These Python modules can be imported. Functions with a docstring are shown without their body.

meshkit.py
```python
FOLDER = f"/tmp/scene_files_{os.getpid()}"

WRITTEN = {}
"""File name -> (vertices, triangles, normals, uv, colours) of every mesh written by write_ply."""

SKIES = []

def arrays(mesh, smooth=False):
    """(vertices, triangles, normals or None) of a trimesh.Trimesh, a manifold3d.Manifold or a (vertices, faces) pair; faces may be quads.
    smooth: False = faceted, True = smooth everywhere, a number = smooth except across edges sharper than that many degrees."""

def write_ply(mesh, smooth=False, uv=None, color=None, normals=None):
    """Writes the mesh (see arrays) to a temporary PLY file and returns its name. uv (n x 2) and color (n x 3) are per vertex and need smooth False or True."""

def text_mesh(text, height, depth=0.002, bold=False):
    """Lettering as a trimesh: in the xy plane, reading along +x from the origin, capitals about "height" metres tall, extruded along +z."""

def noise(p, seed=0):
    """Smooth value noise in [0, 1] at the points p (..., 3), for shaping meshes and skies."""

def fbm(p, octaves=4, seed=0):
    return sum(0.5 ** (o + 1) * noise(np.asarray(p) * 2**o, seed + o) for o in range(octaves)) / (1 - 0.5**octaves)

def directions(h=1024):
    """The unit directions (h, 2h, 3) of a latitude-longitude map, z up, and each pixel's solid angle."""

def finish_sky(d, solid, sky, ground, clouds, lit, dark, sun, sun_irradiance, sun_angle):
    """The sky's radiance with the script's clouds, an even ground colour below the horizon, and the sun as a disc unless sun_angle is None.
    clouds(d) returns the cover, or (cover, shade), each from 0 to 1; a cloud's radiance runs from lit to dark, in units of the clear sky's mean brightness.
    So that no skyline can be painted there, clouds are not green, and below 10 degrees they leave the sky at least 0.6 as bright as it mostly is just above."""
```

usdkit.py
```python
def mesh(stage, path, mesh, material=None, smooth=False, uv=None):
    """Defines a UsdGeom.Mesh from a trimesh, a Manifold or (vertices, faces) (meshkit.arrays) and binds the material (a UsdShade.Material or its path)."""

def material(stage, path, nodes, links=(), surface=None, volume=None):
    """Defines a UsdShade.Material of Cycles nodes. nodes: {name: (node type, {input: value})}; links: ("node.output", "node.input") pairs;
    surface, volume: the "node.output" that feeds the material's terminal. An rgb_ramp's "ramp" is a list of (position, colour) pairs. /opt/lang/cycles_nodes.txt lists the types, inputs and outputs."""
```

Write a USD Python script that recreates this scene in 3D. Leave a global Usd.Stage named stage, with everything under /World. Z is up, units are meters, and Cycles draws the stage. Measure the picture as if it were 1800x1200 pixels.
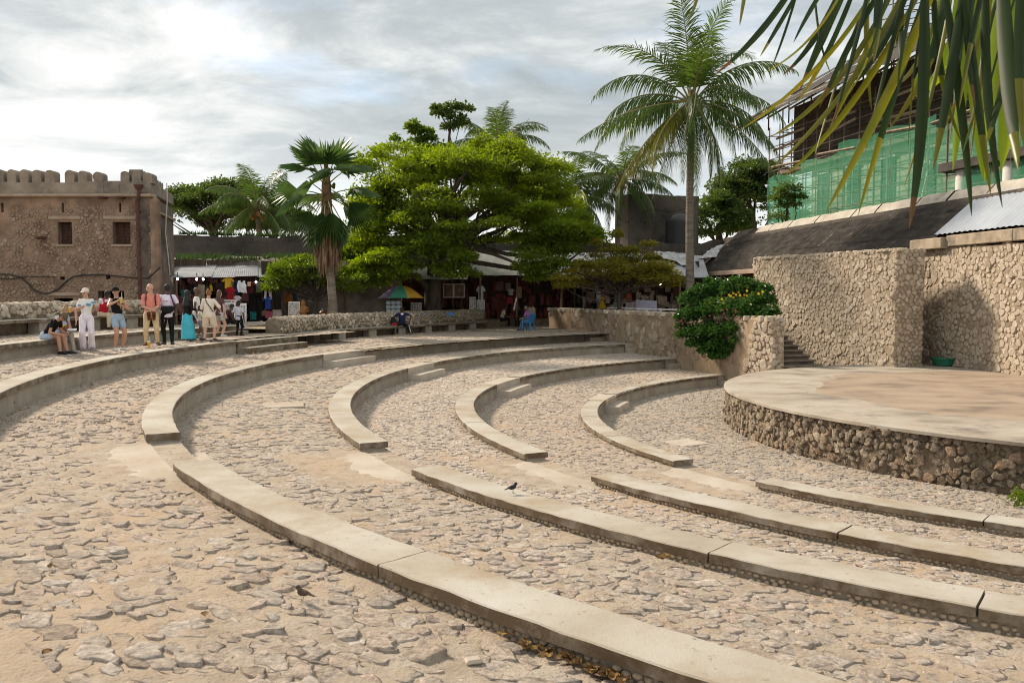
import math, random
import numpy as np, trimesh, manifold3d as m3
from scipy.spatial import Voronoi
import shapely.geometry as sg
import usdkit, meshkit
from pxr import Usd, UsdGeom, UsdLux, UsdShade, Gf, Sdf, Vt

stage = Usd.Stage.CreateInMemory()
UsdGeom.SetStageUpAxis(stage, UsdGeom.Tokens.z)
UsdGeom.SetStageMetersPerUnit(stage, 1.0)
World = UsdGeom.Xform.Define(stage, '/World')
stage.SetDefaultPrim(World.GetPrim())
UsdGeom.Scope.Define(stage, '/World/Looks')

# ---------------------------------------------------------------- camera, sky, sun, exposure
CAM_Z, PITCH, FPX = 2.32, -0.0576657, 1500.0
EXPOSURE = 0.92
SUN_AZ, SUN_EL = math.atan2(-0.79, 0.61), math.radians(36)      # azimuth from +y towards +x
SUN_INT, SUN_ANGLE = 0.86, 8.0
SKY_STRENGTH = 0.1
cam = UsdGeom.Camera.Define(stage, '/World/Camera')
cam.CreateFocalLengthAttr(30.0); cam.CreateHorizontalApertureAttr(36.0); cam.CreateVerticalApertureAttr(24.0)
cam.CreateClippingRangeAttr(Gf.Vec2f(0.05, 5000)); cam.CreateExposureAttr(EXPOSURE)
cam.CreateFStopAttr(13.0); cam.CreateFocusDistanceAttr(22.0)
cam.AddTranslateOp().Set(Gf.Vec3d(0, 0, CAM_Z)); cam.AddRotateXOp().Set(90 + math.degrees(PITCH))

SUN_DIR = np.array([math.cos(SUN_EL) * math.sin(SUN_AZ), math.cos(SUN_EL) * math.cos(SUN_AZ), math.sin(SUN_EL)])
sun = UsdLux.DistantLight.Define(stage, '/World/sun')
sun.CreateIntensityAttr(SUN_INT); sun.CreateAngleAttr(SUN_ANGLE); sun.CreateNormalizeAttr(True)
sun.CreateColorAttr(Gf.Vec3f(1.0, 0.86, 0.70))
_zax = SUN_DIR; _xax = np.cross([0, 0, 1], _zax); _xax /= np.linalg.norm(_xax); _yax = np.cross(_zax, _xax)
sun.AddTransformOp().Set(Gf.Matrix4d(*_xax, 0, *_yax, 0, *_zax, 0, 0, 0, 0, 1))

skymat = usdkit.material(stage, '/World/Looks/sky', {
    'sky': ('sky_texture', {'sky_type': 'single_scattering', 'sun_disc': False, 'sun_elevation': SUN_EL, 'sun_rotation': SUN_AZ}),
    'tc': ('texture_coordinate', {}),
    'sep': ('separate_xyz', {}),
    'zc': ('math', {'math_type': 'maximum', 'value2': 0.0}),
    'za': ('math', {'math_type': 'add', 'value2': 0.16}),
    'dx': ('math', {'math_type': 'divide'}), 'dy': ('math', {'math_type': 'divide'}),
    'pl': ('combine_xyz', {}),
    'mp': ('mapping', {'scale': (0.62, 0.8, 1.0), 'location': (3.0, 1.2, 0.0), 'rotation': (0, 0, 0.25)}),
    'n1': ('noise_texture', {'scale': 1.0, 'detail': 7.0, 'roughness': 0.52, 'distortion': 0.25}),
    'n2': ('noise_texture', {'scale': 2.6, 'detail': 10.0, 'roughness': 0.66, 'distortion': 0.5}),
    'mixn': ('mix_float', {'fac': 0.44}),
    'shade': ('rgb_ramp', {'ramp': [(0.0, (2.27, 2.55, 2.64)), (0.38, (2.37, 2.68, 2.78)), (0.46, (3.09, 3.37, 3.46)), (0.525, (4.46, 4.6, 4.55)), (0.59, (6.01, 5.92, 5.78)), (0.66, (7.28, 7.1, 6.83)), (1, (7.1, 6.83, 6.55))]}),
    'n3': ('noise_texture', {'scale': 0.9, 'detail': 4.0, 'roughness': 0.55}),
    'cov': ('rgb_ramp', {'ramp': [(0.0, (0.55, 0.55, 0.55)), (0.36, (0.62, 0.62, 0.62)), (0.46, (1, 1, 1)), (1, (1, 1, 1))]}),
    'hz': ('map_range', {'from_min': 0.0, 'from_max': 0.22, 'to_min': 0.65, 'to_max': 0.0, 'clamp': True}),
    'low': ('mix', {'color2': (6.4, 6.4, 6.3)}),
    'mixs': ('mix', {}),
    'bg': ('background_shader', {'strength': SKY_STRENGTH}),
}, [('tc.generated', 'sep.vector'), ('sep.z', 'zc.value1'), ('zc.value', 'za.value1'), ('sep.x', 'dx.value1'), ('za.value', 'dx.value2'),
    ('sep.y', 'dy.value1'), ('za.value', 'dy.value2'), ('dx.value', 'pl.x'), ('dy.value', 'pl.y'), ('pl.vector', 'mp.vector'),
    ('mp.vector', 'n1.vector'), ('mp.vector', 'n2.vector'), ('n1.fac', 'mixn.a'), ('n2.fac', 'mixn.b'), ('mixn.result', 'shade.fac'),
    ('pl.vector', 'n3.vector'), ('n3.fac', 'cov.fac'), ('sep.z', 'hz.value'), ('hz.result', 'low.fac'), ('shade.color', 'low.color1'),
    ('cov.color', 'mixs.fac'), ('sky.color', 'mixs.color1'), ('low.color', 'mixs.color2'), ('mixs.color', 'bg.color')], surface='bg.background')
dome = UsdLux.DomeLight.Define(stage, '/World/sky')
dome.GetPrim().SetCustomDataByKey('kind', 'structure')
UsdShade.MaterialBindingAPI.Apply(dome.GetPrim()).Bind(skymat)

# ---------------------------------------------------------------- helpers
R_ = np.random.default_rng(7)
def A(*v): return np.array(v, float)
def ray(px, py):
    x, y = (px - 900) / FPX, -(py - 600) / FPX
    return A(x, math.cos(PITCH) - y * math.sin(PITCH), math.sin(PITCH) + y * math.cos(PITCH))
def at(px, py, Y):                       # the point of the place that lies Y metres ahead on that line of sight
    d = ray(px, py); return A(d[0] / d[1] * Y, Y, CAM_Z + d[2] / d[1] * Y)
def onz(px, py, z):
    d = ray(px, py); t = (z - CAM_Z) / d[2]; return A(d[0] * t, d[1] * t, z)
_names = {}
def numbered(parent, name):
    k = (parent, name); n = _names.get(k, 0); _names[k] = n + 1
    return name if n == 0 else f'{name}_{n:03d}'
def path_of(p): return str(p.GetPath()) if p is not None else '/World'
def tag(prim, label=None, cat=None, group=None, kind=None):
    prim = prim.GetPrim() if hasattr(prim, 'GetPrim') else prim
    for k, v in (('label', label), ('category', cat), ('group', group), ('kind', kind)):
        if v: prim.SetCustomDataByKey(k, v)
    return prim
def thing(name, label=None, cat=None, loc=(0, 0, 0), rz=0, group=None, kind=None, scale=None):
    x = UsdGeom.Xform.Define(stage, '/World/' + numbered('/World', name))
    x.AddTranslateOp().Set(Gf.Vec3d(*map(float, loc)))
    if rz: x.AddRotateZOp().Set(float(math.degrees(rz)))
    if scale: x.AddScaleOp().Set(Gf.Vec3f(scale, scale, scale))
    return tag(x, label, cat, group, kind)
def copy_of(src, name, label, cat, loc, rz=0, group=None, scale=None):
    x = thing(name, label, cat, loc, rz, group, None, scale)
    x.GetReferences().AddInternalReference(src.GetPath()); x.SetInstanceable(True)
    return x
def part(parent, name, mesh, mat, smooth=False, label=None, kind=None):
    pp = path_of(parent)
    m = usdkit.mesh(stage, pp + '/' + numbered(pp, name), mesh, mat, smooth)
    return tag(m, label, None, None, kind)
def top(name, mesh, mat, label, cat, smooth=False, group=None, kind=None):
    return tag(part(None, name, mesh, mat, smooth), label, cat, group, kind)

class MB:
    def __init__(s): s.v, s.f, s.n = [], [], 0
    def add(s, v, f):
        v = np.asarray(v, float); f = np.asarray(f, int)
        if f.shape[1] == 4: f = np.vstack([f[:, [0, 1, 2]], f[:, [0, 2, 3]]])
        s.v.append(v); s.f.append(f + s.n); s.n += len(v); return s
    def mesh(s, m): 
        if hasattr(m, 'to_mesh'):
            q = m.to_mesh(); return s.add(q.vert_properties[:, :3], q.tri_verts)
        return s.add(m.vertices, m.faces)
    def box(s, c, d, R=None, rz=0):
        b = trimesh.creation.box(extents=d); v = b.vertices
        if rz: R = trimesh.transformations.rotation_matrix(rz, [0, 0, 1])[:3, :3]
        if R is not None: v = v @ np.asarray(R).T
        return s.add(v + A(*c), b.faces)
    def tube(s, pts, r, n=6, cap=True):
        pts = np.asarray(pts, float); k = len(pts); r = np.broadcast_to(np.asarray(r, float), (k,))
        t = np.gradient(pts, axis=0); t /= np.linalg.norm(t, axis=1, keepdims=True) + 1e-12
        ref = A(0, 0, 1) if abs(t[:, 2]).mean() < 0.8 else A(1, 0, 0)
        a = np.cross(t, ref); a /= np.linalg.norm(a, axis=1, keepdims=True) + 1e-12; b = np.cross(t, a)
        th = np.arange(n) / n * 2 * np.pi
        v = pts[:, None] + r[:, None, None] * (np.cos(th)[None, :, None] * a[:, None] + np.sin(th)[None, :, None] * b[:, None])
        i = np.arange(k - 1)[:, None] * n; j = np.arange(n)[None]; j2 = (j + 1) % n
        f = np.stack([i + j, i + j2, i + n + j2, i + n + j], -1).reshape(-1, 4)
        f = np.vstack([f[:, [0, 2, 1]], f[:, [0, 3, 2]]])
        v = v.reshape(-1, 3)
        if cap:
            v = np.vstack([v, pts[0], pts[-1]]); o = len(v) - 2; jj = np.arange(n)
            f = np.vstack([f, np.stack([np.full(n, o), jj, (jj + 1) % n], 1), np.stack([np.full(n, o + 1), (k - 1) * n + (jj + 1) % n, (k - 1) * n + jj], 1)])
        return s.add(v, f)
    def grid(s, P, flip=False):           # P (a,b,3)
        a, b = P.shape[:2]; i = np.arange(a - 1)[:, None] * b; j = np.arange(b - 1)[None]
        f = np.stack([i + j, i + j + 1, i + b + j + 1, i + b + j], -1).reshape(-1, 4)
        if flip: f = f[:, ::-1]
        return s.add(P.reshape(-1, 3), f)
    def get(s): return (np.vstack(s.v), np.vstack(s.f))

def rbox(d, r=0.01):                     # chamfered box, centred
    d = np.asarray(d, float) / 2; r = min(r, d.min() * 0.9); P = []
    for sx in (-1, 1):
        for sy in (-1, 1):
            for sz in (-1, 1):
                c = d * (sx, sy, sz)
                for k in range(3):
                    q = c - r * A(sx, sy, sz); q[k] = c[k]; P.append(q)
    return m3.Manifold.hull_points(np.array(P, np.float32))
def man(m): 
    q = m.to_mesh(); return np.array(q.vert_properties[:, :3], float), np.array(q.tri_verts, int)
def rb(c, d, r=0.012, rz=0, rx=0, ry=0):
    v, f = man(rbox(d, r))
    M = trimesh.transformations.euler_matrix(rx, ry, rz)[:3, :3]
    return v @ M.T + A(*c), f
def lathe(prof, n=16):
    prof = np.asarray(prof, float); th = np.arange(n + 1) / n * 2 * np.pi
    P = np.stack([prof[:, 0][:, None] * np.cos(th), prof[:, 0][:, None] * np.sin(th), np.repeat(prof[:, 1][:, None], n + 1, 1)], -1)
    return MB().grid(P, flip=True).get()
def ball(c, r, sub=1):
    s = trimesh.creation.icosphere(subdivisions=sub); return s.vertices * np.broadcast_to(r, (3,)) + A(*c), s.faces
def moved(m, loc=(0, 0, 0), rz=0, s=1):
    v, f = m; c, q = math.cos(rz), math.sin(rz); M = A([c, -q, 0], [q, c, 0], [0, 0, 1]); return (v * s) @ M.T + A(*loc), f
fbm, noise = meshkit.fbm, meshkit.noise

# ---------------------------------------------------------------- materials
def mat_noise(name, stops, scale=3.0, rough=0.85, bump=0.0, bscale=40.0, detail=6.0, stain=None, sscale=0.6, stretch=None, spec=0.3, metal=0.0, bdist=0.02, vert=None, pits=None):
    n = {'g': ('geometry', {}), 'n': ('noise_texture', {'scale': scale, 'detail': detail, 'roughness': 0.6}), 'r': ('rgb_ramp', {'ramp': stops}),
         'p': ('principled_bsdf', {'roughness': rough, 'specular_ior_level': spec, 'metallic': metal})}
    l = [('n.fac', 'r.fac')]
    if stretch: n['m'] = ('mapping', {'scale': stretch}); l += [('g.position', 'm.vector'), ('m.vector', 'n.vector')]
    else: l += [('g.position', 'n.vector')]
    col = 'r.color'
    if stain:                             # stain = (colour, threshold low, high)
        n['sn'] = ('noise_texture', {'scale': sscale, 'detail': 7.0, 'roughness': 0.68}); l.append(('g.position', 'sn.vector'))
        n['sr'] = ('rgb_ramp', {'ramp': [(0, (0, 0, 0)), (stain[1], (0, 0, 0)), (stain[2], (1, 1, 1)), (1, (1, 1, 1))]})
        n['sm'] = ('mix', {'color2': stain[0]}); l += [('sn.fac', 'sr.fac'), ('sr.color', 'sm.fac'), (col, 'sm.color1')]; col = 'sm.color'
    if pits:                              # small dark pits: (colour, scale, low, high)
        n['pn'] = ('noise_texture', {'scale': pits[1], 'detail': 5.0, 'roughness': 0.75}); n['pr'] = ('map_range', {'from_min': pits[2], 'from_max': pits[3], 'clamp': True}); n['px'] = ('mix', {'color2': pits[0]})
        l += [('g.position', 'pn.vector'), ('pn.fac', 'pr.value'), ('pr.result', 'px.fac'), (col, 'px.color1')]; col = 'px.color'
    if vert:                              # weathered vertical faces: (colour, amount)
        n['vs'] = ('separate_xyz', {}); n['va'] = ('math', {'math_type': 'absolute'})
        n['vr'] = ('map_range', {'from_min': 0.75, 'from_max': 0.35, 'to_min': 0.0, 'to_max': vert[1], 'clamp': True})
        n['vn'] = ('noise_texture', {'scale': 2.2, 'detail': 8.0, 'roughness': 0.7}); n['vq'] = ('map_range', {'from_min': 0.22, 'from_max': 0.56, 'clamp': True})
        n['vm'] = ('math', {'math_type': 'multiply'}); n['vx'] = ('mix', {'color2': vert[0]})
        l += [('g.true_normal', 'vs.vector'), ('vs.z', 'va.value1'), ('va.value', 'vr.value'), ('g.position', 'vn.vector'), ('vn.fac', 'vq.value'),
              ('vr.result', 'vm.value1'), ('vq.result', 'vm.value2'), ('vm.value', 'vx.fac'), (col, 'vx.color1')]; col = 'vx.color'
    l.append((col, 'p.base_color'))
    if bump:
        n['bn'] = ('noise_texture', {'scale': bscale, 'detail': 8.0, 'roughness': 0.65}); n['b'] = ('bump', {'strength': bump, 'distance': bdist})
        l += [('g.position', 'bn.vector'), ('bn.fac', 'b.height'), ('b.normal', 'p.normal')]
    return usdkit.material(stage, '/World/Looks/' + name, n, l, surface='p.BSDF')
def mat_plain(name, c, rough=0.6, spec=0.4, metal=0.0, var=0.12, scale=6.0):
    c = np.asarray(c, float)
    return mat_noise(name, [(0.3, tuple(c * (1 - var))), (0.7, tuple(np.minimum(c * (1 + var), 0.95)))], scale, rough, spec=spec, metal=metal)
def mat_cloth(name, c): return mat_noise('cloth_' + name, [(0.3, tuple(np.asarray(c) * 0.88)), (0.7, tuple(np.minimum(np.asarray(c) * 1.1, .9)))], 14.0, 0.92, 0.35, 30.0, spec=0.1, bdist=0.01)
def mat_stones(name, cols, fine=26.0, var=0.35, bump=0.9, bdist=0.02, dirt=None):
    k = np.linspace(0, 1, len(cols)); n = {'g': ('geometry', {}), 'o': ('object_info', {}), 's': ('math', {'math_type': 'add'}), 'fr': ('math', {'math_type': 'fraction'}),
        'r': ('rgb_ramp', {'ramp': [(float(a), c) for a, c in zip(k, cols)]}), 'n': ('noise_texture', {'scale': fine, 'detail': 8.0, 'roughness': 0.7}),
        'm': ('map_range', {'from_min': 0.3, 'from_max': 0.7, 'to_min': 1 - var, 'to_max': 1 + var * 0.6, 'clamp': True}), 'x': ('mix', {'mix_type': 'multiply', 'fac': 1.0}),
        'bn': ('noise_texture', {'scale': fine * 1.4, 'detail': 9.0, 'roughness': 0.7}), 'b': ('bump', {'strength': bump, 'distance': bdist}),
        'p': ('principled_bsdf', {'roughness': 0.92, 'specular_ior_level': 0.2})}
    l = [('g.random_per_island', 's.value1'), ('o.random', 's.value2'), ('s.value', 'fr.value1'), ('fr.value', 'r.fac'), ('g.position', 'n.vector'), ('n.fac', 'm.value'),
         ('r.color', 'x.color1'), ('m.result', 'x.color2'), ('g.position', 'bn.vector'), ('bn.fac', 'b.height'), ('b.normal', 'p.normal')]
    col = 'x.color'
    if dirt:
        n['dn'] = ('noise_texture', {'scale': dirt[1], 'detail': 8.0, 'roughness': 0.7}); n['dr'] = ('rgb_ramp', {'ramp': [(0, (0, 0, 0)), (dirt[2], (0, 0, 0)), (dirt[3], (1, 1, 1)), (1, (1, 1, 1))]})
        n['dx'] = ('mix', {'color2': dirt[0]}); l += [('g.position', 'dn.vector'), ('dn.fac', 'dr.fac'), ('dr.color', 'dx.fac'), (col, 'dx.color1')]; col = 'dx.color'
    l.append((col, 'p.base_color'))
    return usdkit.material(stage, '/World/Looks/' + name, n, l, surface='p.BSDF')
def mat_leaf(name, cols, trans=0.45, rough=0.45, tcol=None, clump=0.8, mixn=0.5):
    k = np.linspace(0, 1, len(cols))
    n = {'g': ('geometry', {}), 'o': ('object_info', {}), 'nn': ('noise_texture', {'scale': clump, 'detail': 3.0}), 'mf': ('mix_float', {'fac': mixn}),
         'mr': ('map_range', {'from_min': 0.2, 'from_max': 0.8, 'clamp': True}),
         'r': ('rgb_ramp', {'ramp': [(float(a), c) for a, c in zip(k, cols)]}), 'p': ('principled_bsdf', {'roughness': rough, 'specular_ior_level': 0.35}),
         'h': ('hsv', {'hue': 0.485, 'saturation': 1.15, 'value': 1.7}), 't': ('translucent_bsdf', {}), 'x': ('mix_closure', {'fac': trans})}
    l = [('g.position', 'nn.vector'), ('g.random_per_island', 'mf.a'), ('nn.fac', 'mf.b'), ('mf.result', 'mr.value'), ('mr.result', 'r.fac'), ('r.color', 'p.base_color'), ('r.color', 'h.color'), ('h.color', 't.color'), ('p.BSDF', 'x.closure1'), ('t.BSDF', 'x.closure2')]
    return usdkit.material(stage, '/World/Looks/' + name, n, l, surface='x.closure')
# ================================================================ THE AMPHITHEATRE
C = A(15.241, 22.138); BW = 0.424; FH = 0.42
RZ = {0: 1.09, 1: 0.731, 2: 0.319, 3: -0.093, 4: -0.505, 5: -0.917}
CH = {1: [24.977, .209, .088], 2: [22.633, -.06, .3, .117, -.472, .378, -.424], 3: [19.53, -.198, .169, .439, -.133, .278, .106],
      4: [16.373, -.063, .064, .058, -.114, .087, -.056], 5: [13.019, -.073, .035, .118, -.014, .18, -.034]}
PIER_T, PIER_R = np.radians([110, 123, 129, 135, 140, 145.7, 152, 160, 175]), [32.5, 30.15, 28.9, 27.9, 27.3, 26.9, 26.2, 25.2, 24.2]
FLOOR = -1.337
def rad(d): return np.radians(d)
def rr(i, th):
    th = np.asarray(th, float)
    if i == 0: return np.full(th.shape, 27.3)
    if i == -1: return np.full(th.shape, 30.1)
    if i == 9: return np.interp(th, PIER_T, PIER_R)
    t = np.clip(th, rad(118 if i > 1 else 160), rad(234 if i > 1 else 202))
    return np.polynomial.chebyshev.chebval((t - np.pi) / 1.6, CH[i])
def bh(th): return np.interp(np.degrees(th), [110, 150, 168, 185, 205, 250], [0.02, 0.02, 0.06, 0.15, 0.14, 0.20])
def polar(r, th, z): return np.stack([C[0] + r * np.cos(th), C[1] + r * np.sin(th), z + 0 * r], -1)
def band(k, th):                          # terrace k: (r inside, z inside, r outside, z outside)
    th = np.asarray(th, float)
    if k == 5: return rr(5, th) * 0 + 9.3, FLOOR + 0 * th, rr(5, th) + 0.1, FLOOR + 0 * th
    ri, zi = rr(k + 1, th) + BW, RZ[k + 1] - bh(th)
    if k == 1 or k == 0:
        w = np.clip((th - rad(158.5)) / rad(4.0), 0, 1)
        if k == 1: ro, zo = w * rr(1, th) + (1 - w) * (rr(9, th) + 0.5), w * (RZ[1] - FH) + (1 - w) * 0.31
        else: ro, zo = rr(0, th), RZ[0] - 0.37 + 0 * th
        if k == 0: w2 = np.clip((th - rad(203)) / rad(2.5), 0, 1); zi = zi * (1 - w2) + w2 * (RZ[1] - FH + .012)
    elif k == -1: ro, zo = rr(-1, th) + 0.5, 1.03 + 0 * th
    else: ro, zo = rr(k, th), RZ[k] - FH + 0 * th
    return ri, zi, ro + 0.06 + (.5 * np.clip((th - rad(203)) / rad(1), 0, 1) if k == 1 else 0), zo
def zground(x, y):
    r, th = math.hypot(x - C[0], y - C[1]), math.atan2(y - C[1], x - C[0]) % (2 * math.pi)
    for k in (5, 4, 3, 2, 1, 0, -1):
        ri, zi, ro, zo = (float(q) for q in band(k, th))
        if r < ro:
            return zi if r < ri else zi + (zo - zi) * (r - ri) / (ro - ri)
    return 0.72
def sweep(i, prof, th, z0, wob=0.0, seed=0, caps=True, rfun=None):   # closed profile (r offset, z offset) along ring i
    th = np.asarray(th, float); r0 = (rfun or (lambda t: rr(i, t)))(th); n = len(prof)
    P = polar(r0[:, None] + A(*[p[0] for p in prof])[None], th[:, None], z0 + A(*[p[1] for p in prof])[None])
    if wob: P = P + (fbm(P * 5.0, 3, seed)[..., None] - 0.5) * wob + (fbm(P * 17.0 + 7, 2, seed)[..., None] - 0.5) * wob * A(.8, .8, 1)
    m = MB(); Q = np.concatenate([P, P[:, :1]], 1); m.grid(Q, flip=True)
    v, f = m.get()
    if caps:
        k = len(th); b = n + 1
        v = np.vstack([v, P[0].mean(0), P[-1].mean(0)]); o = len(v) - 2; j = np.arange(n)
        f = np.vstack([f, np.stack([np.full(n, o), j + 1, j], 1)[:, ::-1], np.stack([np.full(n, o + 1), (k - 1) * b + j, (k - 1) * b + j + 1], 1)[:, ::-1]])
    return v, f
def arc(a, b, r=20, step=0.16): return np.linspace(rad(a), rad(b), max(3, int(abs(rad(b - a)) * r / step)))

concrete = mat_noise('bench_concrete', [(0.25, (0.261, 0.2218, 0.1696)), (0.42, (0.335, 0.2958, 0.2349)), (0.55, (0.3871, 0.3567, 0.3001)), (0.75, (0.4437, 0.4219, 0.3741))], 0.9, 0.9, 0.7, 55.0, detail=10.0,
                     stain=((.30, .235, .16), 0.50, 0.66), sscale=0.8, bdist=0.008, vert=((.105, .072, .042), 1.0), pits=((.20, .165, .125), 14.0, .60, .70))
plinthmat = mat_noise('plinth_concrete', [(0.3, (0.2262, 0.1958, 0.1522)), (0.7, (0.348, 0.3132, 0.2566))], 2.2, 0.92, 0.4, 45.0, stretch=(1, 1, .35), stain=((.22, .165, .11), 0.5, 0.75), sscale=1.4, bdist=0.006)
mortar = mat_noise('paving_mortar', [(0.22, (0.2088, 0.161, 0.1131)), (0.38, (0.3175, 0.2566, 0.1931)), (0.55, (0.3828, 0.3219, 0.2523)), (0.75, (0.4437, 0.3915, 0.3175))], 3.5, 0.95, 0.8, 30.0, detail=9.0,
                   stain=((.40, .30, .205), 0.45, 0.65), sscale=0.45, bdist=0.035, pits=((.15, .115, .085), 9.0, .57, .66))
paving = mat_stones('paving_stone', [(0.428, 0.341, 0.268), (0.507, 0.432, 0.361), (0.371, 0.294, 0.229), (0.536, 0.465, 0.395), (0.442, 0.37, 0.302), (0.507, 0.408, 0.326), (0.352, 0.299, 0.248), (0.554, 0.488, 0.419), (0.479, 0.37, 0.297), (0.46, 0.389, 0.322), (0.413, 0.36, 0.302)], 16.0, 0.6, 1.0, 0.045, dirt=((.17, .13, .095), 6.0, .61, .72))
patchmat = mat_noise('cement_patch', [(0.3, (0.348, 0.2915, 0.2262)), (0.6, (0.435, 0.3828, 0.3132))], 1.5, 0.93, 0.6, 40.0, detail=9., bdist=0.01, stain=((.34, .27, .2), .5, .7), pits=((.25, .2, .15), 8.0, .6, .7))
pebblemat = mat_stones('pebble', [(0.348, 0.2958, 0.2349), (0.435, 0.3828, 0.3132), (0.2871, 0.2349, 0.174), (0.4002, 0.3219, 0.2349)], 40, 0.25, 0.3)
holemat = mat_plain('dark_hole', (.015, .013, .012), 0.95, 0.1)

# ---- irregular stones set in a surface
def stones(u0, u1, v0, v1, sp, seed, keep=None, gap=0.012, h=0.02, hs=0.012, n=9, depth=0.03, squash=1.0, jit=0.42, dome=0.68, rough=0.1, small=0.35, flat=False):
    rg = np.random.default_rng(seed); us = np.arange(u0 - sp, u1 + 2 * sp, sp); vs = np.arange(v0 - sp, v1 + 2 * sp, sp * squash)
    U, V = np.meshgrid(us, vs); U = U + (np.arange(len(vs)) % 2)[:, None] * sp / 2
    p = np.stack([U.ravel() + rg.uniform(-jit, jit, U.size) * sp, (V.ravel() + rg.uniform(-jit, jit, U.size) * sp * squash)], 1)
    p = p[rg.random(len(p)) > (.16 if flat else .10)]
    ok = (p[:, 0] > u0) & (p[:, 0] < u1) & (p[:, 1] > v0) & (p[:, 1] < v1)
    if keep is not None: ok &= keep(p[:, 0], p[:, 1])
    vo = Voronoi(p); out = []; ang = np.arange(n) / n * 2 * np.pi
    i = np.arange(n); j = (i + 1) % n
    F = np.vstack([np.stack([i, j, n + j], 1), np.stack([i, n + j, n + i], 1), np.stack([n + i, n + j, 2 * n + j], 1), np.stack([n + i, 2 * n + j, 2 * n + i], 1), np.stack([2 * n + i, 2 * n + j, np.full(n, 3 * n)], 1)])
    for q in np.nonzero(ok)[0]:
        reg = vo.regions[vo.point_region[q]]
        if -1 in reg or not reg: continue
        pl = vo.vertices[reg]; c = pl.mean(0); d = pl - c
        a = np.arctan2(d[:, 1], d[:, 0]); o = np.argsort(a); rd = np.hypot(*d.T)[o]; a = a[o]
        r = np.interp(ang, np.r_[a - 2 * np.pi, a, a + 2 * np.pi], np.r_[rd, rd, rd])
        r = 0.5 * r + 0.25 * (np.roll(r, 1) + np.roll(r, -1))
        r = np.minimum(r, sp * (1.3 if flat else .95)) - gap
        if r.min() < 0.012: r = np.maximum(r, 0.012)
        r = r * (1 + rg.normal(0, rough, n)) * (1 - small * rg.random() ** 2)
        hh = h + rg.normal(0, hs)
        cs = np.stack([np.cos(ang), np.sin(ang)], 1); tilt = rg.normal(0, 0.06, 2)
        o0 = c + cs * r[:, None]; i0 = c + cs * (r * dome * rg.uniform(.85, 1.12, n))[:, None]
        w1 = hh * (0.85 if flat is True else 0.80 if flat == 2 else 0.55) + rg.normal(0, abs(hs) * .35, n) + (o0 - c) @ tilt; w2 = hh + rg.normal(0, abs(hs) * .4, n) + (i0 - c) @ tilt
        uvw = np.vstack([np.c_[c + cs * r[:, None] * 1.04, np.full(n, -depth)], np.c_[o0, w1], np.c_[i0, w2], [[c[0], c[1], hh + rg.normal(0, abs(hs) * .5)]]])
        out.append((uvw, F, r.mean()))
    return out
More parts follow.
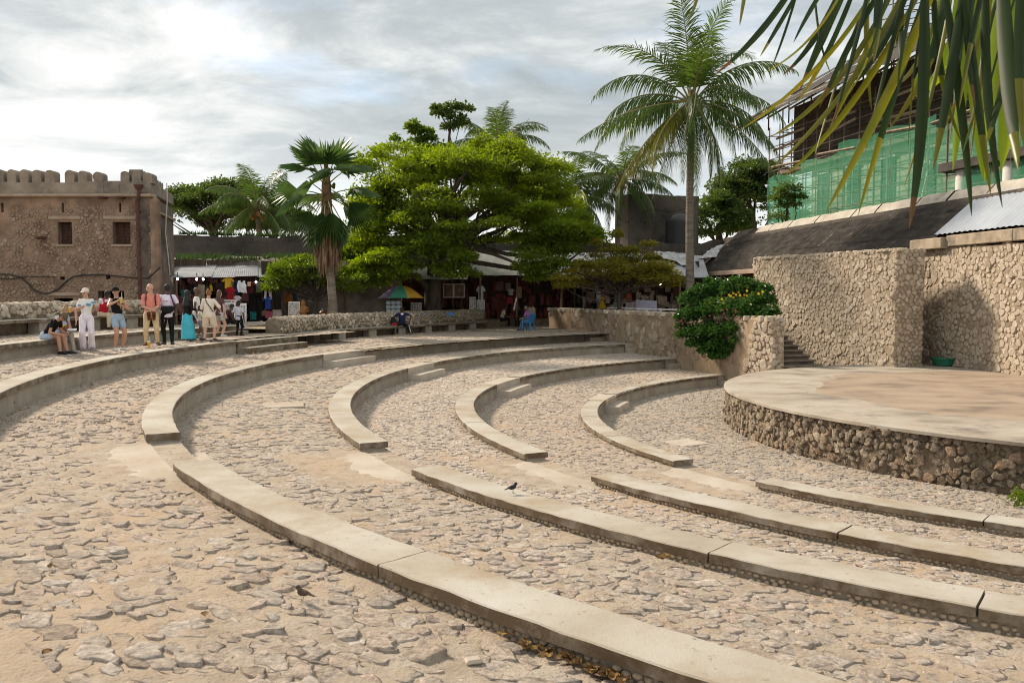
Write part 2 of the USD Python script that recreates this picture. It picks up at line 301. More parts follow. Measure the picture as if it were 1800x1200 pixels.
def set_stones(parent, lst, mapf, mat, name='stone', nparts=300, view=True):
    if not lst: return
    vs = [mapf(s[0]) for s in lst]; cam0 = A(0, 0, CAM_Z)
    size = np.array([s[2] / np.linalg.norm(v.mean(0) - cam0) for s, v in zip(lst, vs)])
    if view:
        cc = np.array([v.mean(0) for v in vs]); q = np.abs(cc[:, 0] / np.maximum(cc[:, 1], .1)) < 0.62; q &= cc[:, 1] > 0.5
        q &= (CAM_Z - cc[:, 2]) / np.maximum(cc[:, 1], .1) < 0.50; size = size * np.where(q, 1, .01)
    o = np.argsort(-size)
    for q in o[:nparts]: part(parent, name, (vs[q], lst[q][1]), mat, True)
    if len(o) > nparts:
        m = MB()
        for q in o[nparts:]: m.add(vs[q], lst[q][1])
        part(parent, name + 's', m.get(), mat, True, kind='stuff')

# ---- terraces
VIEW = lambda P: (np.abs(P[..., 0]) < 0.66 * np.maximum(P[..., 1], 0) + 1.5) & (P[..., 1] > 1.5)
TNAMES = {5: 'stage_floor', 4: 'lowest_terrace', 3: 'lower_terrace', 2: 'middle_terrace', 1: 'upper_terrace', 0: 'top_terrace', -1: 'walkway'}
TSPAN = {5: (100, 262), 4: (108, 252), 3: (108, 252), 2: (108, 252), 1: (108, 252), 0: (150, 250), -1: (150, 215)}
LAND = {2: (206.5, 212.4), 3: (206, 212.4), 4: (206, 213), 5: (205.8, 214.6)}
for k in (5, 4, 3, 2, 1, 0, -1):
    t = thing(TNAMES[k], kind='structure')
    a, b = TSPAN[k]; th = arc(a, b, 22, 0.055); r1, z1, r2, z2 = band(k, th)
    nr = int((r2 - r1).mean() / 0.055); s = np.linspace(0, 1, nr)
    s = np.r_[-0.17, s]                                     # run on under the bench behind
    r = r1[:, None] + (r2 - r1)[:, None] * s; z = z1[:, None] + (z2 - z1)[:, None] * np.clip(s, 0, 1)
    P = polar(r, th[:, None], z); P[..., 2] += (fbm(P * A(1.6, 1.6, 1), 4, 3) - 0.5) * 0.016 + (fbm(P * A(7, 7, 1), 4, 5) - 0.5) * (.046 if k == 1 else .040) + .0005
    if k == 5: P = P[:, 1:]
    part(t, 'mortar', MB().grid(P).get(), mortar, True)
    rm = float((r1.mean() + r2.mean()) / 2); sp = {1: .205, 2: .16, 5: .135}.get(k, .148)
    def mapf(q, k=k, rm=rm):
        th = q[:, 0] / rm; r1, z1, r2, z2 = band(k, th); s = q[:, 1]
        return polar(r1 + (r2 - r1) * s, th, z1 + (z2 - z1) * s + q[:, 2])
    wid = float((r2 - r1).mean())
    def keep(u, v, k=k, rm=rm):
        ok = VIEW(mapf(np.stack([u, v / wid, 0 * u], 1)))
        dg = np.degrees(u / rm)
        if k + 1 in LAND: l = LAND[k + 1]; ok &= ~((dg > l[0] - .6) & (dg < l[1] + .4) & (v < 1.15))
        if k == 1: ok &= (v < wid - .12) | (dg > 204.5)
        if k == 1: ok &= fbm(np.stack([u * .5, v * .5, 0 * u], -1), 2, 9) > 0.22
        return ok
    lst = stones(rad(a) * rm, rad(b) * rm, 0.02, wid - 0.12 + (.75 if k == 1 else 0), sp, 100 + k, keep, gap=0.003, h={1: .0025, 2: .004}.get(k, .005), hs=.0075 if k == 1 else .006, n=11, depth=0.03, jit=0.49, rough=0.22, squash=0.8, dome=.80, small=.6, flat=2)
    lst = [(np.c_[q[0][:, 0], q[0][:, 1] / wid, q[0][:, 2]], q[1], q[2]) for q in lst]
    set_stones(t, lst, mapf, paving, 'paving_stone', 300)
    if k + 1 in LAND:                                       # smooth cement landing in the aisle
        l = LAND[k + 1]; th = arc(l[0] - .5, l[1] + 1.2, 18, 0.08); s = np.linspace(0, 1, 22)
        base = rr(k + 1, th); r = base[:, None] + 0.37 + s * 1.1; th2 = th[:, None] + 0 * r
        zb = RZ[k + 1] - bh(th2); z = zb + 0.026 - 0.06 * np.clip((s - .4) / .6, 0, 1) ** 2 - .05 * (np.abs(np.linspace(-1, 1, len(th)))[:, None] ** 6)
        P = polar(r, th2, z); P[..., 2] += (fbm(P * 4, 3, 2) - .5) * .014
        P = np.concatenate([P[:, :1] - A(0, 0, .25), P], 1)
        part(t, 'cement_landing', MB().grid(P).get(), patchmat, 30)

# flat flagstone covers let into the paving
for (px, py, k, z, w, d, rz) in ((487, 704, 2, -.08, 1.15, .8, .25), (1205, 778, 5, FLOOR, .85, .8, .5), (475, 703, 2, -.08, .01, .01, 0)):
    if w < .1: continue
    p = onz(px, py, z); g = zground(p[0], p[1])
    top('drain_cover', rb((p[0], p[1], g - .009), (w, d, .05), .006, rz), patchmat, 'flat pale slab let into the paving ' + ('in front of the steps on the left' if k == 2 else 'near the round stage'), 'drain cover')

# ---- benches
SLAB = [(-.04, -.105), (-.04, -.012), (-.03, 0), (.05, .001), (.16, .001), (.28, .001), (BW - .01, 0), (BW, -.01), (BW, -.092), (.1, -.098)]
BEN = [  # ring, from, to, joints, label
 (1, 167, 204, [176.5, 186], 'curved concrete bench that leaves the left edge, in front of the standing tourists'),
 (2, 120.3, 158.9, [129, 139, 149], 'farthest long curved bench facing the camera, below the bench on piers'),
 (2, 166, 206.5, [176, 191], 'curved bench on the left with squared end, just above the foreground bench'),
 (2, 212.4, 252, [224.5, 236], 'big foreground bench sweeping to the bottom edge'),
 (3, 119.5, 157.8, [128, 138, 148], 'second curved bench from the back on the far side'),
 (3, 165, 206, [178, 192], 'sickle shaped bench in the centre left with grey squared end'),
 (3, 212.4, 252, [226.9, 233.4, 242], 'second bench from the camera, with a bird standing on it'),
 (4, 121.9, 157.5, [133, 145], 'third curved bench from the back on the far side'),
 (4, 165.8, 206, [180, 193], 'sickle shaped bench in the centre right of the aisle'),
 (4, 213, 252, [227, 240], 'third bench from the camera on the right'),
 (5, 123.2, 157.5, [135, 147], 'short curved bench on the far side nearest the stage'),
 (5, 164.3, 205.8, [180, 193], 'tightly curved bench facing the round stage'),
 (5, 214.6, 252, [230], 'thin looking bench nearest the stage on the right'),
 (0, 166, 222, [174, 183, 196], 'raised bench on the left where two women sit')]
for q, (i, a, b, jo, lab) in enumerate(BEN):
    t = thing('curved_bench', lab, 'bench'); z = RZ[i]; fh = FH if i else .37
    cuts = [a] + jo + [b]; gp = 0.010 / rr(i, rad(a)) * 57.3
    for s0, s1 in zip(cuts[:-1], cuts[1:]):
        part(t, 'seat_slab', sweep(i, SLAB, arc(s0 + gp * (s0 != a), s1 - gp * (s1 != b)), z + R_.uniform(-.004, .004), 0.016, q), concrete, 35)
    ins = 0.06 / rr(i, rad(a)) * 57.3
    part(t, 'plinth', sweep(i, [(.0, -fh - .12), (.0, -.09), (BW - .045, -.088), (BW - .045, -fh - .12)], arc(a + ins * .3, b - ins * .3), z, 0.012, q + 20), plinthmat, 35)
    th = rad(a + 1.2)
    while i >= 0 and th < rad(min(b, 207)):                 # weep holes in the seat's riser
        p = polar(np.array(rr(i, th) - .003), th, z - .285 + R_.uniform(-.02, .02))
        if th < rad(200): part(t, 'weep_hole', MB().tube([p + 0 * p, p + A(math.cos(th), math.sin(th), 0) * .05], .02, 6).get(), holemat)
        th += 2.15 / float(rr(i, th))
    if i >= 2 and a > 160:
        m = MB(); th = rad(a + .3); rg = np.random.default_rng(q)
        while th < rad(b - .2):
            P0 = polar(rr(i, th) + BW - .04, th, z - .125 + rg.uniform(-.012, .012)); v, f = ball(P0, rg.uniform(.022, .034) * A(1, 1, .8), 1); m.add(v, f)
            if rg.random() < .8: P0 = polar(rr(i, th) + BW - .035, th + .0012, z - .172 + rg.uniform(-.012, .012)); v, f = ball(P0, rg.uniform(.018, .03), 1); m.add(v, f)
            th += rg.uniform(.058, .08) / float(rr(i, th))
        part(t, 'pebbles', m.get(), pebblemat, True, kind='stuff')
# ---- steps in the aisles
def steps(i, a, b, lab, grp=None):
    t = thing('concrete_steps', lab, 'steps'); zt = RZ[i] - float(bh(np.array(rad((a + b) / 2)))) + .03; zb = RZ[i] - (FH if i else .37); mid = (zt + zb) / 2
    cz = arc(a, b, 20, .12)
    part(t, 'tread', sweep(i, [(-.03, mid), (-.03, zt - .012), (-.018, zt), (BW + .1, zt - .005), (BW + .1, mid)], cz, 0, .012, i), patchmat if i > 1 else concrete, 35)
    part(t, 'tread', sweep(i, [(-.45, zb - .2), (-.45, mid - .015), (-.435, mid), (.05, mid - .002), (.05, zb - .2)], cz, 0, .012, i + 3), patchmat if i > 1 else concrete, 35)
MIDL = {0: 'hidden by the group of tourists at the market entrance', 1: 'at the market entrance, left of the bench on piers', 2: 'left of centre between two bench ends, second from the back',
        3: 'between bench ends near the middle of the picture', 4: 'right of centre beside the third far bench', 5: 'narrow ones beside the bench nearest the stage'}
for i, (a, b) in {0: (159, 165.9), 1: (158.5, 166.9), 2: (159, 165.9), 3: (157.9, 164.9), 4: (157.6, 165.7), 5: (157.6, 164.2)}.items():
    steps(i, a, b, 'pair of concrete aisle steps ' + MIDL[i])
for i, b, w in ((2, 120.2, 'top right corner'), (3, 119.4, 'second from the top'), (4, 121.8, 'third from the top'), (5, 123.1, 'lowest, next to the stage')):
    steps(i, 111, b, 'pair of concrete steps against the plastered stone wall, ' + w)
for i, (a, b) in {2: (206.5, 212.3), 3: (206.05, 212.3), 4: (206.05, 212.9), 5: (205.85, 214.5)}.items():
    t = thing('concrete_steps', 'step in the near aisle, %s bench gap from the camera' % {2: 'first', 3: 'second', 4: 'third', 5: 'fourth'}[i], 'steps')
    zb = RZ[i] - FH; zm = RZ[i] - float(bh(np.array(rad((a + b) / 2)))) - .125; part(t, 'tread', sweep(i, [(-.02, zb - .1), (-.02, zm - .012), (-.008, zm), (.39, zm + .004), (.39, zb - .1)], arc(a + .15, b - .15, 20, .1), 0, .012, i + 2), patchmat, 35)
    part(t, 'tread', sweep(i, [(-.36, zb - .1), (-.36, zb + .10), (-.35, zb + .11), (.0, zb + .105), (.0, zb - .1)], arc(a + .2, b - .2, 20, .1), 0, .012, i), patchmat, 35)

# ---- the benches on piers and the rubble parapets behind them
rubble_l = mat_stones('parapet_stone', [(0.2958, 0.2349, 0.1653), (0.5394, 0.4698, 0.3741), (0.3915, 0.3132, 0.2262), (0.5916, 0.522, 0.4176), (0.2262, 0.174, 0.1218), (0.4524, 0.3741, 0.2784)], 20.0, .4, .8, .02, dirt=((.13, .10, .07), 1.6, .56, .72))
wallmortar = mat_noise('wall_mortar', [(0.25, (.10, .078, .055)), (0.5, (.19, .15, .105)), (0.75, (.30, .24, .17))], 4.0, 0.95, 0.8, 30.0, detail=9.0, stain=((.085, .068, .05), .5, .66), sscale=.8, bdist=.03)
def pier_bench(i, a, b, z, zt, lab, angs, ptop, plab, pz):
    t = thing('pier_bench', lab, 'bench'); cuts = np.linspace(a, b, 5)
    for s0, s1 in zip(cuts[:-1], cuts[1:]):
        part(t, 'seat_slab', sweep(i, [(-.05, -.10), (-.05, -.01), (-.04, 0), (.44, 0), (.44, -.10)], arc(s0, s1 - .02, 26), z, .014, 31), concrete, 35)
    for g in angs:
        part(t, 'pier', sweep(i, [(.0, zt - z - .1), (.0, -.101), (.40, -.101), (.40, zt - z - .1)], arc(g - .55, g + .55, 26, .2), z, .012, 7), plinthmat, 35)
    w = thing('parapet_wall', plab, 'wall')
    th = arc(a - .4, b + .2, 27, .12); rt = .36; n = 11
    ang = np.linspace(0, np.pi, n); prof = [(.46 + rt - rt * math.cos(q), ptop - rt * .55 + rt * .55 * math.sin(q)) for q in ang]
    prof = [(.46, pz)] + prof + [(.46 + 2 * rt, pz)]
    part(w, 'core', sweep(i, prof[::-1], th, 0, .03, 5), wallmortar, True)
    L = np.cumsum(np.r_[0, np.hypot(*np.diff(A(*prof), axis=0).T)]); pr = A(*prof); rm = float(rr(i, rad((a + b) / 2)))
    def mapf(q):
        th = q[:, 0] / rm; o = np.stack([np.interp(q[:, 1], L, pr[:, 0]), np.interp(q[:, 1], L, pr[:, 1])], 1); e = .02
        o2 = np.stack([np.interp(q[:, 1] + e, L, pr[:, 0]), np.interp(q[:, 1] + e, L, pr[:, 1])], 1); o1 = np.stack([np.interp(q[:, 1] - e, L, pr[:, 0]), np.interp(q[:, 1] - e, L, pr[:, 1])], 1)
        tg = o2 - o1; tg /= np.linalg.norm(tg, axis=1, keepdims=True); nr = np.stack([-tg[:, 1], tg[:, 0]], 1); o = o + nr * (q[:, 2:3] + .008)
        return polar(rr(i, th) + o[:, 0], th, o[:, 1])
    z1 = L[1] - (ptop - .36 * .55 - z) - .0
    lst = stones(rad(a) * rm, rad(b) * rm, max(z1 + .05, .02), L[-1] * .72, .155 if i == 9 else .21, 300 + i, None, gap=.017, h=.028, hs=.014, n=8, depth=.04, squash=.9)
    set_stones(w, lst, mapf, rubble_l, 'rubble_stone', 300)
    for e, nm in ((a - .35, 1), (b + .15, -1)):             # rounded ends
        pc = polar(rr(i, rad(e)) + .46 + rt, rad(e), 0.0); 
    return w
pier_bench(9, 123.5, 157.0, .73, .30, 'long curved concrete bench on square piers below the market wall', [156.3, 152, 147.4, 142.6, 138, 133.6, 129.6, 126], 1.34, 'low rounded parapet of small pale rubble behind the bench on piers', .3)
pier_bench(-1, 159.2, 214, 1.5, 1.03, 'concrete bench on piers on the left below the old fort building', [160.2, 163.6, 167.2, 171.5, 176, 180.5, 185, 190, 195, 201, 208], 1.98, 'rubble parapet on the left in front of the fort building', .9)

# ---- round stage
stagetop = mat_noise('stage_floor_concrete', [(0.3, (0.1653, 0.1392, 0.1131)), (0.41, (0.2697, 0.2306, 0.1827)), (0.5, (0.3393, 0.2915, 0.2306)), (0.58, (0.3654, 0.3262, 0.2697)), (0.72, (0.4089, 0.3741, 0.3175))], .55, .88, .5, 30.0, detail=9.0, stretch=(1, 1.6, 1),
                     stain=((.17, .145, .12), .54, .68), sscale=.75, bdist=.008, pits=((.27, .22, .17), 5.0, .58, .70))
stage_stone = mat_stones('stage_stone', [(0.174, 0.1305, 0.0914), (0.3654, 0.2871, 0.2044), (0.261, 0.2044, 0.1436), (0.4785, 0.3915, 0.2871), (0.1218, 0.0957, 0.074), (0.3654, 0.2523, 0.1653), (0.3132, 0.2523, 0.187), (0.2175, 0.174, 0.1348), (0.435, 0.3567, 0.261)], 17.0, .6, 1.0, .05, dirt=((.10, .078, .052), 2.2, .53, .64))
st = thing('round_stage', 'raised round stage of coarse rubble with a worn concrete floor', 'stage')
th = np.linspace(0, 2 * np.pi, 220); rs = np.r_[0.01, np.linspace(.5, 9.2, 30), 9.38, 9.42, 9.42, 9.36]; zs = np.r_[np.full(32, -.33), -.345, -.41, -.415]
P = polar(rs[None, :len(zs)] + 0 * th[:, None], th[:, None], zs[None, :] + 0 * th[:, None])
P[..., :2] += ((fbm(P * 3, 3, 4) - .5) * .06)[..., None] * (P[..., :2] - C) / 9.4; P[..., 2] += (fbm(P * 1.3, 3, 8) - .5) * .02; P[-1] = P[0]
part(st, 'stage_floor', MB().grid(P, flip=True).get(), stagetop, 40)
th2 = np.linspace(0, 2 * np.pi, 160); P = polar(np.linspace(.01, 1, 16)[None] * (7.0 + (fbm(np.stack([np.cos(th2) * 2.2, np.sin(th2) * 2.2, 0 * th2], -1), 4, 3) - .5)[:, None] * 2.6), th2[:, None], np.full((160, 16), -.33)); P[-1] = P[0]; P[..., 2] += (fbm(P * 1.3, 3, 8) - .5) * .02 + .005; P[:, -1, 2] -= .008
part(st, 'screed', MB().grid(P, flip=True).get(), mat_noise('stage_screed', [(0.3, (0.1479, 0.1175, 0.0914)), (0.42, (0.2436, 0.187, 0.1348)), (0.52, (0.3045, 0.2306, 0.1653)), (0.72, (0.348, 0.2784, 0.2132))], .6, .88, .5, 30.0, detail=10.0, stretch=(1, 1.7, 1), stain=((.17, .14, .115), .55, .70), sscale=.8, bdist=.008), True)
P = polar(np.array([9.3, 9.32, 9.33, 9.33, 9.34])[None] + 0 * th[:, None], th[:, None], np.array([-.37, -.6, -.9, -1.2, -1.5])[None] + 0 * th[:, None])
part(st, 'wall_core', MB().grid(P, flip=True).get(), wallmortar, True)
sm = lambda q: polar(9.33 + q[:, 2], q[:, 0] / 9.33, -1.36 + q[:, 1])
stl = stones(rad(140) * 9.33, rad(262) * 9.33, .03, .98, .16, 77, lambda u, v: np.abs(u) > 0, gap=.010, h=.035, hs=.026, n=10, depth=.05, squash=.8, rough=.22, dome=.76, flat=True, jit=.48, small=.5)
stl = [(np.c_[q[0][:, :1], np.clip(q[0][:, 1:2], -.05, .985), q[0][:, 2:]], q[1], q[2]) for q in stl]
set_stones(st, stl, sm, stage_stone, 'rubble_stone', 300)

# ---- masonry walls (A along the terraces, B and C behind the stage)
def wall_box(parent, p0, p1, thick, z0, z1, mat, name='core', topjag=.0):
    d = A(*p1[:2]) - A(*p0[:2]); L = np.hypot(*d); d /= L; nn = A(-d[1], d[0])      # body lies on the +nn side
    k = max(2, int(L / .2)); s = np.linspace(0, L, k); zt = z1 + (fbm(np.stack([s * 2, 0 * s, 0 * s], -1), 3, 4) - .5) * topjag
    prof = lambda o, z: np.stack([p0[0] + d[0] * s + nn[0] * o, p0[1] + d[1] * s + nn[1] * o, z + 0 * s], -1)
    P = np.stack([prof(0, z0), prof(0, (z0 + z1) / 2), prof(0, zt), prof(thick, zt), prof(thick, z0)], 1)
    m = MB().grid(P); 
    for e in (0, -1): v = P[e]; m.add(v, [[0, 1, 2], [0, 2, 3], [0, 3, 4]] if e else [[0, 2, 1], [0, 3, 2], [0, 4, 3]])
    part(parent, name, m.get(), mat, False)
    return d, nn, L
def face_map(p0, d, nn, z0, jag=None): return lambda q: np.stack([p0[0] + d[0] * q[:, 0] - nn[0] * (q[:, 2] + .006), p0[1] + d[1] * q[:, 0] - nn[1] * (q[:, 2] + .006), z0 + q[:, 1]], -1)
wallB = mat_stones('stage_wall_stone', [(0.392, 0.317, 0.234), (0.47, 0.396, 0.309), (0.329, 0.261, 0.192), (0.517, 0.443, 0.351), (0.431, 0.348, 0.259), (0.282, 0.222, 0.167), (0.485, 0.404, 0.309)], 15.0, .4, .9, .03, dirt=((.20, .155, .105), .7, .58, .74))
mortarB = mat_noise('stage_wall_mortar', [(0.25, (0.174, 0.1348, 0.0914)), (0.5, (0.2958, 0.2349, 0.161)), (0.75, (0.3741, 0.3001, 0.2132))], 5.0, 0.95, 0.8, 30.0, detail=9.0, stain=((.16, .125, .09), .54, .7), sscale=.6, bdist=.03)
mortarDark = mat_noise('dark_joint_mortar', [(0.25, (.085, .066, .046)), (0.75, (.2, .155, .105))], 5.0, 0.95, 0.8, 30.0, bdist=.03)
plasterA = mat_noise('low_wall_plaster', [(0.25, (.19, .135, .085)), (0.5, (.345, .255, .17)), (0.75, (.45, .345, .24))], 1.7, .95, .9, 24.0, detail=10.0, stretch=(1, 1, .55), stain=((.15, .11, .075), .53, .68), sscale=.9, bdist=.03, pits=((.52, .43, .32), 7.0, .60, .67))
A0, A1 = (2.1, 48.5), (9.4, 30.7)
w = thing('low_stone_wall', 'low plastered rubble wall running down beside the terraces to the stage', 'wall')
# the face towards the terraces
dA = A(A0[0] - A1[0], A0[1] - A1[1]); LA = np.hypot(*dA); dA /= LA; nA = A(dA[1], -dA[0])
if nA[0] < 0: nA = -nA
k = 120; s = np.linspace(0, LA, k); zt = 1.36 + (fbm(np.stack([s * 1.5, 0 * s, 0 * s], -1), 3, 4) - .5) * .08
P = np.stack([np.stack([A1[0] + dA[0] * s + nA[0] * o, A1[1] + dA[1] * s + nA[1] * o, z + 0 * s], -1) for o, z in ((0, -1.6), (0, -.6), (0, .4), (0, zt - .1), (.06, zt), (.25, zt + .05), (.44, zt), (.5, zt - .1), (.5, -1.6))], 1)
P[:, 1:4, :2] -= ((fbm(P[:, 1:4] * 1.5, 4, 3) - .5) * .10)[..., None] * nA
m = MB().grid(P); m.add(P[0], [[0, q, q + 1] for q in range(1, 8)]); m.add(P[-1], [[0, q + 1, q] for q in range(1, 8)])
part(w, 'core', m.get(), plasterA, 40)
mA = lambda q: np.stack([A1[0] + dA[0] * q[:, 0] - nA[0] * (q[:, 2] + .01), A1[1] + dA[1] * q[:, 0] - nA[1] * (q[:, 2] + .01), q[:, 1]], -1)
lst = stones(.02, 2.3, -1.2, 1.30, .225, 41, lambda u, v: u < 1.25 + .9 * (fbm(np.stack([v * 1.2, 0 * v, 0 * v], -1), 2, 5) - .5), gap=.010, h=.03, hs=.014, n=9, depth=.06, flat=True, rough=.16, dome=.78)
set_stones(w, lst, mA, wallB, 'rubble_stone', 200)
lst = stones(1.3, LA, -.9, 1.25, .26, 42, lambda u, v: fbm(np.stack([u * .9, v * .9, 0 * v], -1), 3, 5) > .50, gap=.04, h=.006, hs=.02, n=9, depth=.12, flat=True, rough=.22, dome=.8, small=.7)
set_stones(w, lst, mA, wallB, 'embedded_stone', 150)
mAt = lambda q: np.stack([A1[0] + dA[0] * q[:, 0] + nA[0] * q[:, 1], A1[1] + dA[1] * q[:, 0] + nA[1] * q[:, 1], 1.385 + q[:, 2]], -1)
lst = stones(.0, LA, .0, .5, .2, 43, None, gap=.012, h=.05, hs=.016, n=8, depth=.12)
set_stones(w, lst, mAt, rubble_l, 'coping_stone', 200)
mAe = lambda q: np.stack([A1[0] + nA[0] * q[:, 0] - dA[0] * q[:, 2], A1[1] + nA[1] * q[:, 0] - dA[1] * q[:, 2], q[:, 1]], -1)
set_stones(w, stones(.02, .5, -.6, 1.32, .2, 44, None, gap=.012, h=.035, hs=.012, n=8, depth=.06), mAe, wallB, 'end_stone', 60)

def rubble_wall(name, lab, p0, p1, thick, z0, z1, sp, seed, stone, mort, cover=1.0, top=True, end=True, h=.008, hs=.011, gap=.006, nparts=300, rubdir=1, dome=.66):
    w = thing(name, lab, 'wall'); d, nn, L = wall_box(w, p0, p1, thick, z0, z1, mort, topjag=.14)
    keep = None if cover >= 1 else (lambda u, v: fbm(np.stack([u * .8, v * .8, 0 * v], -1), 3, seed) < cover)
    set_stones(w, stones(.02, L - .01, .02, z1 - z0 - .02, sp, seed, keep, gap=gap, h=h, hs=hs, n=8, depth=.06, squash=.85, dome=.80, flat=True, rough=.17, small=.6, jit=.47), face_map(p0, d, nn, z0), stone, 'rubble_stone', nparts)
    if end:
        f = lambda q: np.stack([p1[0] + nn[0] * q[:, 0] + d[0] * (q[:, 2] + .004), p1[1] + nn[1] * q[:, 0] + d[1] * (q[:, 2] + .004), z0 + q[:, 1]], -1)
        set_stones(w, stones(.0, thick, .02, z1 - z0 - .02, sp * 1.08, seed + 1, None, gap=.014, h=.03, hs=.01, n=9, depth=.06, squash=.8, jit=.34), f, stone, 'end_stone', 140)
    if top:
        f = lambda q: np.stack([p0[0] + d[0] * q[:, 0] + nn[0] * q[:, 1], p0[1] + d[1] * q[:, 0] + nn[1] * q[:, 1], z1 + q[:, 2]], -1)
        set_stones(w, stones(.0, L, .02, thick - .02, sp * 1.1, seed + 2, None, gap=.012, h=.04, hs=.02, n=8, depth=.06), f, stone, 'coping_stone', 60)
    return w
B0, B1 = at(1323, 600, 38.6), at(1572, 600, 30.2)
rubble_wall('stage_back_wall', 'tall rubble wall behind the stage lit by the sun, stairs at its foot', B0[:2], B1[:2], 1.22, -.6, 3.83, .17, 51, wallB, mortarB, cover=.70, nparts=300, dome=.6)
C0, C1 = at(1628, 600, 32.2), at(1815, 600, 26.6); dC = (C1 - C0)[:2]; C1 = C0[:2] + dC * 2.3; C0 = C0 - np.r_[dC, 0] * .30
wc = rubble_wall('stage_side_wall', 'tall rubble wall with a flat concrete cap at the right edge', C0[:2], C1, .6, -.6, 3.92, .205, 55, wallB, mortarB, cover=.74, top=False, end=False, h=.012)
dC = dC / np.hypot(*dC); nC = A(-dC[1], dC[0]); L = np.hypot(*(C1 - C0[:2])); capm = mat_noise('cap_concrete', [(.3, (.24, .19, .135)), (.7, (.42, .345, .255))], 1.6, .93, .5, 30, stain=((.14, .115, .09), .52, .7), sscale=.9, bdist=.01)
for a, b in ((.9, 2.9), (2.91, 6.4), (6.41, 11.), (11.01, L)):
    mid = C0[:2] + dC * (a + b) / 2 + nC * (.28 if a > 1 else .2); zc = 4.12 + (.035 if a > 1 else -.02)
    part(wc, 'cap_slab', rb((mid[0], mid[1], zc), (b - a, .8 if a > 1 else 1.0, .40), .025, math.atan2(dC[1], dC[0])), capm, 30)
# stair between the low wall and the back wall
t = thing('stone_stair', 'dark stone stair climbing between the low wall and the stage back wall', 'stairs')
darkstep = mat_noise('stair_stone', [(.3, (.10, .08, .06)), (.7, (.23, .19, .145))], 3, .93, .6, 26)
dB = (B0 - B1)[:2]; dB /= np.hypot(*dB)
for q in range(8):
    c = at(1352, 650, 31.1)[:2] + dB * (.33 * q) + A(.95, .1); z = -.52 + .165 * (q + 1)
    part(t, 'tread', rb((c[0], c[1], z - .03), (2.1, .40, .06), .012, math.atan2(dB[1], dB[0]) - math.pi / 2), darkstep, 30)
    part(t, 'riser', rb((c[0], c[1] + .06, z - .12), (2.06, .30, .14), .005, math.atan2(dB[1], dB[0]) - math.pi / 2), darkstep, 30)

# ---- ground beyond
gp = [polar(np.array(float(rr(9, rad(g))) + .7), rad(g), 0)[:2] for g in np.linspace(112, 158, 20)] + [polar(np.array(30.75), rad(g), 0)[:2] for g in np.linspace(166, 250, 20)]
hole = sg.Polygon([tuple(A1)] + [tuple(q) for q in gp] + [(-6, -18), (40, -18), (40, 20), tuple(C1), tuple(C0[:2]), tuple(B1[:2]), tuple(B0[:2])]).buffer(0)
gpoly = sg.box(-1500, -1500, 1500, 1500).difference(hole)
v2, f2 = trimesh.creation.triangulate_polygon(gpoly, engine='earcut')
earth = mat_noise('packed_earth', [(.3, (.24, .185, .125)), (.7, (.40, .32, .225))], .9, .97, .6, 18)
g = top('ground', (np.c_[v2, np.full(len(v2), .72)], f2), earth, None, None, kind='structure')
part(None, 'lower_ground', MB().box((10, 8, -1.9), (140, 110, .3)).get(), earth); tag(stage.GetPrimAtPath('/World/lower_ground'), kind='structure')
# entrance paving between the parapets
th = arc(157.2, 166.5, 27, .2); P = polar(np.linspace(float(rr(1, rad(162))) + BW, 31.5, 30)[None] + 0 * th[:, None], th[:, None], np.full((len(th), 30), .745)); P[..., 2] += (fbm(P * 2, 3, 3) - .5) * .04
t = thing('entrance_floor', kind='structure'); part(t, 'mortar', MB().grid(P).get(), mortar, True)

k_ = thing('kerb', kind='structure'); part(k_, 'riser', sweep(9, [(.53, .2), (.53, .725), (.9, .725), (.9, .2)], arc(110, 123.4, 30, .3), 0, .02, 4), wallmortar, 30)
# ================================================================ THE OLD FORT ON THE LEFT
FY = 36.0
def FX(px): return (px - 900) / FPX * FY
def FZ(py): return float(at(0, py, FY)[2])
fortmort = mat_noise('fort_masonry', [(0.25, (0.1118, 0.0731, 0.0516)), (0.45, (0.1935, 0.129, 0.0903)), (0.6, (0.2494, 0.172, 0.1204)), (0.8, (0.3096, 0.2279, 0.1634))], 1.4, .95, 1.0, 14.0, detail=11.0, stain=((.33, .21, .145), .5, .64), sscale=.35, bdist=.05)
fortstone = mat_stones('fort_stone', [(0.216, 0.16, 0.112), (0.304, 0.24, 0.176), (0.184, 0.136, 0.1), (0.352, 0.284, 0.216), (0.248, 0.18, 0.128), (0.28, 0.212, 0.152), (0.144, 0.108, 0.08)], 12.0, .45, .8, .03, dirt=((.22, .145, .10), .6, .52, .66))
fortcap = mat_noise('fort_battlement', [(0.25, (0.135, 0.1125, 0.09)), (0.5, (0.2295, 0.189, 0.1485)), (0.75, (0.297, 0.252, 0.2025))], 1.6, .95, .8, 16, detail=10., stain=((.12, .10, .085), .5, .66), sscale=.7, bdist=.03)
darkwood = mat_noise('dark_wood', [(.3, (.045, .022, .016)), (.7, (.09, .045, .03))], 3, .75, .4, 30, stretch=(6, 6, 1))
lintelm = mat_noise('lintel', [(.3, (.24, .18, .13)), (.7, (.36, .28, .21))], 2, .95, .5, 30)
blackin = mat_plain('dark_interior', (.012, .010, .009), .95, .05)
rust = mat_noise('rusty_pipe', [(.3, (.05, .022, .016)), (.7, (.11, .055, .04))], 5, .8, .4, 30)
cablem = mat_plain('black_cable', (.02, .018, .017), .7)
fort = thing('fort_building', 'old two storey fort of rough rubble with rounded battlements', 'building')
X0, X1 = FX(-260), FX(270); ztop = FZ(345); zb = .6
holes = [(106, 131, 390, 429), (202, 233, 390, 429), (96, 129, 524, 532), (173, 219, 511, 529), (107, 116, 486, 492), (188, 196, 484, 491), (8, 13, 357, 373), (114, 118, 357, 373), (214, 218, 357, 373), (-120, -90, 390, 429)]
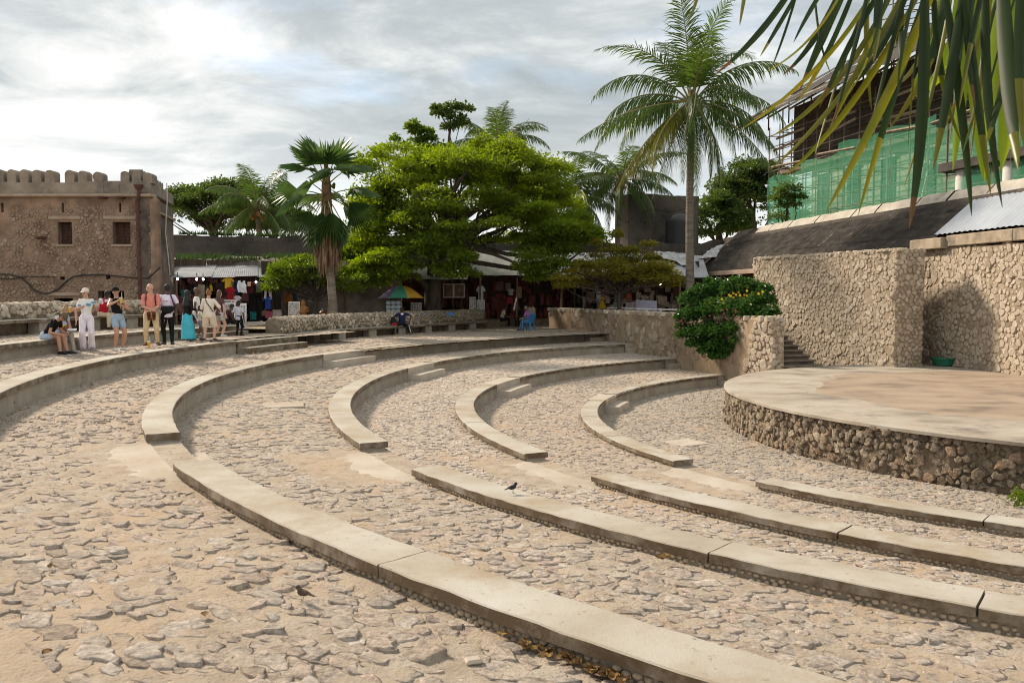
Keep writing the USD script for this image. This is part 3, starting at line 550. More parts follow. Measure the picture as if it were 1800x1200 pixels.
poly = sg.box(X0, zb, X1, ztop)
for a, b, c, d in holes: poly = poly.difference(sg.box(FX(a), FZ(d), FX(b), FZ(c)))
e = trimesh.creation.extrude_polygon(poly, .55, engine='earcut'); v = e.vertices
part(fort, 'front_wall', (np.c_[v[:, 0], FY + .55 - v[:, 2], v[:, 1]], e.faces[:, ::-1]), fortmort)
part(fort, 'inner_dark', MB().box(((X0 + X1) / 2, FY + .9, 3.2), (X1 - X0 - .4, .5, 5.0)).get(), blackin)
fm = lambda q: np.stack([q[:, 0], FY - .005 - q[:, 2], q[:, 1]], -1)
def fkeep(u, v):
    ok = fbm(np.stack([u * .55, v * .55, 0 * u], -1), 4, 12) < .60; ok &= fbm(np.stack([u * 3, v * 3, 0 * u], -1), 2, 3) < .68
    for a, b, c, d in holes: ok &= ~((u > FX(a - 3)) & (u < FX(b + 3)) & (v > FZ(d + 3)) & (v < FZ(c - 3)))
    return ok
set_stones(fort, stones(FX(-90), X1 - .05, .9, FZ(362), .15, 61, fkeep, gap=.012, h=.008, hs=.011, n=8, depth=.03, squash=.72, dome=.78, flat=True, rough=.18, small=.6), fm, fortstone, 'rubble_stone', 300)
for a, b, c, d in holes[:2] + holes[-1:]:
    s = 1 if a > 0 else 1; cx, cz, w, h = (FX(a) + FX(b)) / 2, (FZ(c) + FZ(d)) / 2, FX(b) - FX(a), FZ(c) - FZ(d)
    wn = part(fort, 'window', MB().box((cx, FY + .40, cz), (w, .04, h)).get(), darkwood)
    for k in (-1, 1):
        part(wn, 'shutter', rb((cx + k * w * .245, FY + .34, cz), (w * .46, .05, h * .97), .01), darkwood)
        for q in range(7): part(wn, 'louvre', rb((cx + k * w * .245, FY + .30, cz - h * .42 + q * h * .14), (w * .36, .05, .035), .005, rx=.5), darkwood)
    part(fort, 'lintel', rb((cx, FY - .01, FZ(c) + .17), (w + .75, .10, .16), .03), lintelm)
    part(fort, 'sill', rb((cx, FY - .01, FZ(d) - .06), (w + .15, .12, .09), .02), lintelm)
part(fort, 'lintel', rb((FX(115), FY - .01, FZ(517)), (1.3, .1, .16), .03), lintelm)
for a, b, c, d in holes[3:4]:
    for q in range(6): part(fort, 'grille_bar', MB().box((FX(a + 4 + q * 7.6), FY + .1, (FZ(c) + FZ(d)) / 2), (.03, .03, FZ(c) - FZ(d))).get(), rust)
part(fort, 'string_course', rb(((X0 + X1) / 2, FY + .12, ztop + .03), (X1 - X0 + .18, .62, .13), .03), lintelm)
# parapet and merlons
zp = FZ(320); notch = (189, 217)
for a, b in ((-260, notch[0]), (notch[1], 270)):
    m = MB(); xs = np.linspace(FX(a), FX(b), max(4, int((FX(b) - FX(a)) / .25)))
    P = np.stack([np.stack([xs, 0 * xs + FY + y, 0 * xs + z + (fbm(np.stack([xs * 2, 0 * xs, 0 * xs], -1), 2, 2) - .5) * (.08 if z > zp - .1 else 0)], -1) for y, z in ((-.03, ztop + .09), (-.03, (ztop + zp) / 2), (-.03, zp), (.5, zp), (.5, ztop + .09))], 1)
    m.grid(P); m.add(P[0], [[0, 2, 1], [0, 3, 2], [0, 4, 3]]); m.add(P[-1], [[0, 1, 2], [0, 2, 3], [0, 3, 4]]); part(fort, 'parapet', m.get(), fortcap)
part(fort, 'parapet', rb(((FX(notch[0]) + FX(notch[1])) / 2, FY + .22, ztop + .36), (FX(notch[1]) - FX(notch[0]), .5, .55), .02), fortcap)
def merlon(x, y, w, h, z, rz=0, d=.5):
    n = 9; ang = np.linspace(0, np.pi, n); r = w / 2
    pts = [(-r, 0)] + [(-r * math.cos(q), h - r * .8 + r * .8 * math.sin(q)) for q in ang] + [(r, 0)]
    e = trimesh.creation.extrude_polygon(sg.Polygon(pts), d, engine='earcut'); v = e.vertices; v = np.c_[v[:, 0], v[:, 2] - .03, v[:, 1]]
    v = v + (fbm(v * 4 + x, 2, 3)[:, None] - .5) * .05
    return moved((v, e.faces[:, ::-1]), (x, y, z), rz)
for px, py in ((7, 298), (29, 298), (51, 298), (73, 298.5), (95, 299), (130, 299), (152.5, 300), (179, 302), (226, 301), (246.5, 301), (266, 303), (-15, 298), (-37, 298), (-59, 298)):
    part(fort, 'merlon', merlon(FX(px), FY, .375, FZ(py) - zp + .05, zp - .05), fortcap)
# right side, going back
S0, S1 = A(X1, FY), at(305, 400, 41.2)[:2]; d = S1 - S0; Ls = np.hypot(*d); d /= Ls; sn = A(d[1], -d[0]); az = math.atan2(d[1], d[0])
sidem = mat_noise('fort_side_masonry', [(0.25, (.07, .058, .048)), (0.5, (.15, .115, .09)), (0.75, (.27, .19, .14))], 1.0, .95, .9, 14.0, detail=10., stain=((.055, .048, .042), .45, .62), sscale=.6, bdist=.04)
def sb(s, o, z, dm, mt, nm, r=.02): c = S0 + d * s + sn * o; return part(fort, nm, rb((c[0], c[1], z), dm, r, az), mt)
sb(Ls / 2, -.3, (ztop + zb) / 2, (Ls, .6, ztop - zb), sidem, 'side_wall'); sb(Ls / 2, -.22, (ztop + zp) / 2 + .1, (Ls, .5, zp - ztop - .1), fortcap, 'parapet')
sb(Ls / 2 + .05, -.2, ztop - .55, (Ls, .62, .10), lintelm, 'string_course')
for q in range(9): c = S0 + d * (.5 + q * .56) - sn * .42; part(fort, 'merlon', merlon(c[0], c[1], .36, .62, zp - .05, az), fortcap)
part(fort, 'corner_stone', rb((X1 - .02, FY + .25, (ztop + zb) / 2), (.5, .52, ztop - zb - .02), .12), fortmort)
# rainwater pipe with hopper, spouts, slot trims
pp = thing('drain_pipe', 'rusty brown downpipe with hopper head on the fort front', 'pipe')
hx = FX(253); part(pp, 'hopper', (lambda m: (m[0] + A(hx, FY - .2, FZ(340)), m[1]))(lathe([(.0, 0), (.06, 0), (.07, .1), (.2, .28), (.2, .34), (.0, .34)], 8)), rust)
part(pp, 'pipe', MB().tube([(hx, FY - .2, FZ(339)), (hx - .02, FY - .2, FZ(346)), (FX(249), FY - .17, FZ(354)), (FX(249), FY - .15, FZ(420)), (FX(250), FY - .15, FZ(536))], .075, 8).get(), rust)
for py in (372, 420, 470, 515): part(pp, 'bracket', rb((FX(249.5), FY - .12, FZ(py)), (.24, .16, .07), .01), rust)
for px, py in ((186, 347), (217, 347), (77, 417)):
    top('water_spout', MB().tube([(FX(px) + .2, FY + .1, FZ(py)), (FX(px) - .02, FY - .35, FZ(py) - .05)], .075, 6).get(), rust, 'short dark spout sticking out of the fort front ' + {186: 'left of the battlement notch', 217: 'right of the battlement notch', 77: 'left of the shuttered windows'}[px], 'spout')
pts = [(-60, 490), (0, 482), (20, 482), (40, 487), (52, 497), (62, 509), (76, 515.5), (90, 515), (105, 508), (120, 494), (132, 486), (150, 483), (190, 483), (225, 487), (262, 489), (275, 484), (290, 470)]
top('power_cable', MB().tube([(FX(x), FY - .06 - (.3 if x > 265 else 0), FZ(y)) for x, y in pts], .03, 6).get(), cablem, 'black cable looping along the fort front', 'cable')
pts = [(-60, 486), (0, 489), (25, 490), (50, 486), (100, 486)]
top('power_cable', MB().tube([(FX(x), FY - .05, FZ(y)) for x, y in pts], .022, 6).get(), cablem, 'second thinner cable at the far left of the fort front', 'cable')
whitec = mat_plain('white_cable', (.55, .53, .5), .6)
top('white_conduit', MB().tube([A(*at(x, y, 37.6 + .1 * k)) + A(.1, 0, 0) for k, (x, y) in enumerate(((289, 322), (290, 350), (288, 380), (287, 410), (291, 445), (295, 484)))], .022, 6).get(), whitec, 'thin white conduit running down the dark side of the fort', 'conduit')

# ================================================================ CURTAIN WALL AND MARKET
curt = mat_noise('old_fort_wall', [(0.25, (.05, .043, .037)), (0.45, (.105, .088, .074)), (0.6, (.15, .125, .102)), (0.8, (.22, .185, .15))], .8, .96, 1.0, 9.0, detail=11., stain=((.045, .04, .036), .46, .64), sscale=.4, bdist=.06)
cw = thing('fortress_wall', 'long dark weathered fortress wall behind the market stalls', 'wall')
def jagwall(p0, p1, z0, z1, th, jag=.25, seed=1, mt=None, nm='wall_section', n=60):
    p0, p1 = A(*p0), A(*p1); d = p1 - p0; L = np.hypot(*d); d /= L; nn = A(-d[1], d[0]); s = np.linspace(0, L, n); z = z1 + (fbm(np.stack([s * .7, 0 * s, 0 * s], -1), 4, seed) - .5) * jag * 2
    f = lambda o, zz: np.stack([p0[0] + d[0] * s + nn[0] * o, p0[1] + d[1] * s + nn[1] * o, zz + 0 * s], -1)
    P = np.stack([f(0, z0)] + [f(0, z0 + (z1 - .3 - z0) * q) for q in (.25, .5, .75, 1)] + [f(0, z), f(th, z), f(th, z0)], 1)
    P[:, 1:5, 1] += (fbm(P[:, 1:5] * .7, 4, seed) - .5) * .5
    m = MB().grid(P); k = P.shape[1]; m.add(P[0], [[0, q + 1, q] for q in range(1, k - 1)]); m.add(P[-1], [[0, q, q + 1] for q in range(1, k - 1)])
    return part(cw, nm, m.get(), mt or curt)
jagwall(at(296, 400, 47.5)[:2], at(640, 400, 52)[:2], .6, at(300, 411, 47.5)[2], 1.0, .16)
jagwall(at(640, 400, 52)[:2], at(1120, 400, 62)[:2], .6, at(1050, 424, 60)[2], 1.0, .3, 4)
jagwall(at(1104, 400, 60.5)[:2], at(1228, 400, 62.5)[:2], .6, at(1150, 341, 61)[2], 2.0, .12, 6, nm='tower_section', n=14)
jagwall(at(1120, 400, 58)[:2], at(1300, 400, 59)[:2], .6, at(1200, 425, 58)[2], .8, .3, 8)
ledge = mat_noise('rubble_ledge', [(.3, (.07, .06, .05)), (.5, (.16, .135, .11)), (.75, (.26, .22, .18))], 1.2, .96, 1.0, 8, detail=10., bdist=.06)
P = np.array([[A(*at(px, 0, Y)[:2], z) for Y, z in ((44.6, 1.0), (44.8, 3.7), (45.3, 4.05), (47.9, 4.3))] for px in np.linspace(292, 700, 50)]); P[..., 2] += (fbm(P * 1.2, 4, 2) - .5) * .55
part(cw, 'ledge', MB().grid(P).get(), ledge, True)
grassm = mat_leaf('grass_blade', [(.03, .06, .015), (.07, .12, .03), (.12, .14, .04)], .3)
def blades(cs, h, w, rg, spread=.4):
    n = len(cs); d = rg.normal(0, spread, (n, 3)); d[:, 2] = 1; d /= np.linalg.norm(d, axis=1, keepdims=True); a = rg.uniform(0, 6.28, n); s = np.stack([np.cos(a), np.sin(a), 0 * a], 1) * w
    hh = h * rg.uniform(.5, 1.3, n)[:, None]; v = np.stack([cs - s, cs + s, cs + d * hh], 1).reshape(-1, 3); return v, np.arange(3 * n).reshape(-1, 3)
rg = np.random.default_rng(5); px = rg.uniform(300, 640, 2600); Y = rg.uniform(44.8, 47.2, 2600); ok = fbm(np.stack([px * .03, Y, 0 * Y], -1), 3, 2) > .46; px, Y = px[ok], Y[ok]
cs = np.array([A(*at(a, 0, b)[:2], 4.0 + .1 * (b - 45)) for a, b in zip(px, Y)])
top('grass', blades(cs, .32, .04, rg), grassm, 'weeds and grass growing along the ledge of the fortress wall', 'grass', kind='stuff')
cs = np.array([A(*at(a, 0, 47.6 + .012 * (a - 296))[:2], at(300, 411, 47.5)[2] + .02) + A(0, .5, 0) for a in rg.uniform(300, 560, 500)])
top('grass', blades(cs, .28, .04, rg), grassm, 'thin grass along the top of the fortress wall on the left', 'grass', kind='stuff')

tin = mat_noise('zinc_sheet', [(0.25, (0.117, 0.1242, 0.1305)), (0.5, (0.216, 0.225, 0.234)), (0.75, (0.324, 0.333, 0.342))], 1.3, .5, .2, 30, spec=.5, metal=.25, stain=((.30, .235, .18), .56, .74), sscale=.8)
tinold = mat_noise('pale_zinc_sheet', [(0.25, (0.27, 0.279, 0.288)), (0.5, (0.387, 0.396, 0.4005)), (0.75, (0.486, 0.4905, 0.486))], .8, .55, .2, 20, spec=.4, metal=.15, stain=((.42, .36, .29), .57, .76), sscale=.7)
def sheet(p00, p10, p01, p11, n=40, amp=.022, waves=9, m=6, seed=0, sag=.05):     # front-left, front-right, back-left, back-right
    u = np.linspace(0, 1, n)[:, None, None]; v = np.linspace(0, 1, m)[None, :, None]
    P = (1 - v) * ((1 - u) * p00 + u * p10) + v * ((1 - u) * p01 + u * p11)
    P[..., 2] += amp * np.sin(u[..., 0] * waves * 2 * np.pi) + (fbm(P * .8 + seed, 3, 4) - .5) * sag
    return MB().grid(P).get()
def roof(name, lab, F0, F1, K0, K1, mt, w=.95, amp=.006, sag=.07, rows=1):
    t = thing(name, lab, 'roof'); F0, F1, K0, K1 = A(*F0), A(*F1), A(*K0), A(*K1); n = max(1, int(np.linalg.norm(F1 - F0) / w)); rg = np.random.default_rng(n)
    for q in range(n):
        a, b = q / n, (q + 1.04) / n
        for r in range(rows):
            c, e = r / rows, min(1, (r + 1.06) / rows); L = lambda s, v: (F0 + (F1 - F0) * s) * (1 - v) + (K0 + (K1 - K0) * s) * v
            lift = A(0, 0, rg.uniform(-.02, .03) + .012 * (q % 2) + .02 * r); k = (L(a, 0) - L(a, 1)) * rg.uniform(-.015, .015)
            part(t, 'roof_sheet', sheet(L(a, c) + lift + k, L(b, c) + lift + k, L(a, e) + lift, L(b, e) + lift, 46, amp, 11, 5, q, sag), mt, True)
    return t
roof('market_roof', 'corrugated tin roof over the stall beside the fort', at(282, 489, 40), at(492, 485, 43), at(306, 468, 43.5), at(486, 462, 46), tin)
roof('market_roof', 'small corrugated roof half hidden by the leafy branches in the middle', at(560, 487, 43.5), at(820, 492, 46), at(575, 466, 46), at(825, 470, 48.5), tinold)
roof('market_roof', 'pale bulging tin roof right of the big tree trunk', at(795, 484, 47.5), at(1020, 486, 50.5), at(806, 441, 51), at(1020, 444, 55), tinold, sag=.25, w=1.3)
roof('market_roof', 'torn pale sheeting roof beside the tall coconut trunk', at(1022, 487, 50.5), at(1245, 486, 53), at(1020, 444, 55), at(1232, 446, 57), tinold, sag=.35, w=1.5)
# wrinkled plastic sheets and rubble along the back of the left roof
plast = mat_noise('plastic_sheet', [(.3, (.33, .32, .32)), (.55, (.55, .54, .53)), (.8, (.68, .67, .66))], 2.2, .5, .6, 12, spec=.5)
def tarp(corners, seed, amp=.3, mt=None, name='plastic_sheet', lab='', n=26, m=12):
    p = [A(*c) for c in corners]; u = np.linspace(0, 1, n)[:, None, None]; v = np.linspace(0, 1, m)[None, :, None]
    P = (1 - v) * ((1 - u) * p[0] + u * p[1]) + v * ((1 - u) * p[2] + u * p[3]); P[..., 2] += (fbm(P * 1.7, 4, seed) - .5) * amp * 2 + (np.abs(fbm(P * A(5, 5, 5), 3, seed + 3) - .5)) * amp
    P[..., 0] += (fbm(P * 2.3, 3, seed + 5) - .5) * amp; top(name, MB().grid(P).get(), mt or plast, lab, 'sheeting', True)
tarp((at(318, 478, 43.2), at(490, 474, 45.6), at(330, 465, 44.8), at(480, 455, 47)), 3, .28, None, lab='crumpled grey plastic sheeting behind the left market roof')
tarp((at(1225, 455, 56), at(1290, 448, 57), at(1250, 436, 58), at(1290, 424, 59)), 5, .25, None, lab='crumpled white sheeting at the end of the dark tiled roof')
tarp((at(1150, 447, 55), at(1212, 468, 54), at(1150, 443, 57), at(1215, 448, 57)), 8, .3, None, lab='torn sheet hanging over the tin roof left of the coconut trunk')

# stall structure: back boards, posts, counters
board = mat_noise('stall_boards', [(.3, (.04, .029, .021)), (.7, (.10, .072, .05))], 2.0, .9, .4, 20, stretch=(4, 4, .6))
postm = mat_noise('stall_post', [(.3, (.10, .075, .05)), (.7, (.22, .17, .12))], 3, .9, .3, 30, stretch=(5, 5, .5))
counterm = mat_noise('stall_counter', [(.3, (.05, .035, .025)), (.7, (.12, .085, .06))], 3, .9, .3, 30)
STALLS = [(290, 488, 43.4, 46, 4.0, 'beside the fort building'), (492, 690, 46, 49, 3.4, 'behind the fan palm trunk'), (692, 806, 49, 51, 3.4, 'behind the striped parasol'), (808, 1012, 51.5, 55, 4.4, 'under the bulging tin roof'), (1014, 1222, 55, 57.5, 4.4, 'at the foot of the reddish tree')]
for a, b, Ya, Yb, zt, lab in STALLS:
    t = thing('market_stall', 'dark open fronted wooden stall ' + lab, 'stall'); p0, p1 = at(a, 0, Ya)[:2], at(b, 0, Yb)[:2]; d = p1 - p0; L = np.hypot(*d); d /= L; az2 = math.atan2(d[1], d[0]); nb = int(L / .42)
    for q in range(nb):
        c = p0 + d * (q + .5) * L / nb; part(t, 'board', rb((c[0], c[1] + R_.uniform(-.03, .03), zt / 2 + .35), (L / nb - .012, .05, zt - .7 + R_.uniform(-.05, .05)), .008, az2), board)
    for s in (0, L): c = p0 + d * s; part(t, 'side_panel', MB().box((c[0] - .2 * (s > 0) + .2 * (s == 0), c[1] - 1.5, zt / 2 + .3), (.06, 3.0, zt - .8)).get(), board)
    for q in range(max(2, int(L / 2.6))):
        c = p0 + d * (q + .5) * L / max(2, int(L / 2.6)); part(t, 'shelf', rb((c[0], c[1] - .6, .72 + .8), (1.9, .7, .05), .01, az2), counterm); part(t, 'shelf', rb((c[0], c[1] - .4, .72 + 1.5), (1.9, .4, .05), .01, az2), counterm)
# ---- goods on show
CL = {}
def cloth(c):
    k = '%02x%02x%02x' % tuple(int(x * 255) for x in c)
    if k not in CL: CL[k] = mat_cloth(k, c)
    return CL[k]
def garment(kind, w, h, seed):
    rg = np.random.default_rng(seed)
    if kind == 'shirt': pts = [(-.28, 0), (-.12, .03), (.12, .03), (.28, 0), (.52, -.26), (.38, -.36), (.27, -.22), (.28, -1), (-.28, -1), (-.27, -.22), (-.38, -.36), (-.52, -.26)]
    elif kind == 'vest': pts = [(-.3, 0), (-.14, 0), (-.08, -.14), (.1, -.14), (.16, 0), (.3, 0), (.3, -.25), (.42, -.35), (.5, -1), (-.3, -.92), (-.42, -.4)]
    elif kind == 'trousers': pts = [(-.3, 0), (.3, 0), (.48, -1), (.2, -1), (.0, -.35), (-.25, -.98), (-.5, -.95)]
    elif kind == 'dress': pts = [(-.2, 0), (.2, 0), (.3, -.12), (.2, -.35), (.5, -1), (-.5, -1), (-.2, -.35), (-.3, -.12)]
    else: pts = [(-.5, 0), (.5, 0), (.5, -1), (-.5, -.97)]
    poly = sg.Polygon([(x * w, y * h) for x, y in pts]); x0, y0, x1, y1 = poly.bounds; st = max(w, h) / 9
    e = trimesh.creation.extrude_polygon(poly.segmentize(st), .03, engine='earcut'); e = e.subdivide() if len(e.faces) < 300 else e
    v = e.vertices.copy(); wv = (fbm(np.c_[v[:, :2] * 5 + seed, 0 * v[:, 0]], 3, seed) - .5) * .16 + np.sin(v[:, 0] / w * 14 + seed) * .018
    return np.c_[v[:, 0], -v[:, 2] + wv, v[:, 1]], e.faces[:, ::-1]
clutm = mat_stones('small_goods', [(.35, .25, .12), (.05, .04, .035), (.45, .40, .34), (.16, .06, .03), (.08, .12, .2), (.30, .16, .07), (.5, .46, .42), (.28, .04, .05), (.09, .06, .04), (.12, .2, .12), (.40, .30, .06)], 14.0, .3, .2)
for s_, (a, b, Ya, Yb, zt, lab) in enumerate(STALLS):
    m = MB(); rg = np.random.default_rng(60 + s_); t = stage.GetPrimAtPath('/World/market_stall' + ('' if s_ == 0 else '_%03d' % s_))
    for q in range(170):
        u = rg.random(); f_ = rg.uniform(.15, 1.9); p = at(a + (b - a) * u, 0, (Ya + (Yb - Ya) * u) - f_); z = .72 + (rg.choice([.1, .45, .95, 1.65, 2.1]) + rg.uniform(-.05, .2)) * (1.0 if f_ < 1.2 else .5); k = rg.random()
        if k < .4: v, f = rb((p[0], p[1], z), rg.uniform(.08, .38, 3) * A(1, .6, 1), .01, rg.uniform(-.6, .6))
        elif k < .75: v, f = garment('cloth' if rg.random() < .5 else 'shirt', rg.uniform(.3, .55), rg.uniform(.4, .8), q); v = v + A(p[0], p[1], z + .5)
        else: v, f = moved(lathe([(0, 0), (.06, 0), (.1, .1), (.05, .2), (.07, .28), (0, .28)], 8), (p[0], p[1], z), 0, rg.uniform(.7, 1.6))
        m.add(v, f)
    part(t, 'small_goods', m.get(), clutm, 30, kind='stuff')
for k, (px, Y, z) in enumerate(((297, 40.4, 2.9), (398, 41.8, 2.9), (487, 43, 2.9), (600, 44.5, 2.9), (690, 45.3, 2.9), (842, 48.3, 3.2), (908, 49.2, 3.2), (988, 50.3, 3.2), (1125, 51.8, 3.1), (1200, 52.5, 3.1))):
    p = at(px, 0, Y); top('stall_post', MB().tube([(p[0], Y, .7), (p[0] + .04, Y, z)], .055, 7).get(), postm, 'thin wooden post holding the roof ' + ['against the fort corner', 'behind the picture boards', 'at the right end of the left stall', 'right of the fan palm trunk', 'left of the striped parasol', 'in front of the white shirt under the bulging roof', 'behind the man in the cream shirt', 'behind the left end of the plastered wall', 'behind the lavender board', 'just left of the tall coconut trunk'][k], 'post', group=None)

GOODS = [ # kind, px centre, py top, width px, height px, depth, colour, label
 ('dress', 309, 507, 11, 20, 41.6, (.72, .12, .32), 'bright pink dress hanging in the stall beside the fort'), ('shirt', 293, 508, 18, 17, 41.2, (.02, .02, .02), 'black shirt hanging left of the pink dress'),
 ('shirt', 324, 509, 17, 15, 41.8, (.05, .20, .22), 'teal shirt hanging right of the pink dress'), ('cloth', 339, 499, 14, 18, 41.9, (.025, .022, .022), 'black cloth high up in the stall beside the fort'),
 ('cloth', 354, 500, 12, 26, 42, (.33, .29, .22), 'beige printed cloth in the stall beside the fort'), ('cloth', 365, 503, 7, 12, 42, (.05, .06, .055), 'small dark cloth beside the beige one'),
 ('vest', 371, 499, 7, 13, 42, (.55, .38, .03), 'narrow yellow vest hanging near the roof'), ('shirt', 401, 489, 22, 18, 41.6, (.60, .38, .04), 'yellow shirt hanging under the tin roof'),
 ('shirt', 405, 505, 18, 23, 41.5, (.34, .02, .03), 'deep red shirt below the yellow one'), ('cloth', 388, 497, 20, 22, 42.6, (.07, .05, .05), 'brown patterned cloth behind the tourists'),
 ('vest', 424.5, 493, 19, 22, 41.7, (.78, .78, .8), 'white sleeveless top hanging under the tin roof'), ('shirt', 415, 492, 12, 24, 42.4, (.03, .07, .14), 'navy shirt behind the white sleeveless top'),
 ('shirt', 439, 495, 21, 20, 42, (.08, .015, .02), 'maroon shirt with a pale print'), ('shirt', 417.5, 520, 14, 15, 41.6, (.70, .66, .68), 'small white shirt hanging above the picture boards'),
 ('shirt', 455, 495, 19, 19, 42.3, (.075, .07, .065), 'dark grey shirt hanging under the tin roof'), ('trousers', 471, 492, 15, 34, 42, (.66, .60, .60), 'pale trousers hanging at the right end of the tin roof'),
 ('shirt', 471, 521, 18, 22, 42, (.03, .07, .30), 'royal blue shirt hanging low at the end of the tin roof'), ('cloth', 444, 516, 14, 60, 43, (.02, .02, .02), 'long black garments in the stall beside the picture boards'),
 ('cloth', 458, 525, 10, 45, 43, (.03, .028, .03), 'long charcoal garment next to the black garments'), ('cloth', 445, 548, 11, 14, 42.2, (.02, .14, .15), 'teal cloth low in front of the black garments'),
 ('cloth', 486, 500, 22, 20, 44, (.09, .085, .13), 'dark blue printed cloth left of the leafy bush'), ('dress', 507, 511, 16, 20, 43.6, (.52, .17, .02), 'orange cloth hanging below the leafy bush'),
 ('cloth', 518, 511, 8, 18, 44, (.05, .08, .09), 'slate cloth beside the orange one'), ('cloth', 473, 546, 12, 13, 42.4, (.42, .10, .16), 'pink patterned cloth above the parapet end'), ('cloth', 487, 544, 16, 16, 42.4, (.5, .44, .40), 'pale folded cloth above the parapet end'),
 ('cloth', 546, 523, 8, 7, 44.5, (.40, .27, .25), 'small pinkish cloth behind the fan palm'), ('vest', 567, 541, 4, 17, 44, (.6, .6, .66), 'narrow white cloth left of the fan palm trunk'), ('vest', 577, 541, 4, 17, 44, (.6, .58, .62), 'narrow white cloth touching the fan palm trunk'),
 ('shirt', 595, 532, 9, 12, 45, (.45, .40, .33), 'cream shirt right of the fan palm trunk'), ('cloth', 618, 522, 6, 28, 46, (.22, .16, .10), 'brown cloth between the palm and the parasol'), ('cloth', 627, 530, 9, 26, 46, (.25, .16, .10), 'tan cloth left of the parasol'),
 ('shirt', 766, 508, 10, 14, 48, (.50, .44, .46), 'pale shirt left of the framed pictures'), ('shirt', 845, 503, 16, 28, 49, (.62, .64, .68), 'white shirt bulging beside the post under the bulging roof'),
 ('cloth', 877, 495, 16, 16, 52, (.22, .15, .12), 'dull printed cloth under the bulging roof'), ('cloth', 893, 497, 10, 14, 52, (.30, .24, .20), 'beige printed cloth under the bulging roof'), ('shirt', 898, 508, 14, 11, 51, (.42, .44, .44), 'pale grey shirt under the bulging roof'),
 ('cloth', 912, 504, 10, 20, 50, (.30, .22, .14), 'tan shirt by the second post under the bulging roof'), ('cloth', 896, 522, 11, 12, 51, (.28, .04, .06), 'dark red cloth under the bulging roof'),
 ('cloth', 1063, 508, 6, 10, 54, (.35, .03, .03), 'red cloth low behind the reddish tree'), ('dress', 1106, 506, 12, 22, 54, (.45, .10, .03), 'orange red robe hanging behind the reddish tree'), ('vest', 1052, 509, 10, 22, 53.6, (.55, .56, .62), 'pale blue white garment behind the reddish tree'), ('dress', 1059, 522, 13, 20, 53, (.55, .36, .03), 'mustard yellow robe behind the low wall'),
 ('cloth', 1190, 505, 14, 24, 55, (.10, .055, .04), 'dark brown cloth near the coconut trunk'), ('cloth', 1241, 499, 9, 11, 53.5, (.03, .22, .52), 'blue cloth beside the coconut trunk')]
for k, (kd, px, py, w, h, Y, c, lab) in enumerate(GOODS):
    p = at(px, py, Y); s = Y / FPX; g = garment(kd, w * s, h * s, k)
    t = thing('hanging_' + ('garment' if kd != 'cloth' else 'cloth'), lab, 'garment' if kd != 'cloth' else 'cloth', p)
    part(t, 'fabric', g, cloth(c), 40); part(t, 'hook', MB().tube([(0, -.02, h * s * .02), (.02, -.02, .12)], .008, 5).get(), cablem)
    if kd == 'shirt' and px == 439: part(t, 'print', (lambda q: (q[0] + A(0, -.12, -.12), q[1]))(man(rbox((.16, .02, .22), .01))), cloth((.6, .5, .3)))
printm = mat_noise('picture_prints', [(.30, (.03, .03, .03)), (.42, (.22, .2, .17)), (.5, (.60, .57, .52)), (.58, (.12, .11, .1)), (.7, (.55, .5, .44))], 9.0, .8, detail=3)
boardw = mat_plain('board_white', (.62, .60, .58), .7); inkm = mat_plain('print_ink', (.06, .055, .06), .8); redm = mat_plain('print_red', (.45, .05, .09), .7)
def display(px0, px1, py0, py1, Y, lab, rows, cols, head=False, tilt=.08):
    p = at((px0 + px1) / 2, py1, Y); s = Y / FPX; W, H = (px1 - px0) * s, (py1 - py0) * s; t = thing('display_board', lab, 'display board', p)
    M = lambda m: (lambda v: np.c_[v[:, 0], v[:, 1] * 1 + v[:, 2] * tilt, v[:, 2]])(m[0])
    q = rb((0, 0, H / 2), (W, .04, H), .008); part(t, 'board', (M(q), q[1]), boardw)
    hh = H * (.86 if head else .96); rg = np.random.default_rng(int(px0))
    for i in range(rows):
        for j in range(cols):
            a, b = W * .9 / cols, hh * .94 / rows; q = rb((-W * .45 + a * (j + .5), -.026, hh * .03 + b * (i + .5)), (a * rg.uniform(.7, .92), .012, b * rg.uniform(.7, .9)), .003); part(t, 'picture', (M(q), q[1]), printm)
    if head:
        q = rb((-W * .12, -.026, H * .93), (W * .55, .012, H * .05), .003); part(t, 'heading', (M(q), q[1]), inkm); q = rb((W * .32, -.026, H * .93), (W * .2, .012, H * .06), .003); part(t, 'badge', (M(q), q[1]), redm)
display(391, 414, 527, 568, 38.6, 'white board of small pictures with a heading, behind the boy', 5, 1, True)
display(418, 433, 533, 584, 37.6, 'tall narrow white board of prints right of the boy', 7, 1)
display(507, 527, 530, 563, 40.4, 'grey board covered in small pictures left of the carved figure', 8, 5)
display(722, 741, 532, 548, 46, 'board of pale prints right of the parasol pole', 3, 4); display(825, 836, 522, 545, 48, 'rack of small pictures left of the tall post under the bulging roof', 6, 3); display(838, 852, 527, 545, 48, 'rack of small pictures right of the tall post under the bulging roof', 4, 3)
framem = mat_plain('picture_frame_wood', (.42, .38, .32), .6); paint = mat_noise('dark_painting', [(.3, (.02, .015, .012)), (.5, (.10, .06, .04)), (.7, (.22, .13, .07))], 6, .6)
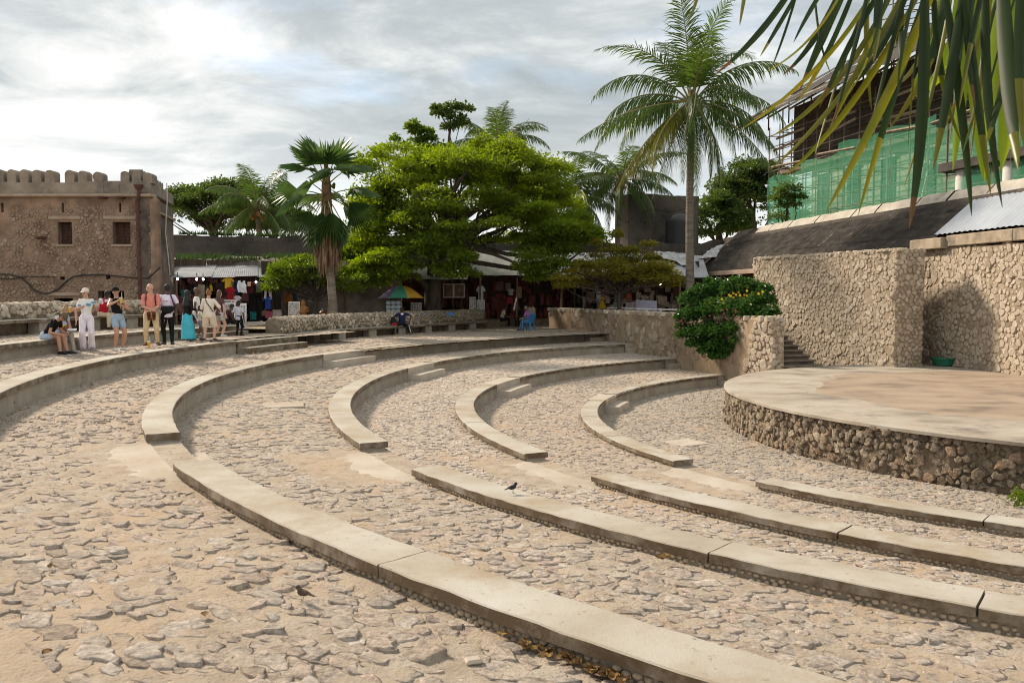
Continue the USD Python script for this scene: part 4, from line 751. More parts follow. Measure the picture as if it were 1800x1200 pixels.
for k, (a, b) in enumerate(((779.5, 796.5), (798, 816))):
    p = at((a + b) / 2, 511, 47.6); s = 47.6 / FPX; W, H = (b - a) * s, 23 * s; t = thing('framed_picture', ('left' if k == 0 else 'right') + ' one of two wood framed dark pictures hanging under the tree', 'picture', p)
    part(t, 'canvas', rb((0, 0, 0), (W - .05, .02, H - .05), .003), paint)
    for sx in (-1, 1): part(t, 'frame_side', rb((sx * W / 2, -.01, 0), (.05, .05, H + .05), .008), framem); part(t, 'frame_rail', rb((0, -.012, sx * H / 2), (W - .052, .048, .05), .008), framem)
# carved figure
woodm = mat_noise('carved_wood', [(.3, (.16, .065, .02)), (.7, (.36, .17, .06))], 8, .5, .4, 30)
p = at(533, 562, 40.6); t = thing('carved_figure', 'orange brown carved wooden figure standing left of the fan palm', 'carving', p)
part(t, 'body', lathe([(0, 0), (.2, 0), (.22, .1), (.17, .3), (.23, .45), (.19, .62), (.1, .7), (0, .7)], 12), woodm, True); part(t, 'head', ball((0, 0, .80), A(.12, .12, .15), 2), woodm, True); part(t, 'arms', MB().tube([(-.2, 0, .6), (-.27, -.06, .42), (-.1, -.2, .36), (.1, -.2, .36), (.27, -.06, .42), (.2, 0, .6)], .05, 7).get(), woodm, True); part(t, 'plinth', rb((0, 0, -.02), (.4, .4, .08), .01), woodm)
# carvings and bowls on the ground by the boards
for k, (px, py, col) in enumerate(((398, 586, (.25, .14, .07)), (404, 585, (.13, .07, .04)), (410, 585, (.42, .24, .12)), (413, 577, (.38, .22, .12)), (536, 552, (.12, .06, .03)), (568, 556, (.22, .09, .03)), (466, 556, (.2, .13, .06)))):
    p = at(px, py, 38.0 if px < 450 else 42.6); p[2] = max(p[2], .75); t = thing('carved_bowl', 'small carved wooden bowl with lid, ' + ['leftmost below the picture board', 'dark one below the picture board', 'pale one beside the boy', 'upper one beside the boy', 'dark one right of the carved figure', 'red brown one left of the palm trunk', 'brown one behind the parapet end'][k], 'bowl', p)
    m = mat_plain('bowl_wood_%d' % k, col, .5); part(t, 'bowl', lathe([(0, 0), (.12, 0), (.2, .12), (.19, .2), (0, .2)], 12), m, True); part(t, 'lid', lathe([(.2, .2), (.14, .28), (.03, .31), (.04, .36), (0, .38)], 12), m, True)
# tables, leaning slab, small things beyond the low wall
tablem = mat_plain('pale_table', (.55, .53, .5), .6); slabm = mat_plain('lavender_board', (.45, .44, .58), .6)
for k, (px, py, Y, w) in enumerate(((1090, 541, 44.5, 1.3), (1117, 542, 43.5, 1.2), (1140, 543, 42.5, 1.3), (1175, 544, 40.2, 1.0))):
    p = at(px, py, Y); t = thing('low_table', 'pale low table just behind the plastered wall, %s of four' % ['first', 'second', 'third', 'last'][k], 'table', (p[0], p[1], .72)); h = max(.4, p[2] - .72)
    part(t, 'tabletop', rb((0, 0, h), (w, .6, .05), .01), tablem)
    for sx in (-1, 1):
        for sy in (-1, 1): part(t, 'leg', rb((sx * (w / 2 - .06), sy * .24, h / 2 - .02), (.05, .05, h - .05), .006), tablem)
p = at(1136, 537, 45); t = thing('leaning_board', 'lavender board tilted up behind the plastered wall', 'board', p); part(t, 'panel', rb((0, 0, 0), (1.1, .04, .62), .006, rx=-.5, ry=.05), slabm); part(t, 'prop', MB().tube([(0, .1, .2), (0, .5, -.6)], .025, 6).get(), postm)
p = at(934, 548, 50); t = thing('plastic_container', 'pale jerrycan at the gap in the parapet', 'container', (p[0], p[1], .74)); part(t, 'body', rb((0, 0, .35), (.45, .3, .7), .06), mat_plain('jerrycan', (.38, .36, .28), .5), 30); part(t, 'cap', MB().tube([(.1, 0, .7), (.1, 0, .78)], .05, 8).get(), redm)
top('leaning_pole', MB().tube([at(903, 545, 46.5), at(908, 524, 46.8)], .045, 6).get(), whitec, 'white pole leaning behind the seated men', 'pole')
bulb = usdkit.material(stage, '/World/Looks/lit_bulb', {'e': ('emission', {'color': (1, .93, .8), 'strength': 14.0})}, surface='e.emission')
for k, (px, py, Y) in enumerate(((312, 490, 40.5), (346, 490.5, 41), (357, 490.5, 41), (450, 495, 42), (655, 539, 47), (1161, 499, 54))):
    t = thing('light_bulb', 'lit bulb hanging in the market, %s' % ['first under the left roof', 'second under the left roof', 'third under the left roof', 'fourth under the left roof', 'low one left of the parasol', 'near the coconut trunk'][k], 'lamp', at(px, py, Y)); part(t, 'globe', ball((0, 0, 0), A(.05, .05, .065), 2), bulb, True); part(t, 'holder', MB().tube([(0, 0, .06), (0, 0, .3)], .018, 6).get(), cablem)
# parasol
pm = [mat_cloth('parasol_violet', (.20, .17, .27)), mat_cloth('parasol_green', (.06, .26, .17)), mat_cloth('parasol_yellow', (.50, .29, .04))]
p = at(706, 548, 43.6); pt = at(705, 501.5, 43.6); t = thing('market_parasol', 'violet green and yellow parasol over the parapet', 'parasol', (p[0], p[1], .72)); hz = pt[2] - .72; Rr = 1.2
n = 8
for k in range(n):
    a0, a1 = (k + .5) * 2 * np.pi / n, (k + 1.5) * 2 * np.pi / n; u = np.linspace(0, 1, 7)[:, None]; v = np.linspace(0, 1, 7)[None]
    ed = 1 - .06 * np.sin(v * np.pi); th = a0 + (a1 - a0) * v; r = Rr * u * ed * (np.cos(np.pi / n) / np.cos((v - .5) * 2 * np.pi / n))
    P = np.stack([r * np.cos(th), r * np.sin(th), hz - .64 * u ** 1.7 * (1 - .05 * np.sin(v * np.pi)) - .02 * np.sin(v * np.pi) * u], -1); P2 = P - A(0, 0, .012)
    part(t, 'canopy_panel', MB().grid(P).get(), pm[[2, 0, 1, 0, 0, 1, 2, 2][k]] if k != 4 else pm[0], True); part(t, 'rib', MB().tube(P[:, 0] - A(0, 0, .02), .012, 5).get(), whitec)
part(t, 'pole', MB().tube([(0, 0, 0), (0, 0, hz)], .028, 8).get(), whitec); part(t, 'finial', ball((0, 0, hz + .03), .04, 1), whitec)
part(t, 'base', lathe([(0, 0), (.3, 0), (.3, .08), (.06, .12), (0, .12)], 12), tablem)
for k, (px, py, w, col, lab) in enumerate(((692, 540, .75, (.34, .38, .42), 'stack of bottled water packs under the parasol'), (742, 545, .45, (.10, .25, .5), 'blue bundle on the parapet right of the parasol pole'), (792, 545, .35, (.08, .18, .40), 'small blue bundle on the parapet below the framed pictures'))):
    p = at(px, py, 43.2); t = thing('goods_bundle', lab, 'goods', p); m = mat_plain('bundle_%d' % k, col, .5)
    for i in range(3 if k == 0 else 1):
        for j in range(3): part(t, 'pack', rb(((j - 1) * w / 3, 0, -.2 + i * .22), (w / 3.1, .3, .2), .04), m, 30)

# ================================================================ DARK TILED ROOF ON THE RIGHT
TS = 1.15
def eave(Y): return A(TS * 10.7 + .127 * (TS * 50 - Y), Y, CAM_Z + 1.13 * TS)
def ridge(Y): return A(TS * 13.3 + .127 * (TS * 50 - Y), Y, CAM_Z + 3.48 * TS)
tile = mat_noise('dark_roof_sheet', [(.25, (.018, .015, .013)), (.5, (.045, .038, .032)), (.75, (.09, .076, .064))], 2.5, .9, .8, 18, detail=10., spec=.2, stain=((.17, .15, .13), .60, .73), sscale=1.3, stretch=(1, .5, 1), bdist=.03)
hb = thing('tiled_roof_building', 'long low building with dark weathered corrugated roof right of the palm', 'building')
Ys = np.linspace(TS * 50, 33, 40); rg = np.random.default_rng(11)
for q in range(39):
    for r in range(3):
        c, e = r / 3, min(1.0, (r + 1.08) / 3); a, b = Ys[q], Ys[q + 1] - .03; L = lambda Y, v: eave(Y) * (1 - v) + ridge(Y) * v
        lift = A(0, 0, .03 * r + .01 * (q % 2) + rg.uniform(-.012, .02)); part(hb, 'roof_sheet', sheet(L(a, c) + lift, L(b, c) + lift, L(a, e) + lift, L(b, e) + lift, 22, .03, 5, 4, q, .05), tile, True)
ridgem = mat_noise('ridge_cement', [(0.3, (0.2871, 0.2566, 0.2088)), (0.7, (0.4611, 0.4219, 0.3567))], 1.5, .93, .5, 20, stain=((.2, .17, .14), .58, .72), sscale=.8)
cuts = [TS * 47, TS * 45.2, TS * 43, 46.2, 42.5, 40.3, 37.2, 35, 32.6, 29.9, 27, 24, 21]
for a, b in zip(cuts[:-1], cuts[1:]):
    p0, p1 = ridge(a), ridge(b - 0 + .12); pr = A([-.45, -.30], [-.42, -.22], [-.1, .10], [.1, .14], [.3, .06], [.3, -.1]); k = 8; s = np.linspace(0, 1, k)
    P = np.stack([p0 + (p1 - p0) * t + A(0, 0, .02 * math.sin(t * 9 + a)) for t in s])[:, None] + np.stack([pr[:, 0], 0 * pr[:, 0], pr[:, 1] * 1.15], -1)[None]; P += (fbm(P * 2, 3, 3)[..., None] - .5) * .08
    part(hb, 'ridge_cap', MB().grid(P).get(), ridgem, 30)
fas = mat_noise('fascia_board', [(.3, (.28, .20, .15)), (.7, (.46, .36, .28))], 2, .85, .3, 20, stretch=(1, .3, 1))
a, b = eave(TS * 50), eave(38.5); part(hb, 'fascia', rb(tuple((a + b) / 2 + A(-.06, 0, -.12)), (np.linalg.norm(b - a), .05, .26), .008, math.atan2(b[1] - a[1], b[0] - a[0])), fas)
a, b = eave(TS * 50), ridge(TS * 50); part(hb, 'barge_board', MB().tube([a + A(0, .1, .02), b + A(0, .1, .02)], .09, 5).get(), fas)
orm = mat_plain('ochre_wall', (.20, .095, .035), .9)
a, b = eave(TS * 50) + A(2.2, 0, 0), eave(30) + A(2.2, 0, 0); part(hb, 'wall', MB().box(((a + b) / 2 * A(1, 1, 0) + A(0, 0, 1.9)), (np.linalg.norm(b - a), .2, 3.0), rz=math.atan2(b[1] - a[1], b[0] - a[0])).get(), board)
for Y in (56, 53, 50): p = eave(Y); part(hb, 'post', MB().tube([(p[0] + .1, Y, .7), (p[0] + .1, Y, p[2] - .2)], .08, 7).get(), orm)
for Y in (54.5, 51.5): p = eave(Y); part(hb, 'panel', MB().box((p[0] + 1.2, Y, 2.4), (.05, 1.6, 2.0)).get(), orm)
p = ridge(TS * 50); part(hb, 'back_wall', MB().box((p[0] + 1.5, 42, 3.2), (.3, 34, 5.6), rz=.127).get(), curt)
for k, (a, b, c, dd) in enumerate((((1290, 420, 57), (1340, 413, 55), (1300, 411, 58.5), (1345, 405, 56)), ((1275, 432, 57), (1305, 424, 56), (1290, 424, 58), (1322, 415, 56.5)))):
    P = [at(*q) for q in (a, b, c, dd)]; top('loose_roof_panel', sheet(*P, 20, .02, 4, 5, k, .12), ridgem, ['pale broken panel lying at the left end of the ridge', 'second broken panel just below the ridge end'][k], 'panel', True)
# pale blue metal roof above the side wall
bluem = mat_noise('pale_metal_roof', [(0.3, (0.2262, 0.2523, 0.2915)), (0.7, (0.3132, 0.3437, 0.3828))], .9, .6, .1, 20, spec=.5, metal=.2)
mr = thing('metal_roof', 'pale blue grey sheet metal roof above the side wall at the right edge', 'roof')
Ys = np.linspace(33.15, 17, 15)
for q in range(14):
    a, b = Ys[q], Ys[q + 1] - .03; lf = A(0, 0, .10 + .012 * (q % 2)); part(mr, 'metal_sheet', sheet(eave(a) * .7 + ridge(a) * .3 + lf, eave(b) * .7 + ridge(b) * .3 + lf, ridge(a) + lf, ridge(b) + lf, 24, .016, 4, 6, q, .02), bluem, True)
# green basin in the corner
gm = mat_plain('green_plastic', (.02, .14, .08), .4)
p = onz(1657, 642, -.32); t = thing('green_basin', 'round green plastic basin in the corner of the stage walls', 'basin', (p[0], p[1], -.33)); part(t, 'bowl', lathe([(0, .02), (.30, .02), (.40, .26), (.43, .26), (.43, .29), (.39, .29), (.29, .06), (0, .06)], 22), gm, 30)
part(t, 'handle', MB().tube([(-.42, 0, .26), (-.5, -.05, .32), (-.3, -.3, .36), (0, -.44, .30)], .012, 5).get(), rust)
top('broken_slab', rb((p[0] + .5, p[1] - .55, -.28), (.75, .4, .07), .02, .5), lintelm, 'flat broken slab lying beside the green basin', 'slab')

p = at(1196, 400, 59.5); t = thing('water_tank', 'black ribbed water tank beside the dark tower behind the palm trunk', 'water tank', p * A(1, 1, 0) + A(0, 0, 4.6))
part(t, 'tank', lathe([(0, 0)] + [(1.0 + (.05 if q % 2 else 0), q * .22) for q in range(13)] + [(.55, 3.0), (.3, 3.1), (0, 3.1)], 20), mat_plain('tank_black', (.02, .02, .022), .5), 30); part(t, 'stand', rb((0, 0, -1.9), (2.4, 2.4, 3.8), .05), curt)
pts = [at(1100, 392, 58), at(1128, 372, 59.8), at(1150, 368, 60), at(1180, 372, 60), at(1210, 366, 59.8)]
top('power_cable', MB().tube(pts, .035, 5).get(), cablem, 'black cable sagging across the dark tower', 'cable')
# ================================================================ SCAFFOLDED BUILDING FAR RIGHT
NY = 70.0; NX = float(at(1357, 0, NY)[0])
def np_(s, off=0.0): return A(NX + .2 * s / 1.0198 + off, NY - s / 1.0198)     # s metres along the facade towards the camera, off = to the right (inwards)
netm = usdkit.material(stage, '/World/Looks/green_net', {'g': ('geometry', {}), 'n': ('noise_texture', {'scale': .5, 'detail': 6.0}), 'r': ('rgb_ramp', {'ramp': [(.3, (.12, .50, .27)), (.7, (.24, .66, .42))]}),
    'd': ('diffuse_bsdf', {}), 't': ('translucent_bsdf', {}), 'x': ('mix_closure', {'fac': .5}), 'c': ('transparent_bsdf', {}), 'y': ('mix_closure', {'fac': .56})},
    [('g.position', 'n.vector'), ('n.fac', 'r.fac'), ('r.color', 'd.color'), ('r.color', 't.color'), ('d.BSDF', 'x.closure1'), ('t.BSDF', 'x.closure2'), ('x.closure', 'y.closure1'), ('c.BSDF', 'y.closure2')], surface='y.closure')
greyw = mat_noise('pale_render_wall', [(.3, (.42, .39, .33)), (.7, (.56, .52, .44))], .6, .95, .3, 8, stain=((.30, .26, .2), .54, .72), sscale=.4)
polem = mat_noise('scaffold_pole', [(.3, (.10, .075, .055)), (.7, (.22, .16, .12))], 4, .7)
plankm = mat_noise('scaffold_plank', [(.3, (.16, .12, .085)), (.7, (.32, .26, .19))], 3, .85)
roofun = mat_noise('scaffold_roof_sheet', [(.3, (.025, .02, .018)), (.7, (.075, .062, .052))], 1.5, .8, .4, 8)
palew = mat_plain('white_column', (.55, .53, .48), .8)
LF = 34.0; ang = math.atan2(-.98, .196)
t = thing('big_house', 'tall pale house wrapped in green netting and scaffolding', 'building')
def fb(s, o, z, dm, mt, nm, par=t, r=.02): c = np_(s, o); return part(par, nm, rb((c[0], c[1], z), dm, r, ang), mt)
fb(LF / 2 + 2.6, 2.0, 8.4, (LF - 2, 1.0, 16.0), greyw, 'wall')
for k in range(8):
    for z in (9.7, 5.4):
        s = 5.4 + k * 3.9; w = fb(s, 1.46, z, (1.5, .12, 2.9), mat_plain('far_shutter_%d_%d' % (k, int(z)), (.07, .12, .11), .8), 'window')
        part(w, 'frame', rb((np_(s, 1.40)[0], np_(s, 1.40)[1], z + 1.5), (1.8, .2, .14), .02, ang), palew); part(w, 'frame', rb((np_(s, 1.38)[0], np_(s, 1.38)[1], z), (.08, .1, 2.9), .01, ang), palew)
fb(LF / 2, 1.6, 12.0, (LF, 1.6, .35), plankm, 'cornice'); fb(LF / 2 + .6, 1.6, 14.6, (LF - 1, .5, 4.8), mat_noise('brown_upper_wall', [(.3, (.045, .036, .03)), (.7, (.11, .088, .072))], .8, .9), 'upper_wall')
for s in (22.0, 25.5): c = np_(s, .2); part(t, 'column', MB().tube([(c[0], c[1], 2), (c[0], c[1], 9.2)], .42, 10).get(), palew, True)
fb(25.0, .2, 9.4, (8.5, 1.4, .5), roofun, 'balcony'); 
sc = thing('scaffolding', 'brown pole scaffolding in front of the netted house', 'scaffolding')
H = 15.6
for k in range(20):
    s = k * 1.75; 
    for o in (0, 1.15):
        c = np_(s, o); part(sc, 'standard', MB().tube([(c[0], c[1], .7), (c[0] + R_.normal(0, .05), c[1], H)], .045, 5).get(), polem)
for z in np.arange(1.6, 15.6, .95):
    for o in (0, 1.15):
        a, b = np_(-.5, o), np_(LF, o); part(sc, 'ledger', MB().tube([(a[0], a[1], z), (b[0], b[1], z + R_.normal(0, .1))], .035, 5).get(), polem)
for z in (12.3, 13.5, 14.5):
    for k in range(5): a, b = np_(k * 6.5 + R_.uniform(0, 2), -.1), np_(k * 6.5 + 5.5, -.1); part(sc, 'plank', MB().tube([(a[0], a[1], z + R_.normal(0, .1)), (b[0], b[1], z + R_.normal(0, .25))], .10, 4).get(), plankm)
m = MB()
for k in range(20):
    for z in np.arange(1.6, 15, .95): a, b = np_(k * 1.75, 0), np_(k * 1.75, 1.15); m.tube([(a[0], a[1], z), (b[0], b[1], z)], .035, 4)
part(sc, 'transoms', m.get(), polem, kind='stuff')
nt = thing('safety_net', 'translucent green safety netting hung on the scaffolding', 'netting')
def net(s0, s1, z0, z1, o0=-.08, o1=None, n=30):
    o1 = o0 if o1 is None else o1; s = np.linspace(s0, s1, n)[:, None]; z = np.linspace(0, 1, 16)[None]
    ztop = z1 + .25 * np.sin(s * 1.3) * .5; c = np.stack([NX + .2 * s / 1.0198 + (o0 + (o1 - o0) * (s - s0) / max(1e-6, s1 - s0)) + 0 * z, NY - s / 1.0198 + 0 * z, z0 + (ztop - z0) * z], -1)
    c[..., 0] += (fbm(c * .6, 3, 3) - .5) * .25; return MB().grid(c).get()
for a, b, zt in ((0, 5.0, 11.5), (5.04, 10, 12.0), (10.04, 15, 12.6), (15.04, 20, 12.6), (20.04, 27, 11.8), (27.04, 34, 12.2)): part(nt, 'net_panel', net(a, b, 2.0, zt), netm, True)
z = np.linspace(2, 11.4, 14)[None]; o = np.linspace(0, 4.2, 14)[:, None]; part(nt, 'net_panel', MB().grid(np.stack([NX - .1 + o + 0 * z, NY + .1 + .2 * o + 0 * z, z + 0 * o], -1)).get(), netm, True)
tr = thing('scaffold_roof', 'dark temporary roof on poles above the netted house', 'roof')
for k in range(24):
    a, b = np_(-2.5 + k * 1.6), np_(-2.5 + (k + 1.05) * 1.6); z0 = 17.0 + .01 * (k % 2) + R_.uniform(-.06, .06)
    part(tr, 'roof_sheet', sheet(np.r_[a - A(2.6, .5), z0 - 1.3], np.r_[b - A(2.6, .5), z0 - 1.3], np.r_[a + A(7, 1.4), z0 + 4.4], np.r_[b + A(7, 1.4), z0 + 4.4], 12, .04, 4, 5, k, .15), roofun, True)
for k in range(12):
    a = np_(-2 + k * 3.2); part(tr, 'rafter', MB().tube([np.r_[a - A(2.5, .4), 15.4], np.r_[a + A(6.8, 1.2), 20.9]], .08, 5).get(), plankm)
    for o in (0, 1.15): c = np_(-.2 + k * 3.2, o); part(tr, 'post', MB().tube([np.r_[c, 15.4], np.r_[c, 17.1]], .06, 5).get(), polem)
for o in (-1.2, .6, 3): a, b = np_(-2.5, o), np_(LF + 2, o); part(tr, 'purlin', MB().tube([np.r_[a, 16.3 + .55 * (o + 1.6)], np.r_[b, 16.3 + .55 * (o + 1.6)]], .09, 5).get(), plankm)
def lattice(nm, lab, p0, p1, w, nseg, mt, r=.05):
    q = thing(nm, lab, 'scaffold tower'); p0, p1 = A(*p0), A(*p1); L = p1 - p0; x = A(w, 0, 0); y = A(0, w * .7, 0)
    for a in (0 * x, x, y, x + y): part(q, 'leg', MB().tube([p0 + a, p1 + a], r, 5).get(), mt)
    for k in range(nseg):
        a, b = p0 + L * k / nseg, p0 + L * (k + 1) / nseg; part(q, 'brace', MB().tube([a, b + x], r * .6, 4).get(), mt); part(q, 'brace', MB().tube([a + x, a], r * .6, 4).get(), mt); part(q, 'brace', MB().tube([a + y, b + x + y], r * .6, 4).get(), mt)
whitep = mat_plain('white_pole', (.5, .47, .43), .6)
lattice('lattice_mast', 'slanted white lattice mast in front of the netting', at(1617, 362, 52), at(1668, 140, 54), 1.0, 11, whitep, .055)
lattice('lattice_tower', 'tall brown scaffold tower rising behind the temporary roof', at(1565, 210, 60), at(1572, -80, 60), 3.6, 12, polem, .06)
lattice('lattice_tower', 'reddish scaffold tower at the right edge behind the palm leaflets', at(1770, 345, 45), at(1768, -60, 45), 1.2, 14, mat_plain('red_pole', (.28, .09, .06), .6), .05)
p0, p1 = at(1695, 320, 50), at(1775, 140, 51); q = thing('boarded_chute', 'dark boarded slanted chute beside the white mast', 'chute'); dv = p1 - p0
for k in range(6): part(q, 'board', MB().tube([p0 + A(.3 * k, 0, 0), p1 + A(.3 * k, 0, 0)], .15, 4).get(), roofun)

# ================================================================ VEGETATION
def leaf_mesh(P, D, N, L, W, fold=.25):                  # P base (n,3), D along, N up; diamond of two folded halves
    D = D / (np.linalg.norm(D, axis=1, keepdims=True) + 1e-9); S = np.cross(D, N); S /= np.linalg.norm(S, axis=1, keepdims=True) + 1e-9; N = np.cross(S, D)
    L = np.broadcast_to(L, (len(P),))[:, None]; W = np.broadcast_to(W, (len(P),))[:, None]
    v = np.stack([P, P + D * L * .5 + S * W * .5 + N * W * fold, P + D * L - N * L * .12, P + D * L * .5 - S * W * .5 + N * W * fold], 1).reshape(-1, 3)
    i = np.arange(len(P))[:, None] * 4; f = np.concatenate([i + A(0, 1, 2).astype(int), i + A(0, 2, 3).astype(int)], 0); return v, f
def cloud(lobes, per, rg, L, W, gate=.0, gs=1.3, up=.6, shell=.42, seed=0):
    Ps, Ds, Ns = [], [], []
    for c, r, wt in lobes:
        n = int(per * wt); d = rg.normal(0, 1, (n, 3)); d /= np.linalg.norm(d, axis=1, keepdims=True); d[:, 2] = np.where(d[:, 2] < -.2, -d[:, 2] * .5, d[:, 2])
        P = A(*c) + d * A(*r) * (rg.random(n) ** shell)[:, None]; Ps.append(P); o = d * A(1, 1, .35) + rg.normal(0, .6, (n, 3)); Ds.append(o); Ns.append(A(0, 0, up * .7) + d * .9 + rg.normal(0, .4, (n, 3)))
    P, D, N = np.vstack(Ps), np.vstack(Ds), np.vstack(Ns)
    if gate: k = fbm(P * gs + seed, 3, seed) > gate; P, D, N = P[k], D[k], N[k]
    n = len(P); return leaf_mesh(P, D, N, L * rg.uniform(.6, 1.3, n), W * rg.uniform(.7, 1.2, n))
bark = mat_noise('tree_bark', [(.3, (.035, .028, .022)), (.7, (.10, .08, .062))], 5, .95, .8, 18, stretch=(1, 1, .3))
def limb(p, q, bend=.15, n=6, rg=R_):
    p, q = A(*p), A(*q); s = np.linspace(0, 1, n)[:, None]; m = np.sin(s * np.pi) * rg.normal(0, bend, 3) * np.linalg.norm(q - p) * .5; return p + (q - p) * s + m
def tree(name, lab, cat, base, lobes, per, leafm, L, W, trunk_top, tr, seed, gate=.42, gs=1.3, group=None, shell=.42, nl=None, tip=.02):
    rg = np.random.default_rng(seed); t = thing(name, lab, cat, group=group); b = A(*base); tt = A(*trunk_top)
    part(t, 'trunk', MB().tube(limb(b, tt, .06, 9, rg), np.linspace(tr * 1.25, tr * .7, 9), 9).get(), bark, True)
    for c, r, w in (lobes if nl is None else [lobes[i] for i in rg.permutation(len(lobes))[:nl]]):
        st_ = b + (tt - b) * rg.uniform(.65, 1.0); part(t, 'limb', MB().tube(limb(st_, c, .22, 7, rg), np.linspace(tr * .42, tip, 7), 6).get(), bark, True)
    v, f = cloud(lobes, per, rg, L, W, gate, gs, seed=seed, shell=shell); part(t, 'crown', (v, f), leafm, kind='stuff'); return t
def blob(px, py, Y, rx, rz, w=1.0, ry=None): return (at(px, py, Y), (rx, ry or rx, rz), w)
rg = np.random.default_rng(21)
# --- big spreading tree in the middle
bigm = mat_leaf('spreading_tree_leaf', [(0.108, 0.162, 0.0216), (0.1782, 0.2376, 0.0302), (0.2538, 0.3078, 0.041), (0.3564, 0.3888, 0.054)], .60, .42, clump=.55)
lob = []
for k in range(150):
    u = rg.uniform(0, 1); x = rg.uniform(-1, 1); hgt = math.sqrt(max(0, 1 - abs(x) ** 2.2)); pyt = 488 - hgt * 236 * rg.uniform(.05, 1.0) ** .55
    px = 835 + x * 215 - (20 if pyt > 430 else 0); pyt = max(pyt, 335 + (px - 975) * 1.5 if px > 975 else 0); pyt = max(pyt, 285 if px > 915 else 0); Y = 47 + rg.uniform(-1, 1) * 5.2 * math.sqrt(max(.05, 1 - x * x))
    if (pyt > 450 and 700 < px < 960) or (pyt > 425 and 838 < px < 928) or (pyt > 435 and px > 1000): continue
    lob.append(blob(px, pyt, Y, rg.uniform(.75, 1.5), rg.uniform(.45, .95), rg.uniform(.7, 1.2)))
for px, py, Y in ((655, 470, 43), (690, 462, 42.5), (640, 490, 43), (700, 490, 43), (672, 500, 42.6), (720, 470, 43), (790, 470, 42.5), (810, 485, 42.5), (770, 455, 42.5), (935, 470, 43), (950, 490, 43), (975, 465, 43), (980, 440, 43.5), (1010, 420, 44), (1020, 408, 44.5), (740, 445, 42.6), (940, 455, 42.5), (950, 480, 43), (640, 300, 47), (660, 275, 47), (760, 285, 46), (720, 300, 45), (840, 290, 45), (900, 310, 45), (690, 330, 44), (760, 340, 43), (850, 340, 42.5), (940, 370, 42.8), (640, 360, 44.5), (660, 400, 43.5), (720, 390, 42.5), (800, 400, 42), (880, 395, 42), (960, 410, 43), (640, 430, 44), (760, 430, 42), (810, 455, 42), (795, 480, 42), (1000, 400, 44)):
    lob.append(blob(px, py, Y, rg.uniform(.8, 1.25), rg.uniform(.4, .75), 1.2))
for px, py, Y, r, rz in ((700, 320, 46, 2.4, 1.3), (760, 300, 47, 2.6, 1.2), (830, 310, 47, 2.6, 1.3), (900, 330, 47, 2.4, 1.3), (690, 390, 45, 2.2, 1.3), (760, 370, 44.5, 2.5, 1.5), (840, 370, 44.5, 2.5, 1.5), (910, 375, 45, 2.2, 1.1), (970, 400, 45.5, 1.8, .9), (660, 350, 46, 1.8, 1.1), (720, 430, 44, 2.0, .9), (960, 430, 44, 1.3, .8), (790, 420, 43.5, 2.0, 1.0)):
    lob.append(blob(px, py, Y, r, rz, 1.5))
bt = tree('spreading_tree', 'big spreading bright green tree in the middle behind the parapet', 'tree', at(760, 552, 46.5) * A(1, 1, 0) + A(0, 0, .7), lob, 640, bigm, .20, .115, at(775, 400, 46.5), .42, 5, gate=.43, gs=1.5, nl=42, shell=.5)
part(bt, 'bough', MB().tube([at(760, 515, 46.4), at(735, 488, 45.5), at(715, 478, 45), at(690, 470, 44)], [.22, .18, .14, .07], 7).get(), bark, True)
limem = mat_leaf('lime_leaf', [(.13, .20, .014), (.21, .29, .02), (.28, .34, .03)], .5, .42)
v, f = cloud([blob(650, 462, 42.5, 1.0, .4), blob(680, 450, 42.3, 1.1, .4), blob(665, 485, 42.3, .9, .4), blob(630, 480, 42.6, .8, .4), blob(700, 478, 42.2, .7, .35), blob(985, 395, 42.6, .9, .28), blob(950, 365, 42, .8, .25), blob(700, 262, 45.6, 1.4, .25), blob(820, 270, 45.2, 1.2, .25), blob(950, 312, 45.4, 1.0, .25), blob(640, 290, 45.6, .9, .3)], 520, rg, .2, .115, .36, 1.2); part(bt, 'young_leaves', (v, f), limem, kind='stuff')
# --- other trees
darkl = mat_leaf('dark_leaf', [(0.0562, 0.0938, 0.0213), (0.1063, 0.16, 0.0325), (0.1688, 0.2188, 0.0475), (0.2375, 0.2562, 0.075)], .35, .4, clump=.7)
olive = mat_leaf('olive_leaf', [(0.154, 0.154, 0.0198), (0.242, 0.22, 0.0286), (0.352, 0.286, 0.0385), (0.352, 0.198, 0.0385)], .45, .42, clump=.9)
midl = mat_leaf('mid_leaf', [(0.0825, 0.1375, 0.0165), (0.1485, 0.209, 0.0242), (0.231, 0.286, 0.033), (0.363, 0.352, 0.0385)], .45, .42, clump=.9)
def dome(cx, cy, Y, w, h, n, rx, rz, rg, flat=.6):
    out = []
    for _ in range(n): x = rg.uniform(-1, 1); yy = math.sqrt(max(0, 1 - x * x)) * rg.uniform(.0, 1) ** flat; out.append(blob(cx + x * w, cy - yy * h, Y + rg.uniform(-1, 1) * w * Y / FPX * .5, rx * rg.uniform(.7, 1.2), rz * rg.uniform(.7, 1.2)))
    return out
tree('background_tree', 'dull green rounded tree rising behind the fort corner', 'tree', at(370, 0, 62)[:2].tolist() + [.7], dome(375, 405, 62, 85, 88, 42, 1.5, .7, rg), 520, darkl, .26, .15, at(375, 390, 62), .4, 7, gate=.42, gs=.9, nl=14)
tree('background_tree', 'low dull green tree between the left coconut palm and the fan palm', 'tree', at(480, 0, 60)[:2].tolist() + [.7], dome(485, 412, 60, 55, 55, 20, 1.2, .6, rg), 460, darkl, .26, .15, at(485, 400, 60), .3, 8, gate=.42, nl=8)
